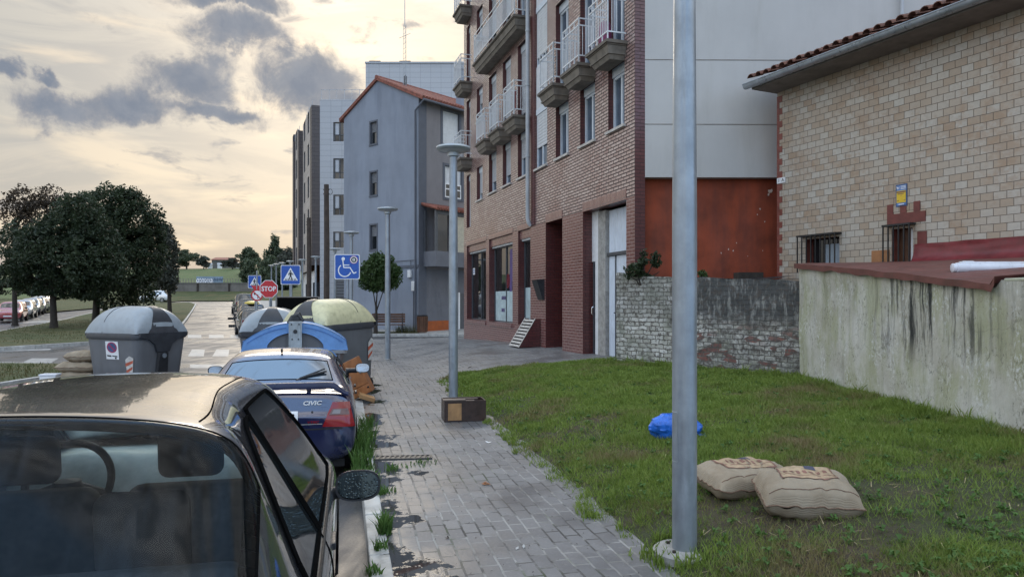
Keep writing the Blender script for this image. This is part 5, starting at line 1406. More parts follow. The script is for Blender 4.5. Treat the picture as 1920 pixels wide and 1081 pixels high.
def roof_pipes():
    p = P(1785, 502, 8.2)
    for i, (dx, dy, dz, le, lb) in enumerate(((0, 0, 0, 3.0, 'white plastic pipe lying on the red shed roof, nearer of the two'), (.35, .42, .045, 2.8, 'white plastic pipe lying on the red shed roof, farther of the two'))):
        t = thing('plastic_pipe', lb, 'pipe', (p.x+dx, p.y+dy, p.z+dz), R(-6+i*5), 'white pipes on the shed roof')
        b = B(); r0 = .052
        b.tube([(0, 0, 0), (.004, 0, 0), (le, 0, 0)], [r0*.9, r0, r0], 16); b.build('tube', M['pvc'], t, smooth=50)
        b = B(); b.tube([(.04, 0, 0), (.045, 0, 0), (.16, 0, 0), (.165, 0, 0)], [r0, r0+.008, r0+.008, r0], 16); b.build('socket', M['pvc'], t, smooth=50)
    b = B(); b.bx(p.x+.25, p.x+.45, p.y-.12, p.y+.75, p.z-.16, p.z-.056); tag(b.build('pipe_block', M['concrete'], bevel=.01), 'grey block propping the white pipes on the shed roof', 'block')
roof_pipes()
def old_wall():
    t = thing('garden_wall', 'old whitewashed brick garden wall, peeling and blackened along its top', 'wall', (0, 0, 0), 0)
    a = Vector((2.17, 14.78, 0)); c = Vector((WA[0]+.10, WA[1]+.12, 0)); d = (c-a); L = d.length; d.normalize(); ang = math.atan2(d.y, d.x)
    t.location = a; t.rotation_euler = (0, 0, ang)
    def top(x):
        k = x/L; z = 2.22-.20*k+.03*mnoise.noise(Vector((x*1.6, 0, 2)))
        if x < .12: z += .06
        z -= .10*sst(.15, .35, x)*(1-sst(.9, 1.25, x))*0
        return z
    b = B()
    def fn(u, v):
        x = L*u; z = -.1+(top(x)+.1)*v; o = .02*mnoise.noise(Vector((x*2, z*3, 0)))+.016*mnoise.noise(Vector((x*7, z*9, 4))); return (x, o, z)
    b.grid(fn, 110, 46)
    b.grid(lambda u, v: (L*u, .0+.24*v, top(L*u)+.012*mnoise.noise(Vector((L*u*6, v*3, 0)))-.0), 110, 3)
    b.quad((0, 0, -.1), (0, .24, -.1), (0, .24, top(0)), (0, 0, top(0))); b.grid(lambda u, v: (L*(1-u), .24, -.1+(top(L*(1-u))+.1)*v), 110, 1)
    b.build('brickwork', M['oldbrick'], t, smooth=60)
    # dark roof strip of the low outhouse behind it and a small vent block
    s = thing('outhouse', 'low dark roofed outhouse strip between the garden wall and orange wall', 'shed', (0, 0, 0), 0)
    b = B(); b.poly([(2.9, 14.42, 2.02), (4.2, 12.7, 2.02), (5.3, 13.2, 2.17), (5.3, 14.42, 2.17)]); b.poly([(2.9, 14.42, 0), (4.2, 12.7, 0), (4.2, 12.7, 2.02), (2.9, 14.42, 2.02)]); b.build('roof', M['dark'], s)
    b = B(); q = P(1408, 516, 13.6); b.bx(q.x-.24, q.x+.24, q.y, q.y+.3, 2.0, q.z+.06); b.build('vent_block', M['bark'], s)
old_wall()
# ------------------------------------------------------------------ street furniture
def street_lamp(loc, label, tilt=0., H=4.36, detail=True):
    t = thing('street_lamp', label, 'street lamp', loc, 0, 'disc headed grey street lamps along the street', rot=(0, tilt, random.uniform(0, 6)) if tilt else None)
    b = B(); b.lathe([(.080, 0), (.080, 2.2), (.066, H-.16)] if detail else [(.075, 0), (.06, H-.16)], 20 if detail else 10); b.build('pole', M['galv'], t, smooth=50)
    b = B(); b.lathe([(.066, H-.17), (.10, H-.15), (.10, H-.05), (.07, H-.04)], 20); b.build('collar', M['lampgrey'], t, smooth=40)
    b = B(); b.lathe([(.10, H-.075), (.27, H-.05), (.30, H-.02), (.29, H+.010), (.16, H+.03), (0, H+.038)], 28); b.build('lamp_head', M['lampgrey'], t, smooth=50)
    if detail:
        b = B(); b.lathe([(.12, H-.088), (.26, H-.06)], 24); b.build('diffuser', M['lensclear'], t, smooth=50)
        b = B(); b.lathe([(.20, -.12), (.205, .02), (.19, .032), (.085, .034)], 26) if loc[1] < 6 else b.lathe([(.09, -.05), (.10, .006), (.082, .014)], 20); b.build('base', M['concrete'], t, smooth=40)
        b = B()
        for q in range(-3, 4):
            for z0, z1 in ((.62, .92),):
                a0 = math.pi*1.12+q*.09; a1 = a0+.085; r = .0815
                b.quad((r*math.cos(a0), r*math.sin(a0), z0), (r*math.cos(a1), r*math.sin(a1), z0), (r*math.cos(a1), r*math.sin(a1), z1), (r*math.cos(a0), r*math.sin(a0), z1))
        b.build('access_door', M['galv'], t)
        if loc[1] < 6:
            A = lambda q: (.0822*math.cos(q), .0822*math.sin(q)); a0, a1 = math.pi*1.12-.27, math.pi*1.12+.355; lp = [(*A(a0+(a1-a0)*i/8), .93) for i in range(9)]+[(*A(a1-(a1-a0)*i/8), .61) for i in range(9)]
            b = B(); b.tube(lp+lp[:1], .0014, 4); b.build('door_seam', M['lampgrey'], t)
            for k in range(4): q = math.pi*(.25+.5*k); b = B(); b.lathe([(.012, .03), (.012, .048), (.0, .05)], 6, (.125*math.cos(q), .125*math.sin(q), 0)); b.build('anchor_bolt', M['bark'], t)
    return t
pn = G(1283.5, 1036); street_lamp((pn.x, pn.y, gz(pn.x, pn.y)), 'thick grey lamp post on a round concrete foot in the near lawn', H=4.5)
p2 = G(850, 746); street_lamp((p2.x, p2.y, 0.0), 'disc headed lamp standing beside the dark wooden drawer on the sidewalk', tilt=0)
p3 = G(727, 673); street_lamp((p3.x, p3.y, gz(p3.x, p3.y)), 'disc headed lamp on the plaza in front of the bench and round clipped tree')
LL = [(659, 27.6, 'grey disc headed lamp rising right behind the wheelchair sign'), (628, 35.6, 'grey disc headed lamp by the dark wooden pole, left of the wheelchair sign'), (592, 43.5, 'distant disc headed lamp against the dark bay of the modern block'), (567, 49.5, 'distant disc headed lamp just left of the two wooden poles'),
      (544, 53, 'far disc headed lamp above the larger pedestrian sign'), (529, 58, 'far disc headed lamp left above the larger pedestrian sign'), (518, 62, 'far small disc lamp before the hillside trees, second from the left end of the row'), (509, 67, 'farthest disc lamp at the left end of the row before the hillside trees')]
for px, Y, lb in LL: street_lamp((X_(px, Y), Y, rz(Y)+.13 if Y > 37 else gz(X_(px, Y), Y)), lb, detail=False)

def quadsign(t, w, frame_m, face_m, name='plate'):
    b = B(); r = .04; pts = []
    for cx, cy, a0 in ((w-r, w-r, 0), (-w+r, w-r, 90), (-w+r, -w+r, 180), (w-r, -w+r, 270)):
        for k in range(5): a = R(a0+k*22.5); pts.append((cx+r*math.cos(a), cy+r*math.sin(a)))
    b.T = frame3((0, 0, 0), (1, 0, 0), (0, 0, 1)); b.prism(pts, -.012, .012); b.build(name, frame_m, t)
    b = B(); b.T = frame3((0, -.0145, 0), (1, 0, 0), (0, 0, 1)); s = (w-.018)/w; b.prism([(x*s, y*s) for x, y in pts], -.001, .001); b.build('sign_face', face_m, t)
def flat(t, name, polys, m, d):
    b = B(); b.T = frame3((0, -d, 0), (1, 0, 0), (0, 0, 1))
    for p in polys: b.poly([(x, y, 0) for x, y in p])
    return b.build(name, m, t)
def sign_post(t, z0, dx=0., r=.03, top=.1, yo=.045):
    b = B(); b.tube([(dx, yo, z0), (dx, yo, top)], r, 10); return b.build('post', M['galv'], t, smooth=50)
def crossing_sign(px, py, Y, w, label, yaw=0):
    p = P(px, py, Y); t = thing('crossing_sign', label, 'road sign', p, yaw, 'blue pedestrian crossing signs')
    quadsign(t, w, M['signwhite'], M['signblue'])
    k = w/.30
    tri = [(0, .225*k), (-.225*k, -.175*k), (.225*k, -.175*k)]; flat(t, 'white_triangle', [tri], M['signwhite'], .018)
    S = lambda P_: [(x*k, y*k) for x, y in P_]
    man = [S([(-.030, .075), (.022, .08), (.040, .0), (.018, -.045), (-.022, -.045), (-.030, .0)]), S([(.020, .078), (.078, .035), (.086, -.005), (.068, -.008), (.060, .026), (.025, .045)]), S([(-.028, .075), (-.068, .03), (-.062, -.02), (-.045, -.02), (-.046, .02), (-.025, .045)]),
           S([(.018, -.03), (.045, -.08), (.078, -.165), (.050, -.165), (.022, -.095), (-.005, -.045)]), S([(-.02, -.04), (-.04, -.09), (-.085, -.165), (-.055, -.165), (-.018, -.1), (.01, -.045)]),
           [(.026*k*math.cos(a), .112*k+.026*k*math.sin(a)) for a in np.linspace(0, 6.28, 14)[:-1]]]
    flat(t, 'walking_figure', man, M['signblack'], .021)
    bars = [S([(x-.012, -.168), (x+.014, -.168), (x*.86+.011, -.118), (x*.86-.009, -.118)]) for x in (-.165, -.12, -.015, .03, .12, .165)]
    flat(t, 'crossing_bars', bars, M['signblack'], .0205)
    sign_post(t, gz(p.x, p.y)-p.z-.2 if Y < 33 else rz(Y)-p.z, .012, .03, w*.8)
    return t
crossing_sign(545, 515, 22, .302, 'larger blue pedestrian crossing sign on a grey post beside the red stop sign', R(2))
crossing_sign(477.5, 528, 31, .28, 'smaller farther blue pedestrian crossing sign left of the stop sign', R(4))
def stop_sign():
    p = P(504, 541.5, 24.5); t = thing('stop_sign', 'red octagonal stop sign with white lettering between two blue signs', 'road sign', p, R(2))
    r = .305/math.cos(R(22.5)); oct_ = lambda q: [(q*math.cos(R(22.5+45*i)), q*math.sin(R(22.5+45*i))) for i in range(8)]
    b = B(); b.T = frame3((0, 0, 0), (1, 0, 0), (0, 0, 1)); b.prism(oct_(r), -.01, .01); b.build('plate', M['signwhite'], t)
    b = B(); b.T = frame3((0, -.0125, 0), (1, 0, 0), (0, 0, 1)); b.prism(oct_(r*.93), -.001, .001); b.build('sign_face', M['signred'], t)
    vs, fs = text_geo('STOP', .225, .001, bold=.006); b = B(); b.T = frame3((0, -.016, 0), (.86, 0, 0), (0, 0, 1)); 
    b.add([(x*.92, y, z) for x, y, z in vs], fs); b.build('lettering', M['signwhite'], t)
    sign_post(t, gz(p.x, p.y)-p.z-.2, .03, .032)
stop_sign()
def noturn_sign():
    p = P(482, 553, 29); t = thing('no_turn_sign', 'round red rimmed no turning sign half hidden by the stop sign', 'road sign', p, R(3))
    def disc(r, d, m, n): b = B(); b.T = frame3((0, -d, 0), (1, 0, 0), (0, 0, 1)); b.prism([(r*math.cos(a), r*math.sin(a)) for a in np.linspace(0, 2*math.pi, 29)[:-1]], -.001 if d else -.01, .001 if d else .01); return b.build(n, m, t)
    disc(.24, 0, M['signred'], 'plate'); disc(.185, .0125, M['signwhite'], 'sign_face')
    flat(t, 'arrow', [[(.02, -.15), (.055, -.15), (.055, .01), (-.06, .07), (-.045, .10), (-.14, .07), (-.10, -.01), (-.085, .03), (.02, -.02)]], M['signblack'], .016)
    flat(t, 'slash', [[(-.15, .12), (-.12, .15), (.15, -.12), (.12, -.15)]], M['signred'], .018)
    sign_post(t, gz(p.x, p.y)-p.z-.2, -.02, .03, 1.)
    b = B(); b.T = frame3((-.03, .03, .27), (1, 0, 0), (0, 0, 1)); b.prism([(-.22, .12), (.22, .12), (0, -.18)], -.008, .008); b.build('give_way_plate', M['signred'], t)
noturn_sign()
def wheelchair_sign():
    p = P(651, 500, 17.2); t = thing('parking_sign', 'blue wheelchair parking sign with a round sticker above the yellow lidded bin', 'road sign', p, R(3))
    w = .302; quadsign(t, w, M['signwhite'], M['signblue'])
    def stroke(name, pts, wd):
        polys = []
        for a, c in zip(pts, pts[1:]):
            a, c = Vector(a), Vector(c); d = (c-a).normalized(); n = Vector((-d.y, d.x))*wd/2; e = d*wd*.12
            polys.append([tuple(a-n-e), tuple(c-n+e), tuple(c+n+e), tuple(a+n-e)])
        return polys
    # coordinates read from the sign: (px offset from its centre)/47 * .6
    S = lambda x, y: ((x-432)/610*.604, (530-y)/610*.604)
    polys = stroke('', [S(325, 340), S(352, 548), S(505, 548), S(590, 690), S(655, 662)], .026)
    polys += stroke('', [S(345, 487), S(485, 487)], .022)
    c = S(375, 615); r = .150; arc = [(c[0]+r*math.cos(a), c[1]+r*math.sin(a)) for a in np.linspace(R(128), R(340), 18)]
    polys += stroke('', arc, .026)
    h = S(340, 335); polys.append([(h[0]+.042*math.cos(a), h[1]+.042*math.sin(a)) for a in np.linspace(0, 6.28, 16)[:-1]])
    b = B()
    for i, q in enumerate(polys):
        b.T = frame3((0, -.0175-.0002*i, 0), (1, 0, 0), (0, 0, 1)); b.poly([(x, y, 0) for x, y in q])
    b.build('wheelchair_symbol', M['signwhite'], t)
    c = S(595, 358)
    for rr, d, m in ((.098, .0175, 'signred3'), (.086, .0185, 'signwhite'), (.066, .0195, 'signblack')):
        flat(t, 'round_sticker', [[(c[0]+rr*math.cos(a), c[1]+rr*math.sin(a)) for a in np.linspace(0, 6.28, 24)[:-1]]], M[m], d)
    flat(t, 'sticker_mark', [[(c[0]-.03, c[1]-.03), (c[0]+.03, c[1]-.03), (c[0]+.03, c[1]+.03), (c[0]-.03, c[1]+.03)]], M['signwhite'], .0205)
    flat(t, 'sticker_mark', [[(c[0]-.013, c[1]-.013), (c[0]+.013, c[1]-.013), (c[0]+.013, c[1]+.013), (c[0]-.013, c[1]+.013)]], M['signblack'], .0215)
    sign_post(t, -p.z-.2, 0, .03)
M['signred3'] = mat('sticker_red', (.32, .03, .10), .4, .05, 4)
wheelchair_sign()
def wood_pole(px, pytop, Y, label, r=.15):
    p = Vector((X_(px, Y), Y, rz(Y))); t = thing('wooden_pole', label, 'utility pole', p, 0, 'wooden utility poles by the grey house')
    h = Z_(pytop, Y)-p.z; b = B(); b.tube([(0, 0, 0), (.02, 0, h*.6), (0, 0, h)], [r, r*.92, r*.8], 12); b.build('trunk', M['pole'], t, smooth=50)
    b = B(); 
    for k in range(2): b.tube([(-.15, 0, h-.45+k*.2), (.15, 0, h-.45+k*.2)], .03, 6)
    b.tube([(.16+.14*math.cos(a), -.02, h-.35+.14*math.sin(a)) for a in np.linspace(0, 6.28, 14)], .012, 5); b.build('bracket', M['dark'], t)
wood_pole(612, 346, 34.5, 'taller dark wooden utility pole in front of the white end wall')
wood_pole(579, 408, 44, 'shorter dark wooden utility pole before the modern block, left of the taller one', .16)

# ---- recycling and refuse containers
def slab_pts(L, D, r=.12, n=5):
    pts = []
    for cx, cy, a0 in ((L/2-r, D/2-r, 0), (-L/2+r, D/2-r, 90), (-L/2+r, -D/2+r, 180), (L/2-r, -D/2+r, 270)):
        for k in range(n+1): a = R(a0+k*90/n); pts.append((cx+r*math.cos(a), cy+r*math.sin(a)))
    return pts
def loft(b, rings, cap0=True, cap1=True):
    n = len(rings[0]); vs = [p for r in rings for p in r]; fs = []
    for i in range(len(rings)-1):
        for k in range(n): fs.append((i*n+k, i*n+(k+1) % n, (i+1)*n+(k+1) % n, (i+1)*n+k))
    if cap0: fs.append(tuple(range(n))[::-1])
    if cap1: fs.append(tuple(range((len(rings)-1)*n, len(rings)*n)))
    b.add(vs, fs)
def refuse_bin(loc, rz_, lidm, label, L=1.58, D=1.30, stickers=0, zr=1.16, ht=.56):
    """side loading container: tapered tub, dark rim, domed lid and a dark yoke with a pivot bar at each end"""
    t = thing('refuse_bin', label, 'bin', loc, rz_)
    b = B()
    rings = [[(x*s, y*s, z) for x, y in slab_pts(L, D, .16)] for s, z in ((.80, .10), (.84, .13), (.90, .6), (.965, zr-.08), (.97, zr))]
    loft(b, rings); b.build('tub', M['binbody'], t, smooth=40)
    b = B(); 
    for x in (-.6, .6):
        for y in (-.4, .4): b.lathe([(.02, -.05), (.09, -.05), (.1, 0), (.09, .05), (.02, .05)], 12); b.v[-60:] = [Vector((x+p.x, y+p.z*.9, .1+p.y)) for p in b.v[-60:]]
    b.build('wheels', M['rubber'], t)
    b = B(); ring = lambda s, z: [(x*s, y*s, z) for x, y in slab_pts(L, D, .18)]
    loft(b, [ring(.972, zr-.03), ring(1.02, zr-.02), ring(1.03, zr+.03), ring(1.01, zr+.085), ring(.96, zr+.10)], False, False); b.build('rim', M['bindark'], t, smooth=45)
    # domed lid
    Lx, Ly = L*.985/2, D*.97/2
    def lid(x, y):
        a = max(0, 1-abs(y/Ly)**2.3)**.5; c = max(0, 1-abs(x/Lx)**5.0)**.42
        return zr+.09+ht*a*c-.0
    b = B()
    def fn(u, v):
        e = lambda q: math.copysign(1-(1-abs(q))**1.7, q)
        x, y = Lx*e(2*u-1), Ly*e(2*v-1); return (x, y, lid(x, y))
    b.grid(fn, 36, 28); lo = b.build('lid', lidm, t, smooth=70)
    b = B(); 
    for xs in (0.,): b.tube([(xs-.24, y, lid(xs-.24, y)+.003) for y in np.linspace(-Ly, Ly, 22)], .007, 5)
    b.build('lid_seam', M['bindark'], lo)
    # yokes at both ends
    for sx in (-1, 1):
        y_ = B(); out = lambda z: sx*(L/2*(.97-(zr-z)*.13)+.012)
        # Y shaped plate on the end wall
        prof = [(-.58, zr+.02), (-.36, zr-.03), (-.21, zr-.14), (-.15, zr-.30), (.15, zr-.30), (.21, zr-.14), (.36, zr-.03), (.58, zr+.02), (.58, zr+.10), (-.58, zr+.10)]
        f = [(out(z), y, z) for y, z in prof]; g = [(out(z)+sx*.05, y, z) for y, z in prof]; n = len(prof)
        y_.add(f+g, [tuple(range(n))[::-1], tuple(range(n, 2*n))]+[(i, (i+1) % n, n+(i+1) % n, n+i) for i in range(n)])
        # arm rising over the lid end
        na = 12; rows = []
        for i in range(na+1):
            k = i/na; hw = .30*(1-k)**2.4+.085
            x = sx*(Lx+.03-.40*k**1.4)
            row = []
            for j in range(9):
                yy = hw*(2*j/8-1); yy = max(-Ly*.97, min(Ly*.97, yy))
                zz = lid(min(abs(x), Lx*.999)*sx, yy)
                zz = max(zr+.09, min(zz, zr+.09+ht))+.018
                row.append((x, yy, zz if i else zr+.08))
            rows.append(row)
        o = len(y_.v); vs = [p for r in rows for p in r]; y_.add(vs, [(i*9+j, i*9+j+1, (i+1)*9+j+1, (i+1)*9+j) for i in range(na) for j in range(8)])
        yo = y_.build('yoke', M['bindark'], t, smooth=50)
        q = B(); 
        za, zb_ = .36, zr-.30
        q.add([(out(za)+sx*.02, -.14, za), (out(za)+sx*.02, .14, za), (out(zb_)+sx*.02, .12, zb_), (out(zb_)+sx*.02, -.12, zb_), (out(za)+sx*.075, -.12, za+.03), (out(za)+sx*.075, .12, za+.03), (out(zb_)+sx*.075, .10, zb_-.02), (out(zb_)+sx*.075, -.10, zb_-.02)],
              [(0, 1, 5, 4), (1, 2, 6, 5), (2, 3, 7, 6), (3, 0, 4, 7), (4, 5, 6, 7)])
        q.build('pivot_bar', M['dark'], yo)
        q = B(); q.lathe([(.0, 0), (.05, .0), (.05, .02), (0, .02)], 12); q.v = [Vector((out(zb_-.1)+sx*(.076+p.z), p.x, zb_-.08+p.y)) for p in q.v]; q.build('pivot_pin', M['galv'], yo)
    return t
def sticker_on(t, name, corners, mats_polys):
    """flat label on the side of a bin: corners = lower left, lower right, upper right, upper left (local)"""
    a, c, d, e = [Vector(q) for q in corners]
    nrm = (c-a).cross(e-a).normalized()
    for i, (nm, m, polys) in enumerate(mats_polys):
        b = B()
        for p in polys: b.poly([a+(c-a)*u+(e-a)*v+nrm*(.004+.0015*i) for u, v in p])
        b.build(nm, m, t)
sqr = [[(0, 0), (1, 0), (1, 1), (0, 1)]]
def disc2(cx, cy, rx, ry, n=20): return [[(cx+rx*math.cos(a), cy+ry*math.sin(a)) for a in np.linspace(0, 2*math.pi, n+1)[:-1]]]
# left bin: a corner faces the viewer; the end wall is to the right of it
binL = refuse_bin((X_(257, 15.2), 15.2, rz(15)-.03), R(-24), M['binlid'], 'grey refuse bin with pale domed lid and stickers, alone on the left of the road')
def side_pt(x, z, L=1.58, D=1.30, zr=1.16):  # point on the long wall (y<0 side) at height z
    s = .80+(.97-.80)*min(max((z-.1)/(zr-.1), 0), 1); s = .90+(.965-.90)*(z-.6)/(zr-.68) if z > .6 else .84+(.06)*(z-.13)/.47
    return (x, -D/2*s-.002, z)
sticker_on(binL, 'no_parking_sticker', [side_pt(-.14, .72), side_pt(.24, .72), side_pt(.24, 1.09), side_pt(-.14, 1.09)],
   [('sticker', M['signwhite'], sqr), ('sticker_ring', M['signred3'], disc2(.5, .66, .40, .30)), ('sticker_disc', M['stickerblue'] if 'stickerblue' in M else M['noticeblue2'], disc2(.5, .66, .31, .235)), ('sticker_bar', M['signred3'], [[(.22, .82), (.30, .88), (.78, .50), (.70, .44)]]), ('sticker_text', M['signblack'], [[(.1, .16), (.42, .14), (.42, .22), (.1, .24)], [(.5, .17), (.9, .14), (.9, .2), (.5, .22)], [(.7, .03), (.82, .03), (.82, .13), (.7, .13)]])])
def hazard(t, corners, ):
    sticker_on(t, 'hazard_sticker', corners, [('hazard_sticker', M['signwhite2'], [[(.1, 0), (.8, 0), (1, .9), (.5, 1), (0, .8)]]), ('hazard_stripes', M['signredfade'], [[(.05, .05), (.8, .3), (.85, .45), (.05, .22)], [(0, .42), (.9, .62), (.95, .78), (0, .60)]])])
M['signwhite2'] = mat('worn_white_film', (.55, .53, .50), .5, .1, 10)
M['signredfade'] = mat('faded_red_film', (.46, .10, .055), .5, .15, 10)
hazard(binL, [side_pt(.42, .42), side_pt(.66, .42), side_pt(.66, .80), side_pt(.42, .80)])
# bins on the right
py_ = P(655, 745, 13.4)
binY = refuse_bin((-3.50, 13.9, -.08), R(-118), M['binyellow'], 'grey bin with a faded yellow domed lid beside the wooden cabinet', L=1.45, D=1.20, zr=1.22, ht=.50)
def end_pt(t, y, z, L=1.85, zr=1.24): s = .90+(.965-.90)*(z-.6)/(zr-.68) if z > .6 else .84+.06*(z-.13)/.47; return (-L/2*s-.004, y, z)
binY.rotation_euler = (Matrix.Rotation(R(-3.5), 3, 'Y') @ Matrix.Rotation(R(-118), 3, 'Z')).to_euler()
hazard(binY, [(-.42, .552, .56), (-.58, .552, .56), (-.60, .588, 1.0), (-.44, .588, 1.0)])
pg = P(520, 640, 15.6)
binG = refuse_bin((pg.x, 15.4, rz(15.5)), R(104), M['binlid'], 'grey bin with a pale domed lid behind the blue lidded container', L=1.5, D=1.3, ht=.50)
def paper_bin():
    Y = 12.55; c = Vector((X_(556, Y), Y, rz(Y))); t = thing('paper_bin', 'grey paper container with arched blue lid flaps and a galvanised post, behind the navy car', 'bin', c, STREET_RZ-R(90)+R(2))
    W, D, zr = 1.64, 1.15, 1.05
    b = B(); loft(b, [[(x*s, y*s+0, z) for x, y in slab_pts(W, D, .10)] for s, z in ((.84, .12), (.86, .15), (.98, zr-.04))])
    for i in range(9):
        x = -.72+i*.18
        for yy in (-1, 1):
            b.add([(x*.88-.015, yy*D/2*.885, .2), (x*.88+.015, yy*D/2*.885, .2), (x+.015, yy*(D/2*.985), zr-.06), (x-.015, yy*(D/2*.985), zr-.06), (x*.88-.015, yy*(D/2*.885+.02), .2), (x*.88+.015, yy*(D/2*.885+.02), .2), (x+.015, yy*(D/2*.985+.02), zr-.06), (x-.015, yy*(D/2*.985+.02), zr-.06)], [(4, 5, 6, 7), (0, 4, 7, 3), (1, 2, 6, 5)])
    b.build('tub', M['binbody'], t, smooth=35)
    b = B(); loft(b, [[(x*s, y*s, z) for x, y in slab_pts(W, D, .10)] for s, z in ((.985, zr-.06), (1.04, zr-.055), (1.045, zr), (1.0, zr+.012))], False, True); b.build('rim', M['rimgrey'], t, smooth=40)
    # grey arched end walls
    ri = lambda a: (.48*math.cos(a), zr+.01+.31*math.sin(a))
    for yy in (-D/2+.03, D/2-.09):
        b = B(); arc = [ri(a) for a in np.linspace(0, math.pi, 20)]
        n = len(arc); vs = [(x, yy, z) for x, z in arc]+[(x, yy+.06, z) for x, z in arc]
        b.add(vs, [tuple(range(n))[::-1], tuple(range(n, 2*n))]+[(i, (i+1) % n, n+(i+1) % n, n+i) for i in range(n)])
        if yy < 0:
            for x in (-.3, -.18, .18, .3): b.bx(x, x+.02, yy-.012, yy-.001, zr+.01, zr+.01+.30*math.sqrt(max(0, 1-((abs(x)+.02)/.48)**2))-.02)
        b.build('end_arch', M['binbody'], t)
    # blue lids: left and right halves, arched, thick, running front to back
    for sx in (-1, 1):
        b = B(); outer = []; inner = []
        for k in range(13):
            a = math.pi/2*(k/12); w = k/12
            # from the apex (a=pi/2) down to the outer edge
            x = .085+(.835-.085)*w; zo = zr+.47-.30*w**1.9; outer.append((x, zo))
        outer.append((.85, zr+.012)); 
        for k in range(13):
            w = 1-k/12; x = .085+(.455-.085)*math.sin(w*math.pi/2)**1.0; z = zr+.012+.30*math.sqrt(max(0, 1-(x/.47)**2)); inner.append((x, z))
        inner[0] = (.46, zr+.012)
        pts = outer+inner; n = len(pts); y0, y1 = -D/2-.02, D/2+.02
        vs = [(sx*x, y0, z) for x, z in pts]+[(sx*x, y1, z) for x, z in pts]
        fs = [(i, (i+1) % n, n+(i+1) % n, n+i) for i in range(n)]
        no, ni = len(outer), len(inner)
        # end faces as a strip between outer and inner curves
        for base in (0, n):
            for k in range(min(no, ni)-1):
                i0, i1 = k, k+1; j0, j1 = n-1-k, n-2-k
                fs.append((base+i0, base+i1, base+j1, base+j0))
            fs.append((base+no-2, base+no-1, base+no))
        b.add(vs, fs); lid = b.build('lid_flap', M['binblue'], t, smooth=40, bevel=.012)
        b = B()
        for k in range(2, 12): 
            x0, z0 = outer[k-1]; x1, z1 = outer[k]; b.add([(sx*x0, y0-.012, z0-.07), (sx*x1, y0-.012, z1-.07), (sx*x1, y0-.012, z1-.085), (sx*x0, y0-.012, z0-.085)], [(0, 1, 2, 3)])
        b.build('lid_rib', M['bluedark'], lid)
    b = B(); b.bx(-.088, .088, -D/2-.10, -D/2-.035, .25, zr+.50); b.bx(-.105, -.088, -D/2-.12, -D/2-.035, .25, zr+.50); b.bx(.088, .105, -D/2-.12, -D/2-.035, .25, zr+.50); po = b.build('lifting_post', M['galvlight'], t, bevel=.004)
    for x, z, r in ((0, .33, .035), (-.06, .45, .013), (.06, .45, .013), (-.05, .2, .013), (.05, .2, .013)):
        b = B(); b.lathe([(0, 0), (r, 0), (r, .012), (0, .012)], 14); b.v = [Vector((p.x+x, -D/2-.101-p.z, zr+z+p.y)) for p in b.v]; b.build('bolt_hole', M['dark'], po)
    b = B(); b.tube([(-.12, -.5, zr+.47), (-.05, -.45, zr+.56), (.05, -.45, zr+.60), (.12, -.5, zr+.50)], [.03, .05, .055, .03], 8); b.bx(-.09, .09, -D/2, D/2-.3, zr+.44, zr+.50); b.bx(-.06, .10, -.5, -.38, zr+.50, zr+.58); b.build('lifting_hook', M['dark'], t)
    return t
M['rimgrey'] = mat('pale_grey_rim', (.26, .28, .30), .45, .06, 4, dirt=((.14, .14, .15), .5))
M['galvlight'] = mat('galvanised_plate', (.38, .42, .44), .45, .12, 8, metal=.4, dirt=((.2, .21, .18), .5), streak=True)
M['bluedark'] = mat('dark_blue_lid', (.06, .16, .42), .45, .06, 4)  # darker blue of the ribs on the lid flaps
paper_bin()
# dark upright panel dumped behind the bins
def panel():
    Y = 16.6; t = thing('dark_panel', 'dark upright panel with a thin grey frame standing behind the bins', 'panel', P(559, 571, Y), R(4))
    w, h = .485, .19
    hh = Z_(556, Y)-rz(Y); 
    b = B(); b.bx(-w+.012, w-.012, -.03, .03, -hh+h+.04, h-.02); b.build('board', M['seal'], t)
    b = B(); b.bx(-w-.012, -w+.012, -.04, .04, -hh+h+.02, h); b.bx(w-.012, w+.012, -.04, .04, -hh+h+.02, h); b.bx(-w+.0125, w-.0125, -.04, .04, h-.02, h+.002); b.build('edge_frame', M['eave'], t)
panel()
# ---- dumped furniture
def cabinet():
    # leaning orange-brown cabinet door panel beside the yellow bin
    p = G(672, 752, dz=0); t = thing('wooden_cabinet', 'orange brown wooden cabinet tipped over against the yellow lidded bin', 'cabinet', (p.x-.05, p.y+.05, .02), 0)
    t.rotation_euler = Matrix.Rotation(R(3), 3, 'Z').to_euler()
    # front face is a parallelogram standing on its lower corner
    b = B(); T = Matrix.Translation((.10, 0, .13)) @ Matrix.Rotation(R(-26), 4, 'Y')
    b.T = T; b.bx(-.17, .17, 0, .30, -.06, .58); b.build('carcass', M['plywood'], t, bevel=.006)
    b = B(); b.T = T; b.bx(-.165, .165, -.018, -.002, .10, .575); b.bx(-.165, .165, -.018, -.002, -.05, .09); d = b.build('door', M['plywood'], t, bevel=.004)
    b = B(); b.T = T
    for x, z in ((.11, .30), (.12, .02)): b.bx(x, x+.03, -.03, -.019, z, z+.03)
    b.build('handle', M['chrome'], d)
    b = B(); b.T = Matrix.Translation((.20, -.10, .04)) @ Matrix.Rotation(R(20), 4, 'Y') @ Matrix.Rotation(R(15), 4, 'Z'); b.bx(-.14, .12, -.1, .1, -.02, .045); b.build('loose_block', M['palewood'], t, bevel=.004)
M['palewood'] = mat('pale_raw_wood', (.36, .20, .085), .6, .15, 6, streak=True)
cabinet()
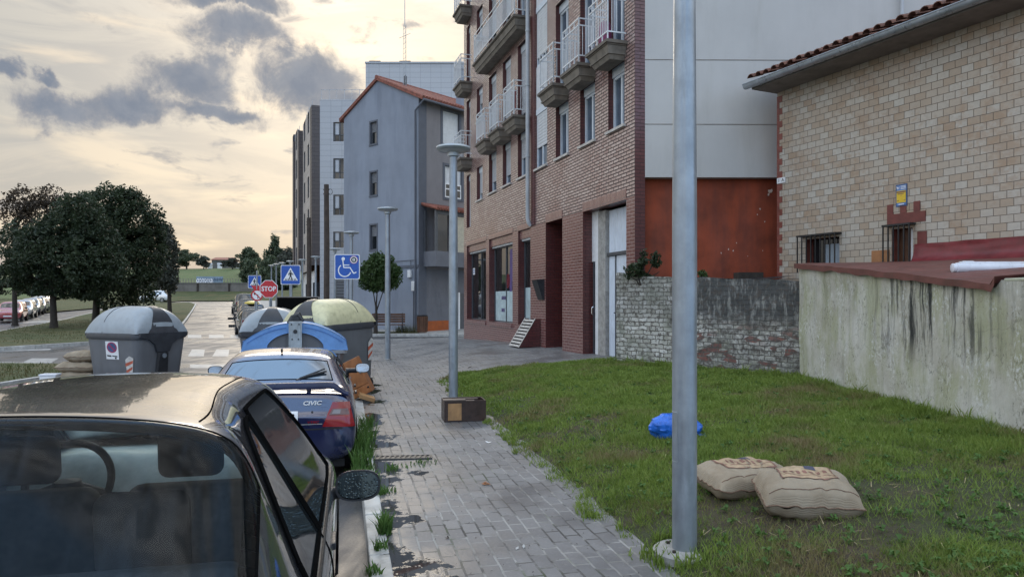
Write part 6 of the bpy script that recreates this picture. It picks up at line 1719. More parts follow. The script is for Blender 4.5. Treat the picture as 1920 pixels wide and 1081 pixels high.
def drawer():
    p = G(868, 790); t = thing('wooden_box', 'dark brown wooden drawer box lying at the foot of the lamp post', 'box', (p.x, p.y, 0.003), R(12))
    w, d, h = .3, .40, .29
    x0, x1 = -.26, .33
    b = B()
    b.bx(x0, x1, 0, .018, 0, h); b.bx(x0, x1, d-.018, d, 0, h); b.bx(x1-.018, x1, .0185, d-.0185, 0, h); b.bx(x0, x0+.018, .0185, d-.0185, 0, h); b.bx(x0+.02, x1-.02, .02, d-.02, .012, .03); b.build('side_boards', M['darkwood'], t, bevel=.003)
    b = B(); b.bx(x0+.05, x0+.24, -.006, -.0005, .02, h-.035); b.build('bare_wood_panel', M['palewood'], t)
    b = B(); b.T = Matrix.Translation((0, 0, 0)); b.bx(x0-.015, x0+.30, -.015, .15, h+.002, h+.02); b.bx(x0+.1, x1-.1, .12, .16, h+.002, h+.02); b.bx(x0+.30, x1-.12, .2, .34, h-.05, h-.035); b.build('top_boards', M['woodgrey'], t, bevel=.003)
M['woodgrey'] = mat('weathered_board', (.15, .11, .085), .6, .15, 6, streak=True)
drawer()
# ---- sacks and bag on the lawn
def sack(loc, rzv, size, label, seedv, pitch=0., roll=0., printm=True, group=None, plain=False):
    t = thing('burlap_sack', label, 'sack', loc, 0, group, rot=(roll, pitch, rzv))
    L, W, H = size; n = 40
    def shp(u, v, s):
        x, y = 2*u-1, 2*v-1
        ex = (1-abs(x)**4.2); ey = (1-abs(y)**4.2); h = max(ex, 0)**.45*max(ey, 0)**.45
        pinch = 1-.13*(abs(x)**2)*(1-abs(y)**2)*1.0-.0; py_ = 1-.13*(abs(y)**2)*(1-abs(x)**2)
        X = L/2*x*py_; Y = W/2*y*pinch
        w = mnoise.fractal(Vector((x*2.3+seedv, y*2.3, s)), 1, 2, 4)*.016+.022*mnoise.noise(Vector((x*1.2+seedv, y*1.2, s*3)))*h-.016*(1-abs(mnoise.noise(Vector((x*2.6+seedv, y*1.1, s)))))**8*h
        edge = math.sin(math.atan2(y, x)*22+seedv)*.007*(1-h)*(max(abs(x), abs(y))**6)
        z = H/2+s*(H/2)*h*(1.0 if s > 0 else .9)+w+edge
        return (X, Y, max(z, .0) if s < 0 else z)
    b = B()
    b.grid(lambda u, v: shp(u, v, 1), n, n); b.grid(lambda u, v: shp(1-u, v, -1), n, n)
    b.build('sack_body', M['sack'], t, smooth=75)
    # seam round the rim
    b = B(); rim = []
    for k in range(81):
        a = k/80*4; 
        u, v = ((a, 0) if a <= 1 else (1, a-1) if a <= 2 else (3-a, 1) if a <= 3 else (0, 4-a)); p = shp(u, v, 1); rim.append((p[0]*1.004, p[1]*1.004, p[2]))
    b.tube(rim, .005, 5); b.build('rim_seam', M['stitch'], t)
    if not plain:
        def band(name, m, u0, u1, v0, v1, off, nu=14, nv=8):
            b = B(); b.grid(lambda u, v: tuple(Vector(shp(u0+(u1-u0)*u, v0+(v1-v0)*v, 1))+Vector((0, 0, off))), nu, nv); b.build(name, m, t, smooth=75)
        if printm:
            u0, u1, v0, v1 = .22, .80, .34, .90
            band('print_panel', M['print'], u0, u1, v0, v1, .003)
            for (a, c, d_, e_) in ((u0-.012, u1+.012, v0-.02, v0+.004), (u0-.012, u1+.012, v1-.004, v1+.02), (u0-.014, u0+.006, v0-.02, v1+.02), (u1-.006, u1+.014, v0-.02, v1+.02), (u0, u1, v0+.13, v0+.145)):
                band('print_border', M['printred'], a, c, d_, e_, .0055, 16, 6)
            rng = random.Random(int(seedv*10))
            for k in range(7):
                a = u0+.05+k*.07; band('print_letter', M['printred'], a, a+.04, v0+.2, v0+.28+.03*rng.random(), .0056, 3, 3)
            band('print_emblem', M['printdark'], .52, .64, .68, .80, .0056, 6, 6)
        b = B()
        for vv in (.09,): b.tube([tuple(Vector(shp(.04+.92*i/30, vv, 1))+Vector((0, 0, .002))) for i in range(31)], .0035, 5)
        b.build('stitch_line', M['stitch'], t)
    return t
M['printdark'] = mat('dark_print', (.07, .07, .10), .85, .1, 10)
s1 = G(1532, 976); sack((s1.x+.0, s1.y+.20, gz(s1.x, s1.y+.2)-.02), R(-8), (.64, .50, .30), 'printed burlap sack lying nearer, its orange panel facing up and forward', 1.3, roll=R(6))
s2 = G(1412, 940); sack((s2.x+.02, s2.y+.26, gz(s2.x, s2.y+.25)-.02), R(14), (.72, .52, .25), 'plumper printed burlap sack lying behind and left of the other sack', 4.1, roll=R(4))
def blue_bag():
    p = G(1266, 831); t = thing('plastic_bag', 'crumpled bright blue plastic bag on the grass behind the near lamp post', 'bag', (p.x+.02, p.y+.1, lawn_z(p.x, p.y)), 0)
    b = B()
    def fn(u, v):
        a = u*2*math.pi; th = v*math.pi; d = Vector((math.cos(a)*math.sin(th), math.sin(a)*math.sin(th), math.cos(th)))
        r = 1+.22*mnoise.noise(d*1.7+Vector((3, 1, 2)))+.14*abs(mnoise.noise(d*4+Vector((1, 5, 2))))+.06*abs(mnoise.noise(d*9)); 
        z = .15+d.z*.165*r*(1.05 if d.x < .2 else .75); return (d.x*.25*r, d.y*.16*r, max(z*.84, .0))
    b.grid(fn, 48, 28); b.build('bag_body', M['bag'], t, smooth=28)
    b = B(); b.grid(lambda u, v: (.15+.20*u, -.05+.12*v-.03*u, .03+.03*mnoise.noise(Vector((u*5, v*5, 1)))+.05*(1-u)), 8, 6); b.build('bag_tail', M['bag'], t, smooth=28)
blue_bag()
# ---- stack of sacks and a white box by the left bin
for i, (dx, dz, sz, lb) in enumerate(((0, 0, (.92, .6, .24), 'tan sack at the bottom of the stack beside the left bin'), (.04, .22, (.86, .55, .24), 'tan sack in the middle of the stack beside the left bin'), (.10, .44, (.62, .5, .24), 'rounded tan sack on top of the stack beside the left bin'))):
    Y = 15.2; x = X_(150, Y); sack((x+dx, Y, rz(Y)+.15+dz), R(random.uniform(-5, 5)), sz, lb, 7+i, plain=True, group='tan sacks stacked by the left bin')
def white_box():
    Y = 14.6; p = P(94, 712, Y); t = thing('white_box', 'small white lidded box on the grass island left of the sack stack', 'box', (p.x, Y, rz(Y)+.15), R(10))
    h = Z_(700, Y)-rz(Y)-.15
    b = B(); b.bx(-.15, .15, -.12, .12, 0, h-.04); b.build('box', M['signwhite'], t, bevel=.01); b = B(); b.bx(-.165, .165, -.13, .13, h-.04, h); b.build('lid', M['pvc'], t, bevel=.01)
white_box()
# ---- bench, litter bin, round tree by the grey house
def bench():
    Y = 38.6; x = X_(728, Y); z = rz(Y)+.13; t = thing('park_bench', 'brown slatted park bench on black legs before the grey house', 'bench', (x, Y, z), R(6))
    for i in range(3): pass
    b = B(); 
    for i in range(4): b.bx(-.9, .9, -.30+i*.13, -.19+i*.13, .44, .48)
    b.build('seat', M['wood'], t); b = B()
    for i in range(4): b.bx(-.9, .9, .24, .28, .56+i*.13, .67+i*.13)
    b.build('backrest', M['wood'], t)
    for xx in (-.75, .75): b = B(); b.tube([(xx, -.3, 0), (xx, -.28, .44), (xx, .2, .44), (xx, .3, 1.08)], .03, 6); b.tube([(xx, .25, 0), (xx, .2, .44)], .03, 6); b.build('leg', M['dark'], t)
bench()
def litter_bin():
    Y = 38.4; x = X_(792, Y); t = thing('litter_bin', 'brown slatted round litter bin beside the orange base panel', 'litter bin', (x, Y, rz(Y)+.13), 0)
    b = B(); b.lathe([(.24, .05), (.26, .1), (.28, .9), (.27, .92)], 18); b.build('drum', M['wood'], t); b = B(); b.lathe([(.29, .92), (.30, .97), (.22, 1.0), (0, 1.0)], 18); b.build('hood', M['dark'], t)
    b = B()
    for k in range(18): a = k/18*6.283; b.tube([(.265*math.cos(a), .265*math.sin(a), .08), (.29*math.cos(a), .29*math.sin(a), .9)], .018, 4)
    b.build('slats', M['wood'], t)
litter_bin()
# ------------------------------------------------------------------ trees and plants
def leaves(name, clumps, n, size, m, parent, seed, shell=.55, gap=0., flat_=.0):
    """leaf faces spread through overlapping clumps: (x,y,z,rx,ry,rz,weight)"""
    rng = np.random.default_rng(seed); w = np.array([c[6] if len(c) > 6 else c[3]*c[4]*c[5] for c in clumps], float); w /= w.sum()
    idx = rng.choice(len(clumps), n, p=w); C = np.array([c[:6] for c in clumps])[idx]
    d = rng.normal(size=(n, 3)); d /= np.linalg.norm(d, axis=1)[:, None]; r = (shell+(1-shell)*rng.random(n)**.6)
    lump = np.array([mnoise.noise(Vector(tuple(q*2.4))+Vector((i % 97*1.7, 0, 0))) for q, i in zip(d, idx)])
    r = r*(1+.38*lump)
    pos = C[:, :3]+d*C[:, 3:6]*r[:, None]
    if gap:
        g = np.array([mnoise.noise(Vector(tuple(p*gap))) for p in pos]); k = g > -.16; pos = pos[k]
    n = len(pos); a = rng.normal(size=(n, 3)); a /= np.linalg.norm(a, axis=1)[:, None]; c = rng.normal(size=(n, 3)); c -= a*(a*c).sum(1)[:, None]; c /= np.linalg.norm(c, axis=1)[:, None]
    s = size*rng.uniform(.55, 1.35, n)[:, None]
    v = np.stack([pos-a*s, pos+c*s*.45, pos+a*s, pos-c*s*.45], 1).reshape(-1, 3)
    return npmesh(name, v, np.arange(4*n).reshape(-1, 4), m, parent)
def limbs(base, top, clumps, r0, seed):
    rng = random.Random(seed); b = B(); base, top = Vector(base), Vector(top)
    mid = base.lerp(top, .55)+Vector((rng.uniform(-.1, .1), 0, 0))
    b.tube([base-Vector((0, 0, .1)), base+Vector((0, 0, .05)), base+Vector((0, 0, .5)), mid, top], [r0*1.5, r0*1.25, r0, r0*.82, r0*.6], 10)
    for c in clumps:
        e = Vector(c[:3]); s = base.lerp(top, rng.uniform(.62, 1.0)); m_ = s.lerp(e, .5)+Vector((0, 0, rng.uniform(0, .3)*c[5]))
        b.tube([s, m_, e], [r0*.45, r0*.28, r0*.1], 6)
        for k in range(3):
            q = e+Vector((rng.uniform(-1, 1)*c[3], rng.uniform(-1, 1)*c[4], rng.uniform(-.3, 1)*c[5]))*.75; b.tube([m_, m_.lerp(q, .6)+Vector((0, 0, .1)), q], [r0*.2, r0*.13, r0*.04], 5)
    return b
def tree(name, label, base, r0, clumps, n, size, lm, seed, group=None, gap=0., shell=.5, top=None):
    """clumps relative to the base"""
    t = thing(name, label, 'tree', base, 0, group); cz = sum(c[2] for c in clumps)/len(clumps)
    limbs((0, 0, 0), top or (0, 0, cz*.9), clumps, r0, seed).build('trunk', M['bark'], t, smooth=60)
    leaves('crown', clumps, n, size, lm, t, seed, shell, gap); return t
def cl(px, py, rpx, rpy, Y, base, ry=None, dy=0.):
    """clump given by its place and radii in the photo at distance Y, relative to the base"""
    p = P(px, py, Y+dy); s = Y/F; return (p.x-base[0], p.y-base[1], p.z-base[2], rpx*s, ry if ry else (rpx+rpy)/2*s, rpy*s)
def island_trees():
    Y = 43; b = Vector((X_(101, Y), Y, rz(Y)+.13))
    C = [cl(130, 440, 55, 60, Y, b), (cl(90, 470, 60, 52, Y, b, dy=-1)), cl(60, 500, 55, 40, Y, b), cl(150, 490, 52, 55, Y, b, dy=-1), cl(120, 530, 55, 32, Y, b), cl(175, 440, 42, 42, Y, b), cl(150, 395, 42, 36, Y, b), cl(40, 455, 40, 42, Y, b, dy=1), cl(195, 505, 40, 40, Y, b), cl(30, 520, 36, 30, Y, b), cl(165, 545, 36, 18, Y, b)]
    tree('broadleaf_tree', 'dark broad tree with the slim black trunk on the front of the grass island', b, .20, C, 44000, .115, M['leafdark'], 1, 'dark trees on the grass island', gap=1.5)
    Y = 50; b = Vector((X_(180, Y), Y, rz(Y)+.13))
    C = [cl(215, 385, 55, 40, Y, b), cl(255, 420, 50, 48, Y, b), cl(275, 480, 36, 50, Y, b), cl(235, 500, 50, 55, Y, b, dy=-1), cl(200, 450, 60, 55, Y, b), cl(180, 395, 40, 38, Y, b), cl(262, 545, 30, 34, Y, b), cl(215, 555, 40, 28, Y, b), cl(285, 440, 26, 34, Y, b), cl(240, 375, 34, 24, Y, b), cl(170, 530, 40, 35, Y, b)]
    tree('broadleaf_tree', 'taller rounded dark tree behind the left bin, its crown highest on the right', b, .24, C, 44000, .125, M['leafdark'], 2, 'dark trees on the grass island', gap=1.3)
    Y = 47; b = Vector((X_(28, Y), Y, rz(Y)+.13))
    C = [cl(50, 375, 44, 26, Y, b), cl(90, 372, 34, 24, Y, b), cl(30, 400, 30, 34, Y, b), cl(75, 400, 44, 28, Y, b), cl(110, 395, 24, 24, Y, b), cl(20, 440, 26, 40, Y, b), cl(-20, 470, 40, 50, Y, b)]
    tree('rusty_tree', 'thin reddish sparse topped tree at the far left behind the dark tree', b, .16, C[:5], 6500, .10, M['leafred'], 3, 'dark trees on the grass island', gap=1.9)
    Y = 62; b = Vector((X_(318, Y), Y, rz(Y)+.1)); C = [cl(318, 470, 14, 30, Y, b), cl(316, 515, 15, 35, Y, b), cl(308, 440, 16, 22, Y, b), cl(300, 500, 18, 40, Y, b)]
    tree('poplar_tree', 'narrow greyish tree peeking out right behind the taller dark tree', b, .18, C, 7000, .16, M['leaffar2'], 4)
island_trees()
def round_tree():
    Y = 37.9; b = Vector((X_(705, Y), Y, rz(Y)+.1)); C = [cl(712, 512, 36, 34, Y, b), cl(695, 520, 24, 26, Y, b), cl(730, 520, 22, 26, Y, b), cl(712, 492, 24, 18, Y, b)]
    tree('clipped_tree', 'small round clipped green tree standing by the bench before the grey house', b, .085, C, 9000, .085, M['leafgreen'], 5, top=(0, 0, 1.7), shell=.62)
round_tree()
def hedge_plant(name, label, cat, base, clumps, n, size, m, seed, gap=1., stems=True):
    t = thing(name, label, cat, base)
    s = B(); rng = random.Random(seed)
    for c in clumps: s.tube([(rng.uniform(-.05, .05), 0, -.05), (c[0]*.5, c[1]*.5, c[2]*.45), (c[0], c[1], c[2])], [.02, .014, .006], 5)
    s.build('stems', M['bark'], t); leaves('foliage', clumps, n, size, m, t, seed, .3, gap); return t
p = P(1203, 520, 14.25)
hedge_plant('wall_shrub', 'dark leafy shrub growing on top of the garden wall against the orange wall', 'shrub', (p.x, p.y, p.z-.1), [(-.12, 0, .22, .22, .16, .18), (.12, 0, .20, .25, .16, .16), (.02, 0, .38, .13, .12, .16), (.28, .02, .45, .12, .1, .18), (.05, 0, .6, .08, .07, .10), (.36, 0, .22, .14, .1, .12), (-.2, 0, .1, .14, .1, .1)], 1700, .045, M['leafshrub'] if 'leafshrub' in M else M['leafdark'], 7, gap=3.)
p = P(1316, 516, 13.2)
hedge_plant('wall_sprig', 'small leafy sprig on the garden wall just right of the near lamp post', 'shrub', (p.x, p.y, p.z-.04), [(0, 0, .08, .09, .06, .07), (.06, 0, .02, .07, .05, .05)], 140, .032, M['leafgreen'], 8, gap=0)
rngc = random.Random(4)
b = B()
for k in range(40):
    Y = 38.9+rngc.uniform(-.3, .4); tuft(b, X_(rngc.uniform(742, 785), Y), Y, rz(Y)+.13, 12, rngc.uniform(.25, .6), .15, rngc)
b.bx(X_(700, 39), X_(786, 39), 38.3, 39.9, rz(39), rz(39)+.16)
tag(b.build('house_grass', M['blade2']), 'tall grass patch at the foot of the grey house', 'grass', kind='stuff')
# ---- far hillside: trees, hedges, wall, fence and buildings
HT_ = lambda X, Y: hillz(X, Y)
def far_tree(px, pytop, Y, wpx, label, m, seed, n=5200, name='hillside_tree', conical=False, dens=1., pybase=None):
    X = X_(px, Y); z = HT_(X, Y); s = Y/F; top = Z_(pytop, Y); base = (X, Y, z); h = top-z; w = wpx*s/2*1.22; rng = random.Random(seed); C = []
    k = 9
    for i in range(k):
        f = (i+.5)/k; zz = h*(.22+.70*f); prof = math.sin(math.pi*(.18+.75*f))**.8 if not conical else (1-f*.75)
        for _ in range(2):
            C.append((rng.uniform(-.6, .6)*w*prof, rng.uniform(-.5, .5)*w*prof, zz, w*.55*prof*rng.uniform(.7, 1.1), w*.5*prof, h*.12*rng.uniform(.8, 1.4)))
    C.append((rng.uniform(-.2, .2)*w, 0, h*.9, w*.3, w*.3, h*.1))
    return tree(name, label, base, max(.12, w*.05), C, int(n*dens), max(.28, w*.055), m, seed, 'trees on the far hillside', gap=.45, shell=.35)
far_tree(350, 468, 190, 44, 'rounded green tree on the meadow crest, leftmost beyond the island trees', M['leaffar'], 21)
far_tree(382, 480, 188, 26, 'small rusty tree on the crest left of the red roofed shed', M['leaffar2'], 22)
far_tree(436, 484, 185, 34, 'low grey bush like tree right of the red roofed shed', M['leaffar2'], 23)
far_tree(466, 462, 165, 46, 'round crowned tree on the hill, left of the tall pointed tree', M['leaffar'], 24, 7000)
far_tree(470, 488, 140, 36, 'dense green tree lower on the slope, above the smaller crossing sign', M['leaffar'], 25)
far_tree(515, 440, 150, 34, 'tall pointed tree with loose top, highest on the hillside', M['leaffar'], 26, 6000, conical=False)
far_tree(505, 478, 138, 60, 'wide dark green tree below the tall pointed tree', M['leaffar'], 27, 8000)
far_tree(540, 464, 145, 56, 'broad grey green tree against the modern block', M['leaffar2'], 28, 7000)
far_tree(530, 510, 120, 60, 'dark low tree behind the larger crossing sign', M['leafdark'], 29, 6000)
far_tree(500, 520, 122, 46, 'dark low tree between the stop sign and hillside', M['leafdark'], 30, 5000)
for i, (px, Y, w, pt, lb) in enumerate(((-10, 120, 70, 500, 'dark tree at the far left behind the parked cars'), (60, 118, 70, 520, 'dark bushy tree behind the red parked car, beyond the road'), (120, 122, 70, 522, 'dark bushy tree beyond the road left of the slim trunk'), (190, 120, 80, 515, 'dark bushy tree beyond the road between the two trunks'), (250, 125, 80, 518, 'dark bushy tree beyond the road right of the bin side trunk'), (300, 128, 40, 505, 'dark bushy tree behind the white off road car'), (-70, 115, 80, 495, 'dark tree outside the left edge, behind the parked cars'))):
    far_tree(px, pt, Y, w, lb, M['leafdark'] if i % 2 else M['leaffar2'], 40+i, 4200)
def bushes():
    for i, (px, py, Y, w, h, lb, m) in enumerate(((395, 518, 135, 60, 12, 'dark hedge clump above the graffiti board', 'leafdark'), (340, 521, 140, 60, 9, 'long dark hedge on the slope left of the graffiti board', 'leafdark'), (445, 522, 125, 26, 18, 'round purple brown bush above the retaining wall', 'leafred'), (30, 552, 60, 60, 14, 'green roadside shrub behind the red car', 'leafgreen'), (75, 548, 70, 40, 12, 'green roadside shrub behind the white parked car', 'leafgreen'))):
        X = X_(px, Y); z = HT_(X, Y); s = Y/F
        C = [((k-2)*w*s/5, 0, h*s*.45, w*s/5, w*s/6, h*s*.55) for k in range(5)]
        hedge_plant('hedge_bush', lb, 'bush', (X, Y, z), C, 2600, .22, M[m], 60+i, gap=.8)
bushes()
def far_wall():
    Y = 112.5; x0, x1 = X_(300, Y), X_(475, Y); z = HT_(0, Y); t = thing('retaining_wall', 'long grey concrete panel wall at the end of the street', 'wall', (x0, Y, z-.3), 0)
    zt = Z_(531, Y)-z+.3; b = B(); b.bx(0, x1-x0, 0, .25, 0, zt); b.build('panels', M['farwall'], t)
    b = B()
    for px in (310, 371, 430): x = X_(px, Y)-x0; b.bx(x-.14, x+.14, -.12, -.002, 0, zt+.02)
    b.build('pilasters', M['bark'], t); b = B(); b.bx(-.1, x1-x0+.1, -.08, .33, zt+.002, zt+.12); b.build('coping', M['farwall2'], t)
    Y2 = 113.6; g = thing('graffiti_board', 'pale blue board with white bubble graffiti above the grey wall', 'board', P(393, 525, Y2), 0)
    w, h = (X_(418, Y2)-X_(368, Y2))/2, (Z_(518, Y2)-Z_(532, Y2))/2
    b = B(); b.bx(-w, w, 0, .1, -h-1.2, h); b.build('board', M['graf'], g)
    b = B(); rng = random.Random(9)
    x = -w+.25
    for k in range(7):
        ww = rng.uniform(.22, .36); pts = []
        for i in range(12):
            a = i/12*6.283; pts.append((x+ww*math.cos(a)*rng.uniform(.75, 1.1), -.012-.002*k, -.12+h*.72*math.sin(a)*rng.uniform(.8, 1.05)))
        b.poly(pts); x += ww*1.45
    b.build('bubble_letters', M['signwhite'], g)
    b = B(); x = -w+.25; rng = random.Random(9)
    for k in range(7):
        b.bx(x-.07, x+.05, -.045, -.035, -.2+rng.uniform(-.1, .1), .12); b.bx(x+.2, x+.25, -.045, -.035, -h*.7, h*.5); x += .42
    for k in range(7): x = w*.35+k*.22; b.bx(x, x+.12, -.045, -.035, h*.1-.1*(k % 3), h*.6-.12*(k % 2))
    b.build('letter_outlines', M['grafdark'], g)
M['farwall'] = mat('grey_panel_wall', (.15, .138, .122), .9, .15, .7, dirt=((.085, .08, .07), .6), streak=True)
M['farwall2'] = mat('grey_coping', (.13, .125, .115), .9, .1, 1)
M['graf'] = mat('graffiti_blue', (.20, .27, .33), .7, .1, 1.5)
M['grafdark'] = mat('graffiti_outline', (.07, .10, .15), .7, .1, 2)
far_wall()
def field_fence():
    Y = 150; t = thing('field_fence', 'thin post and wire fence crossing the meadow', 'fence', (0, Y, 0)); b = B(); w = B(); pts = []
    for i in range(34):
        px = 312+i*5.2; X = X_(px, Y); z = HT_(X, Y); b.bx(X-.05, X+.05, -.05, .05, z-.1, z+1.3); pts.append((X, 0, z+1.2))
    b.build('posts', M['eave'], t)
    for dz in (0, -.5, -.95): w.tube([(x, y, z+dz) for x, y, z in pts], .02, 3)
    w.build('wires', M['eave'], t)
field_fence()
def far_shed():
    Y = 200; x0, x1 = X_(397, Y), X_(428, Y); z = HT_(x0, Y); t = thing('red_roofed_shed', 'long low farm shed with a red roof on the meadow crest', 'building', (x0, Y, z), 0)
    h = Z_(487, Y)-z; b = B(); b.bx(0, x1-x0, 0, 7, -.5, h); b.build('wall', M['farwall2'], t)
    b = B(); L = x1-x0; b.add([(-.4, -.4, h), (L+.4, -.4, h), (L+.4, 3.5, h+.9), (-.4, 3.5, h+.9), (L+.4, 7.4, h), (-.4, 7.4, h)], [(0, 1, 2, 3), (3, 2, 4, 5), (0, 3, 5), (1, 4, 2)]); b.build('roof', M['terracotta'], t)
    for px, lb in ((394, 'small pale farm hut at the left end of the red roofed shed'), (412, 'small white hut in front of the red roofed shed'), (446, 'small white gabled hut among the crest bushes')):
        Y2 = 192; p = X_(px, Y2); z2 = HT_(p, Y2); q = thing('farm_hut', lb, 'hut', (p, Y2, z2), R(10)); b = B(); b.bx(-.5, .5, -.5, .5, -.2, 1.1); b.build('wall', M['white'], q); b = B(); b.add([(-.6, -.6, 1.1), (.6, -.6, 1.1), (.6, 0, 1.5), (-.6, 0, 1.5), (.6, .6, 1.1), (-.6, .6, 1.1)], [(0, 1, 2, 3), (3, 2, 4, 5), (0, 3, 5), (1, 4, 2)]); b.build('roof', M['shutter'], q)
far_shed()
# ------------------------------------------------------------------ cars
def car_mesh(stations, glass, level=2, solid_right=False):
    """stations: list of (x, [(halfwidth, z) x 9 from sill centre to roof centre]); local x forward, y left.
    glass: {key: [(i0, i1, j0, j1)]} ranges of stations and rings turned into glass; returns {key: (verts, faces)}"""
    n = len(stations[0][1])-1; ring = 2*n; vs = []; fs = []; keys = ['body']; mi = []
    for x, pr in stations:
        pts = [(x, w, z) for w, z in pr]; pts += [(x, -w, z) for w, z in pr[1:-1]][::-1]
        xo = [0]*len(pts); vs += pts
    def key(i, k):
        j = k if k < n else 2*n-1-k; side = 'l' if k < n else 'r'
        for nm, rs in glass.items():
            for i0, i1, j0, j1 in rs:
                if i0 <= i < i1 and j0 <= j < j1 and not (solid_right and side == 'r' and nm.startswith('side')): return nm+'_'+side if nm.startswith('side') else nm
        return 'body'
    for i in range(len(stations)-1):
        for k in range(ring):
            a, b_ = i*ring+k, i*ring+(k+1) % ring
            fs.append((a, b_, b_+ring, a+ring)); kk = key(i, k)
            if kk not in keys: keys.append(kk)
            mi.append(keys.index(kk))
    def cap(o, flip):
        R_ = lambda j: o+(0 if j == 0 else n if j == n else 2*n-j)
        Lf = lambda j: o+j
        for j in range(n):
            if j == 0: f = (Lf(0), Lf(1), R_(1))
            elif j == n-1: f = (Lf(j), Lf(n), R_(j))
            else: f = (Lf(j), Lf(j+1), R_(j+1), R_(j))
            fs.append(f if flip else f[::-1]); mi.append(0)
    cap(0, True); cap((len(stations)-1)*ring, False)
    me = bpy.data.meshes.new('car_cage'); me.from_pydata(vs, [], fs)
    for k in keys: me.materials.append(None)
    me.polygons.foreach_set('material_index', mi); me.update()
    bm = bmesh.new(); bm.from_mesh(me); bmesh.ops.recalc_face_normals(bm, faces=bm.faces); bm.to_mesh(me); bm.free()
    o = bpy.data.objects.new('car_cage', me); link(o); md = o.modifiers.new('s', 'SUBSURF'); md.levels = level; md.render_levels = level
    bpy.context.view_layer.update(); ev = bpy.data.meshes.new_from_object(o.evaluated_get(bpy.context.evaluated_depsgraph_get()))
    out = {}
    co = [v.co.copy() for v in ev.vertices]; nr = [v.normal.copy() for v in ev.vertices]
    for p in ev.polygons:
        k = keys[p.material_index]; V, F_, mp = out.setdefault(k, ([], [], {})); f = []
        for vi in p.vertices:
            if vi not in mp: mp[vi] = len(V); V.append((co[vi], nr[vi]))
            f.append(mp[vi])
        F_.append(f)
    bpy.data.objects.remove(o); bpy.data.meshes.remove(me); bpy.data.meshes.remove(ev)
    return out
def car_part(name, geo, m, parent, off=0., smooth=40):
    V, F_, _ = geo; b = B(); b.add([c+n_*off for c, n_ in V], F_); return b.build(name, m, parent, smooth=smooth)
def border(geo, w=.03, out=.003):
    """thin dark rubber strip along the open edge of a glass piece"""
    V, F_, _ = geo; cnt = {}
    for f in F_:
        for a, b_ in zip(f, f[1:]+f[:1]): cnt[(min(a, b_), max(a, b_))] = cnt.get((min(a, b_), max(a, b_)), 0)+1
    b = B(); used = {}
    for f in F_:
        cen = sum((V[i][0] for i in f), Vector())/len(f)
        for a, c in zip(f, f[1:]+f[:1]):
            if cnt[(min(a, c), max(a, c))] == 1:
                pa, pc = V[a][0]+V[a][1]*out, V[c][0]+V[c][1]*out; d = (cen-(pa+pc)/2); e = (pc-pa).normalized(); d -= e*d.dot(e); d.normalize()
                b.add([pa, pc, pc+d*w, pa+d*w], [(0, 1, 2, 3)])
    return b
def wheel(parent, x, y, r=.29, w=.19, side=1):
    t = B(); prof = [(r*.62, -w/2), (r*.93, -w/2), (r, -w/2+.03), (r, w/2-.03), (r*.93, w/2), (r*.62, w/2)]
    t.lathe(prof, 28); t.v = [Vector((x+p.x, y+p.z, r+p.y)) for p in t.v]
    wh = t.build('tyre', M['rubber'], parent, smooth=35); wh.name = 'wheel'
    k = B(); k.lathe([(0, 0), (r*.2, .0), (r*.25, -.03), (r*.55, -.02), (r*.64, .01)], 24); k.v = [Vector((x+p.x, y+side*(w/2-.015+p.z*1.0), r+p.y)) for p in k.v]
    k.build('rim', M['rim'], wh, smooth=30); return wh
def arch(parent, x, y, r=.335, side=1):
    b = B(); b.lathe([(0, 0), (r, 0)], 28); b.v = [Vector((x+p.x, y, .29+p.y)) for p in b.v]; b.v = [Vector((p.x, p.y, max(p.z, .16))) for p in b.v]
    return b.build('wheel_arch', M['signblack'], parent)
def rr(x0, x1, z0, z1, r=.03, n=4):
    pts = []
    for cx, cz, a0 in ((x1-r, z1-r, 0), (x0+r, z1-r, 90), (x0+r, z0+r, 180), (x1-r, z0+r, 270)):
        for k in range(n+1): a = R(a0+k*90/n); pts.append((cx+r*math.cos(a), cz+r*math.sin(a)))
    return pts
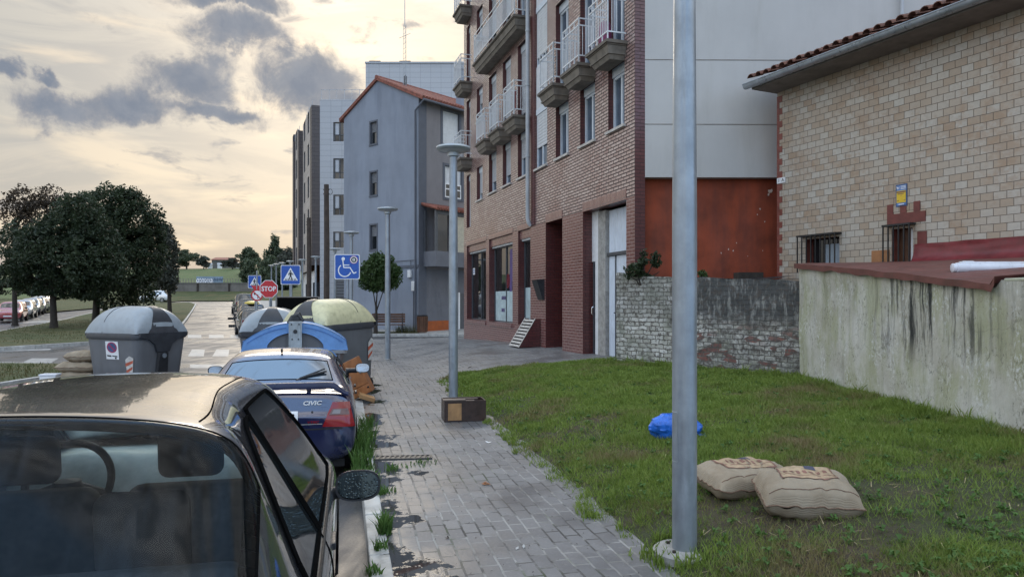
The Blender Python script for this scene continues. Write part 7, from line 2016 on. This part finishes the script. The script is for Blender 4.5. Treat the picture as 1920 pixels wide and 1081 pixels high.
def mirror(parent, x, y, z, side, m, s=1., chrome=True, w=.11, h=.075):
    b = B(); d = .07
    def fn(u, v):
        a = u*2*math.pi; k = math.sin(min(v*1.02, 1)*math.pi/2); e = .62
        ca, sa = math.cos(a), math.sin(a); q = (abs(ca)**2.6+abs(sa)**2.6)**(-1/2.6)
        return (x+d*2.0*(1-v)-d*.4 if v < 1 else x-d*.4, y+side*(w*ca*q*k), z+h*sa*q*k)
    b.grid(lambda u, v: (x+.10*math.cos(v*math.pi/2)-.02, y+w*math.cos(u*6.2832)*((abs(math.cos(u*6.2832))**2.8+abs(math.sin(u*6.2832))**2.8)**(-1/2.8))*math.sin(v*math.pi/2), z+h*math.sin(u*6.2832)*((abs(math.cos(u*6.2832))**2.8+abs(math.sin(u*6.2832))**2.8)**(-1/2.8))*math.sin(v*math.pi/2)), 28, 8)
    o = b.build('wing_mirror', m, parent, smooth=50)
    g = B(); pts = [(w*.90*math.cos(a)*((abs(math.cos(a))**2.8+abs(math.sin(a))**2.8)**(-1/2.8)), h*.88*math.sin(a)*((abs(math.cos(a))**2.8+abs(math.sin(a))**2.8)**(-1/2.8))) for a in np.linspace(0, 6.2832, 29)[:-1]]
    g.poly([(x-.012, y+p, z+q) for p, q in pts][::-1]); g.build('mirror_glass', M['mirrorglass'], o)
    g = B(); n = len(pts); g.add([(x-.02, y+p*1.11, z+q*1.13) for p, q in pts]+[(x-.02, y+p, z+q) for p, q in pts], [(i, (i+1) % n, n+(i+1) % n, n+i) for i in range(n)]); g.build('mirror_rim', M['dark'], o)
    s_ = B(); s_.tube([(x+.03, y-side*w*.8, z-h*.55), (x+.06, y-side*(w+.06), z-h*.6), (x+.08, y-side*(w+.17), z-h*.75)], [.035, .032, .045], 8); s_.build('mirror_arm', M['dark'], o, smooth=50)
    return o
def wetmirror():
    m, N, bs, out = newmat('wet_mirror'); v = oc(N); bs.inputs['Metallic'].default_value = 1.; bs.inputs['Base Color'].default_value = (.10, .125, .13, 1)
    vo = N.n('ShaderNodeTexVoronoi'); N.set(vo.inputs['Vector'], v); vo.inputs['Scale'].default_value = 75
    bs.inputs['Roughness'].default_value = .06; bump(N, bs, N.mapr(vo.outputs['Distance'], 0, .5), .28, .006); return m
M['mirrorglass'] = wetmirror()
M['mirrordry'] = mat('mirror_glass', (.7, .72, .74), .04, .03, 4, metal=1., rvar=.02)

def hatch_stations(L=3.85, W=.815, Hh=1.475, tail=.0):
    s = W/.815; h = Hh/1.475
    def st(x, a): return (x*L/3.85, [(w*s, z*h) for w, z in a])
    lo = [(0, .18), (.76, .18), (.815, .46)]
    return [
     st(.00, [(0, .26), (.60, .26), (.70, .46), (.70, .64), (.66, .74), (.58, .785), (.48, .80), (.28, .81), (0, .815)]),
     st(.06, [(0, .20), (.70, .20), (.785, .46), (.785, .70), (.745, .83), (.71, .865), (.63, .88), (.34, .89), (0, .895)]),
     st(.11, [(0, .18), (.74, .18), (.80, .46), (.805, .74), (.765, .87), (.735, .90), (.67, .92), (.36, .935), (0, .94)]),
     st(.47, lo+[(.82, .80), (.785, .90), (.70, 1.28), (.64, 1.405), (.35, 1.452), (0, 1.465)]),
     st(.50, lo+[(.82, .80), (.785, .90), (.695, 1.30), (.635, 1.425), (.35, 1.468), (0, 1.482)]),
     st(.66, lo+[(.82, .80), (.785, .885), (.665, 1.34), (.60, 1.425), (.35, 1.463), (0, 1.478)]),
     st(.74, lo+[(.82, .80), (.785, .88), (.635, 1.345), (.565, 1.425), (.35, 1.463), (0, 1.476)]),
     st(1.24, lo+[(.82, .79), (.79, .875), (.565, 1.355), (.50, 1.42), (.32, 1.456), (0, 1.468)]),
     st(1.30, lo+[(.82, .79), (.79, .87), (.56, 1.355), (.495, 1.42), (.32, 1.455), (0, 1.466)]),
     st(2.18, lo+[(.82, .775), (.795, .855), (.575, 1.335), (.50, 1.40), (.32, 1.435), (0, 1.445)]),
     st(2.32, lo+[(.82, .77), (.795, .85), (.64, 1.27), (.55, 1.35), (.33, 1.385), (0, 1.395)]),
     st(2.95, lo+[(.815, .75), (.785, .83), (.71, .88), (.60, .90), (.33, .92), (0, .93)]),
     st(3.10, [(0, .18), (.76, .18), (.81, .46), (.805, .73), (.765, .80), (.68, .84), (.55, .86), (.33, .875), (0, .88)]),
     st(3.60, [(0, .20), (.70, .20), (.765, .44), (.755, .62), (.70, .70), (.60, .745), (.48, .765), (.28, .78), (0, .785)]),
     st(3.80, [(0, .24), (.58, .24), (.64, .44), (.62, .56), (.57, .62), (.50, .65), (.40, .66), (.24, .67), (0, .675)]),
     st(3.85, [(0, .28), (.50, .28), (.55, .44), (.54, .54), (.50, .59), (.44, .61), (.36, .62), (.2, .63), (0, .63)])]
HGLASS = {'rear_window': [(2, 4, 5, 8)], 'side_rear': [(6, 7, 4, 5)], 'side_front': [(8, 9, 4, 5)], 'windscreen': [(10, 11, 6, 8)]}
M['headrest'] = mat('dark_headrest', (.022, .023, .026), .9, .1, 20)
def near_car():
    # parked along the kerb right beside the viewer
    t = thing('parked_car', 'graphite hatchback parked nearest with seats and steering wheel seen through its rear window', 'car', (-1.285, 1.30, rz(1.5)), STREET_RZ, 'cars parked along the kerb')
    st = [(x, [(w*(1.09 if 0 < i < 4 else 1.045 if i == 4 else 1), z) for i, (w, z) in enumerate(pr)]) for x, pr in hatch_stations(3.95, .835, 1.50)]
    g = car_mesh(st, HGLASS, 3, True)
    car_part('body', g['body'], M['carnear'], t, smooth=50)
    names = {'rear_window': 'rear_window', 'windscreen': 'windscreen', 'side_rear_l': 'side_window', 'side_rear_r': 'side_window', 'side_front_l': 'side_window', 'side_front_r': 'side_window'}
    for k, nm in names.items():
        if k not in g: continue
        o = car_part(nm, g[k], M['clearcar'] if 'rear_w' in k or 'wind' in k else M['clearside'], t, smooth=60)
        border(g[k], .055 if k == 'rear_window' else .022).build('rubber_seal', M['seal'], o)
    # black printed band along the top of the rear glass
    # cabin: floor, lining, seats, headrests, wheel, dashboard
    c = B(); c.bx(.35, 2.7, -.70, .70, .30, .34); c.bx(.45, 2.6, -.715, -.70, .34, .93); c.bx(.45, 2.6, .70, .715, .34, .93); c.build('cabin_floor', M['seat'], t)
    def cushion(x0, x1, y0, y1, z0, z1, lean=0., name='seat', m=None, bev=.06):
        b = B(); b.bx(x0, x1, y0, y1, z0, z1); b.v = [Vector((p.x-lean*(p.z-z0), p.y, p.z)) for p in b.v]; return b.build(name, m or M['seat'], t, bevel=bev, seg=4)
    cushion(.95, 1.10, -.64, .64, .40, .95, .25, 'rear_seat'); cushion(1.05, 1.5, -.64, .64, .40, .56, 0, 'rear_seat')
    for y in (-.315, .315):
        cushion(.93, 1.03, y-.145, y+.145, .90, 1.185, .12, 'headrest', M['headrest'], bev=.048)
        cushion(1.80, 1.95, y-.26, y+.26, .45, 1.02, .25, 'front_seat'); cushion(1.66, 1.76, y-.13, y+.13, 1.05, 1.25, .1, 'headrest', M['headrest'], bev=.045)
    b = B()
    def dash(u, v):
        y = -.70+1.40*u; a = v; x = 2.44+.52*a; z = .80+.155*math.sin(min(a*2.2, 1)*math.pi/2)+.01; 
        z += .05*math.exp(-((y-.34)/.22)**2)*math.exp(-((a-.25)/.25)**2)
        return (x, y, z)
    b.grid(dash, 40, 14); b.grid(lambda u, v: (2.44, -.70+1.4*u, .45+.36*v), 8, 2); b.build('dashboard', M['dash'], t, smooth=60)
    sw = B(); cx, cy, cz, rr_ = 2.25, .34, .93, .185; pts = []
    for a in np.linspace(0, 2*math.pi, 33): pts.append((cx+.08*math.sin(a)*.9, cy+rr_*math.cos(a), cz+rr_*math.sin(a)*.93))
    sw.tube(pts, .018, 8); 
    for a in (R(200), R(340), R(270)): sw.tube([(cx, cy, cz), (cx+.07*math.sin(a), cy+rr_*math.cos(a), cz+rr_*math.sin(a)*.93)], .018, 6)
    sw.lathe([(0, 0), (.06, 0), (.06, .03), (0, .04)], 16, (cx-.02, cy, cz-.02)); sw.build('steering_wheel', M['seat'], t, smooth=50)
    b = B(); b.bx(1.95, 1.99, -.09, .09, 1.27, 1.33); b.build('rear_view_mirror', M['dark'], t, bevel=.015)
    b = B(); b.tube([(.63, 0, 1.47), (.60, 0, 1.48), (.58, 0, 1.48)], .012, 6); 
    for sx in (-1, 1): mirror(t, 2.33, sx*1.02, .815, sx, M['carnear'], w=.118, h=.082)
    for x in (.72, 3.25):
        for sy in (-1, 1): wheel(t, x, sy*.82, .29, .18, sy); arch(t, x, sy*.912, .34, sy)
    # roof ditch seams follow the skin
    body = [c for c in kids(t) if c.name.startswith('body')][0]; bpy.context.view_layer.update()
    for sy in (-1, 1):
        pts = []
        for k in range(18):
            x = .62+1.5*k/17; y = sy*(.548-.088*sst(0, 11, k)); hit, p_, nr, _ = body.ray_cast(Vector((x, y, 3)), Vector((0, 0, -1)))
            if hit: pts.append(p_+Vector((0, 0, .0005)))
        b = B(); b.tube(pts, .003, 5); b.build('roof_seam', M['seal'], t)
    # right side windows laid on the skin, with their rubber seals and the chrome-less sill
    def on_side(x, z, off):
        hit, p_, nr, _ = body.ray_cast(Vector((x, -3, z)), Vector((0, 1, 0)))
        return p_+nr*off if hit else Vector((x, -.7, z))
    def side_glass(x0, x1, zb_, zt_):
        b = B(); nu, nv = 30, 10
        b.grid(lambda u, v: on_side(x0+(x1-x0)*u, zb_(x0+(x1-x0)*u)+(zt_(x0+(x1-x0)*u)-zb_(x0+(x1-x0)*u))*v, .004), nu, nv)
        w = b.build('side_window', M['carglass'], t, smooth=60)
        xs_ = [x0+(x1-x0)*i/40 for i in range(41)]
        loop = [on_side(x, zt_(x), .006) for x in xs_]+[on_side(x, zb_(x), .006) for x in xs_[::-1]]
        b = B(); b.tube(loop+loop[:1], .009, 5); b.build('rubber_seal', M['seal'], w)
    sill = lambda x: .905-.022*(x-.7)
    def q_top(x): return sill(x)+(1.352-sill(x))*max(.02, 1-max(0, (1.20-x)/.51)**2.1)**.5
    side_glass(.70, 1.335, sill, q_top)
    def d_top(x): return min(1.372-.03*max(0, x-1.5)**2, 1.33-.80*(x-2.12)) if x > 1.4 else 1.365
    side_glass(1.375, 2.64, sill, lambda x: max(d_top(x), sill(x)+.012))
    b = B(); xs_ = [.66+2.1*i/30 for i in range(31)]; b.tube([on_side(x, sill(x)-.035, .003) for x in xs_], .006, 5); b.build('waist_strip', M['dark'], t)
    b = B(); b.tube([on_side(1.36, z, .0015) for z in np.linspace(.30, .90, 14)], .003, 4); b.build('door_seam', M['seal'], t)
    for sy in (-1, 1):
        b = B(); b.bx(.02, .10, sy*.60-.1, sy*.60+.1, .70, .90); b.build('tail_light', M['lensred'], t, bevel=.02)
        b = B(); b.bx(3.55, 3.72, sy*.52-.13, sy*.52+.13, .60, .74); b.build('headlight', M['lensclear'], t, bevel=.03)
        b = B(); b.bx(1.55, 1.72, sy*.905-.01, sy*.905+.012, .74, .77); b.build('door_handle', M['dark'], t, bevel=.004)
    return t
def civic_stations():
    def st(x, a): return (x, a)
    return [
     st(.00, [(0, .30), (.62, .30), (.70, .46), (.715, .62), (.66, .70), (.56, .71), (.46, .715), (.26, .72), (0, .72)]),
     st(.05, [(0, .24), (.74, .24), (.81, .45), (.815, .62), (.76, .715), (.66, .735), (.54, .745), (.3, .75), (0, .75)]),
     st(.10, [(0, .22), (.78, .22), (.835, .45), (.835, .68), (.775, .86), (.68, .905), (.56, .925), (.3, .935), (0, .94)]),
     st(.16, [(0, .20), (.79, .20), (.84, .45), (.845, .72), (.775, .885), (.69, .93), (.60, .945), (.3, .955), (0, .96)]),
     st(.50, [(0, .19), (.80, .19), (.845, .45), (.85, .76), (.79, .89), (.715, .945), (.66, .955), (.35, .965), (0, .97)]),
     st(.58, [(0, .19), (.80, .19), (.845, .45), (.85, .77), (.79, .89), (.715, .955), (.655, .97), (.35, .985), (0, .99)]),
     st(1.20, [(0, .19), (.80, .19), (.845, .45), (.85, .78), (.795, .88), (.615, 1.185), (.535, 1.235), (.3, 1.262), (0, 1.27)]),
     st(1.30, [(0, .19), (.80, .19), (.845, .45), (.85, .78), (.795, .88), (.605, 1.20), (.525, 1.255), (.3, 1.282), (0, 1.29)]),
     st(1.75, [(0, .19), (.80, .19), (.845, .45), (.85, .78), (.80, .875), (.60, 1.225), (.52, 1.28), (.3, 1.302), (0, 1.31)]),
     st(1.82, [(0, .19), (.80, .19), (.845, .45), (.85, .78), (.80, .875), (.60, 1.225), (.52, 1.28), (.3, 1.302), (0, 1.31)]),
     st(2.40, [(0, .19), (.80, .19), (.845, .45), (.85, .77), (.80, .87), (.60, 1.205), (.52, 1.26), (.3, 1.285), (0, 1.29)]),
     st(2.50, [(0, .19), (.80, .19), (.845, .45), (.85, .77), (.80, .87), (.615, 1.16), (.53, 1.22), (.3, 1.245), (0, 1.25)]),
     st(3.10, [(0, .19), (.80, .19), (.845, .45), (.84, .75), (.785, .83), (.70, .87), (.60, .885), (.3, .90), (0, .905)]),
     st(3.25, [(0, .20), (.79, .20), (.84, .45), (.83, .73), (.77, .80), (.68, .83), (.55, .845), (.3, .855), (0, .86)]),
     st(4.05, [(0, .22), (.72, .22), (.77, .42), (.75, .58), (.70, .66), (.6, .69), (.48, .70), (.28, .71), (0, .715)]),
     st(4.25, [(0, .26), (.6, .26), (.64, .42), (.62, .54), (.57, .59), (.5, .61), (.4, .62), (.24, .625), (0, .63)])]
CGLASS = {'rear_window': [(5, 6, 6, 8)], 'side_rear': [(7, 8, 4, 5)], 'side_quarter': [(6, 7, 4, 5)], 'side_front': [(9, 10, 4, 5)], 'windscreen': [(11, 12, 6, 8)]}
def navy_car():
    t = thing('parked_car', 'navy blue saloon with rear spoiler and white number plate parked second along the kerb', 'car', (-2.42, 7.12, rz(8)), STREET_RZ, 'cars parked along the kerb')
    g = car_mesh(civic_stations(), CGLASS, 3); car_part('body', g['body'], M['carblue'], t, smooth=50)
    for k in [q for q in g if q != 'body']:
        nm = {'rear_window': 'rear_window', 'windscreen': 'windscreen'}.get(k, 'side_window')
        o = car_part(nm, g[k], M['carrear'] if k == 'rear_window' else M['carglass'], t, smooth=60); border(g[k], .02).build('rubber_seal', M['seal'], o)
    # wiper and high brake lamp behind the rear glass
    gw = B(); gw.tube([(.66, -.20, 1.02), (.72, -.30, 1.06), (.82, -.52, 1.10)], .012, 6); gw.tube([(.68, -.24, 1.045), (.86, -.50, 1.125)], .009, 5); gw.build('rear_wiper', M['dark'], t)
    b = B(); b.tube([(1.30, 0, 1.285), (1.28, 0, 1.33)], .012, 6); b.build('aerial_stub', M['dark'], t)
    # spoiler: a wing on two feet with drooping ends
    b = B(); prof = lambda y: 1.045-.010*abs(y)**2-(.10*sst(.58, .76, abs(y)))
    n = 40; rings = []
    for i in range(n+1):
        y = -.76+1.52*i/n; z = prof(y); xb = .10+.05*abs(y)**2; k = 1-.25*sst(.6, .76, abs(y))
        rings.append([(xb, y, z-.02), (xb+.02, y, z+.008*k), (xb+.10*k, y, z+.006*k), (xb+.15*k, y, z-.014), (xb+.09*k, y, z-.052*k), (xb+.005, y, z-.056*k)])
    loft(b, rings); sp = b.build('spoiler', M['spoiler'], t, smooth=50)
    b = B()
    for y in (-.36, .36): b.bx(.17, .23, y-.022, y+.022, .94, 1.04)
    b.build('spoiler_foot', M['carblue'], sp)
    # tail lamps wrap round the corner: follow the body by ray casting on the built mesh
    body = [c for c in kids(t) if c.name.startswith('body')][0]; bpy.context.view_layer.update()
    def on_back(y, z, off=.004):
        hit, loc_, nr, _ = body.ray_cast(Vector((-1.5, y, z)), Vector((1, 0, 0)))
        return (loc_+nr*off) if hit else Vector((.1, y, z))
    def patch(name, corners, m, parent, off=.005, nu=12, nv=8):
        a, c, d, e = corners; b = B()
        def fn(u, v):
            y = (a[0]*(1-u)+c[0]*u)*(1-v)+(e[0]*(1-u)+d[0]*u)*v; z = (a[1]*(1-u)+c[1]*u)*(1-v)+(e[1]*(1-u)+d[1]*u)*v; return on_back(y, z, off)
        b.grid(fn, nu, nv); return b.build(name, m, parent, smooth=60)
    for s in (-1, 1):
        l = patch('tail_light', [(s*.50, .615), (s*.818, .600), (s*.765, .845), (s*.60, .850)], M['lensred'], t, .012)
        patch('reversing_lamp', [(s*.565, .722), (s*.765, .722), (s*.748, .782), (s*.598, .782)], M['lensrim'], l, .016, 8, 4)
        patch('lamp_divider', [(s*.592, .732), (s*.675, .732), (s*.682, .774), (s*.612, .774)], M['lensgrey'], l, .019, 4, 4)
    b = B()   # number plate (right part shows in the photo)
    pl = patch('number_plate', [(.26, .66), (-.26, .66), (-.26, .77), (.26, .77)], M['plate'], t, .016, 6, 2)
    vs, fs = text_geo('8 AG', .105, .001, bold=.003); q = on_back(-.135, .715, .020); b = B(); b.T = frame3(q-Vector((.004, 0, 0)), (0, -.9, 0), (0, 0, 1)); b.add([(x*.86, y, z) for x, y, z in vs], fs); b.build('plate_characters', M['signblack'], pl)
    vs, fs = text_geo('CIVIC', .058, .002, bold=.002); q = on_back(-.40, .845, .012); b = B(); b.T = frame3(q-Vector((.006, 0, 0)), (0, -1, 0), (0, -.0, 1)); b.add([(x*1.25+y*.25, y, z) for x, y, z in vs], fs); b.build('chrome_badge', M['signwhite'], t)
    vs, fs = text_geo('VTEC', .030, .001, bold=.001); q = on_back(-.41, .665, .012); b = B(); b.T = frame3(q-Vector((.004, 0, 0)), (0, -1, 0), (0, 0, 1)); b.add([(x*1.6+y*.25, y, z) for x, y, z in vs], fs); b.build('small_badge', M['lensred'], t)
    em = patch('emblem', [(.055, .862), (-.055, .862), (-.055, .928), (.055, .928)], M['signred'], t, .010, 4, 4)
    b = B(); q = on_back(0, .895, .016); 
    for pts in ([(-.035, -.026), (-.022, -.026), (-.016, .026), (-.035, .026)], [(.022, -.026), (.035, -.026), (.035, .026), (.016, .026)], [(-.024, -.006), (.024, -.006), (.024, .006), (-.024, .006)]): b.poly([(q.x-.004, -x, q.z+z) for x, z in pts])
    b.build('emblem_letter', M['chrome'], em)
    b = B(); b.bx(.075, .10, -.30, .30, .785, .80); b.build('trunk_trim', M['chrome'], t, bevel=.004)
    b = B(); q = on_back(-.40, .76, .006); b.lathe([(0, 0), (.011, 0), (.011, .004), (0, .004)], 10); b.v = [Vector((q.x-p.z, q.y+p.x, q.z+p.y)) for p in b.v]; b.build('lock', M['chrome'], t)
    st_ = patch('bumper_trim', [(.70, .585), (-.70, .585), (-.70, .600), (.70, .600)], M['signblack'], t, .004, 20, 1)
    patch('boot_seam', [(.74, .640), (-.50, .640), (-.50, .648), (.74, .648)], M['chromedull'], t, .006, 20, 1)
    b = B(); b.tube([(.02, -.50, .22), (-.04, -.50, .22)], .042, 14, False); b.tube([(.02, -.50, .22), (-.04, -.50, .22)], .034, 14, False); b.build('exhaust_pipe', M['chrome'], t, smooth=40)
    b = B(); b.bx(.2, 3.9, -.72, .72, .16, .24); b.build('underbody', M['signblack'], t)
    for x in (.82, 3.42):
        for sy in (-1, 1): wheel(t, x, sy*.765, .29, .18, sy); arch(t, x, sy*.856, .335, sy)
    for sx in (-1, 1):
        o = mirror(t, 2.72, sx*.965, .955, sx, M['carblue'], w=.10, h=.068)
        for c in kids(o):
            if c.name.startswith('mirror_glass'): c.data.materials[0] = M['mirrordry']
    for sy in (-1, 1):
        b = B(); b.bx(3.98, 4.16, sy*.52-.14, sy*.52+.14, .50, .62); b.build('headlight', M['lensclear'], t, bevel=.03)
        for x in (1.55, 2.25): b = B(); b.bx(x, x+.17, sy*.856-.012, sy*.856+.012, .74, .77); b.build('door_handle', M['dark'], t, bevel=.005)
    return t
M['binyellow2'] = mat('yellow_roof_box', (.55, .42, .06), .4, .06, 4)
M['lensrim'] = mat('lamp_rim', (.13, .075, .08), .15, .05, 5)
M['spoiler'] = mat('navy_spoiler', (.010, .014, .05), .35, .1, 5)
M['lensgrey'] = mat('smoked_lens', (.20, .19, .2), .15, .05, 5)
M['chromedull'] = mat('dull_chrome', (.42, .42, .40), .35, .05, 8, metal=.6)
near_car(); navy_car()
# ---- distant parked cars
FAR = {}
def far_car(label, paint_m, x, y, heading, scale=(1, 1, 1), group='cars parked along the kerb', extra=None):
    if 'hatch' not in FAR: FAR['hatch'] = car_mesh(hatch_stations(3.95, .83, 1.48), HGLASS, 2)
    g = FAR['hatch']; t = thing('parked_car', label, 'car', (x, y, rz(y)), heading, group); t.scale = scale
    def part(name, key, m):
        if (key, m.name) not in FAR:
            o = car_part(name, g[key], m, t, smooth=50); FAR[(key, m.name)] = o.data
        else: o = bpy.data.objects.new(name, FAR[(key, m.name)]); link(o); o.parent = t
        return o
    part('body', 'body', paint_m)
    for k in g:
        if k != 'body': part({'rear_window': 'rear_window', 'windscreen': 'windscreen'}.get(k, 'side_window'), k, M['carglass'])
    def shared(name, key, fn, m):
        if key not in FAR: o = fn(); FAR[key] = o.data; return o
        o = bpy.data.objects.new(name, FAR[key]); link(o); o.parent = t; return o
    for i, (wx, sy) in enumerate(((.72, -1), (.72, 1), (3.25, -1), (3.25, 1))):
        def mk():
            b = B(); b.lathe([(0, -.09), (.29, -.09), (.29, .09), (0, .09)], 20); b.v = [Vector((wx+p.x, sy*.765+p.z, .29+p.y)) for p in b.v]; return b.build('wheel', M['rubber'], t, smooth=40)
        w = shared('wheel', ('w', i), mk, None)
        def mk2():
            b = B(); b.lathe([(0, 0), (.19, 0)], 16); b.v = [Vector((wx+p.x, sy*.857, .29+p.y)) for p in b.v]; o = b.build('rim', M['rim'], w); return o
        r = shared('rim', ('r', i), mk2, None); r.parent = w
    for sy in (-1, 1):
        def mk3(): b = B(); b.bx(.015, .12, sy*.62-.11, sy*.62+.10, .66, .90); return b.build('tail_light', M['lensred'], t, bevel=.02)
        shared('tail_light', ('t', sy), mk3, None)
        def mk4(): b = B(); b.bx(3.56, 3.80, sy*.50-.15, sy*.50+.15, .60, .76); return b.build('headlight', M['lensclear'], t, bevel=.03)
        shared('headlight', ('h', sy), mk4, None)
        def mk6(): b = B(); b.bx(2.28, 2.40, sy*.92-.09, sy*.92+.09, .92, 1.03); return b.build('wing_mirror', M['dark'], t, bevel=.03)
        shared('wing_mirror', ('m', sy), mk6, None)
    def mk5():
        b = B(); b.bx(-.012, .03, -.25, .25, .60, .70); b.bx(3.86, 3.97, -.25, .25, .36, .46); return b.build('number_plate', M['plate'], t)
    shared('number_plate', ('p', 0), mk5, None)
    def mk7():
        b = B(); b.bx(3.80, 3.92, -.42, .42, .46, .60); return b.build('grille', M['dark'], t)
    shared('grille', ('g', 0), mk7, None)
    return t
PC = {k: paint(k+'_paint', c, .25) for k, c in dict(red=(.33, .02, .03), silver=(.42, .43, .45), grey=(.20, .21, .23), lightgrey=(.34, .36, .39), white=(.70, .71, .72), black=(.02, .021, .025), maroon=(.13, .025, .03), blueish=(.30, .34, .40), vandark=(.05, .05, .055)).items()}
# left row: noses towards the viewer
for i, (px, Y, c, lb) in enumerate(((14, 50.5, 'red', 'red car parked nearest in the row across the left road'), (36, 55.5, 'silver', 'silver car parked right behind the red car on the left road'), (52, 60.5, 'grey', 'grey car in the middle of the row on the left road'), (64, 65, 'lightgrey', 'light grey car parked just before the white one on the left road'), (82, 70, 'white', 'white car parked alone at the far end of the left row, front facing the viewer'))):
    hx = Vector((.53, -1, 0)).normalized(); a = math.atan2(hx.y, hx.x); f = Vector((X_(px, Y), Y, 0))-hx*3.9
    if c == 'white': a = math.atan2(-1, .30)
    far_car(lb, PC[c], f.x, f.y, a, group='cars parked on the far left road', scale=(1, 1, 1.0))
# white off road car beyond the island
hx = Vector((-1, -.12, 0)); a = math.atan2(hx.y, hx.x); far_car('white off road car parked side on before the grey wall', PC['white'], X_(318, 100), 100, a, (1.0, 1.0, 1.16), 'cars parked at the street end')
# right row: tails towards the viewer
hx = Vector((-.47, 1, 0)).normalized(); a = math.atan2(hx.y, hx.x)
for i, (px, Y, c, sc, lb) in enumerate(((481, 37.2, 'black', (1, .97, .98), 'black car with pale roof nearest in the right row, partly behind the bins'), (476, 42.0, 'blueish', (1, .97, 1.0), 'blue grey car with red tail lights second in the right row'), (475, 46.8, 'white', (1, 1, 1.02), 'white car carrying a yellow roof box in the right row'), (468, 52, 'maroon', (1, 1, 1.0), 'dark red car in the right row before the white car'), (466, 57.2, 'lightgrey', (1, 1, 1.05), 'pale car in the right row behind the dark van'), (460, 63, 'vandark', (1.15, 1.05, 1.28), 'tall dark van at the far end of the right row'))):
    t = far_car(lb, PC[c], X_(px, Y), Y, a, sc, 'cars parked in the right row')
    if 'yellow' in lb:
        b = B(); 
        def fn(u, v): th = v*math.pi/2; return (1.1+1.0*math.cos(u*6.2832)*math.sin(th)*.9, .48*math.sin(u*6.2832)*math.sin(th), 1.50+.20*math.cos(th))
        b.grid(fn, 24, 8); r = b.build('roof_box', M['binyellow2'], None, smooth=60); r.location = t.location; r.rotation_euler = t.rotation_euler; tag(r, 'yellow rounded box carried on the roof of the white car', 'roof box')
# two low black wheel stops by the right row
for i, (px, py, lb) in enumerate(((450, 598, 'black rubber kerb stop beside the farther cars of the right row'), (456, 612, 'black rubber kerb stop nearer the viewer beside the right row'))):
    p = GR(px, py); b = B(); b.bx(-.9, .9, -.12, .12, 0, .14); o = b.build('kerb_stop', M['rubber'], bevel=.03); o.location = p; o.rotation_euler = (0, 0, R(20)); tag(o, lb, 'kerb stop', 'rubber stops in the road')
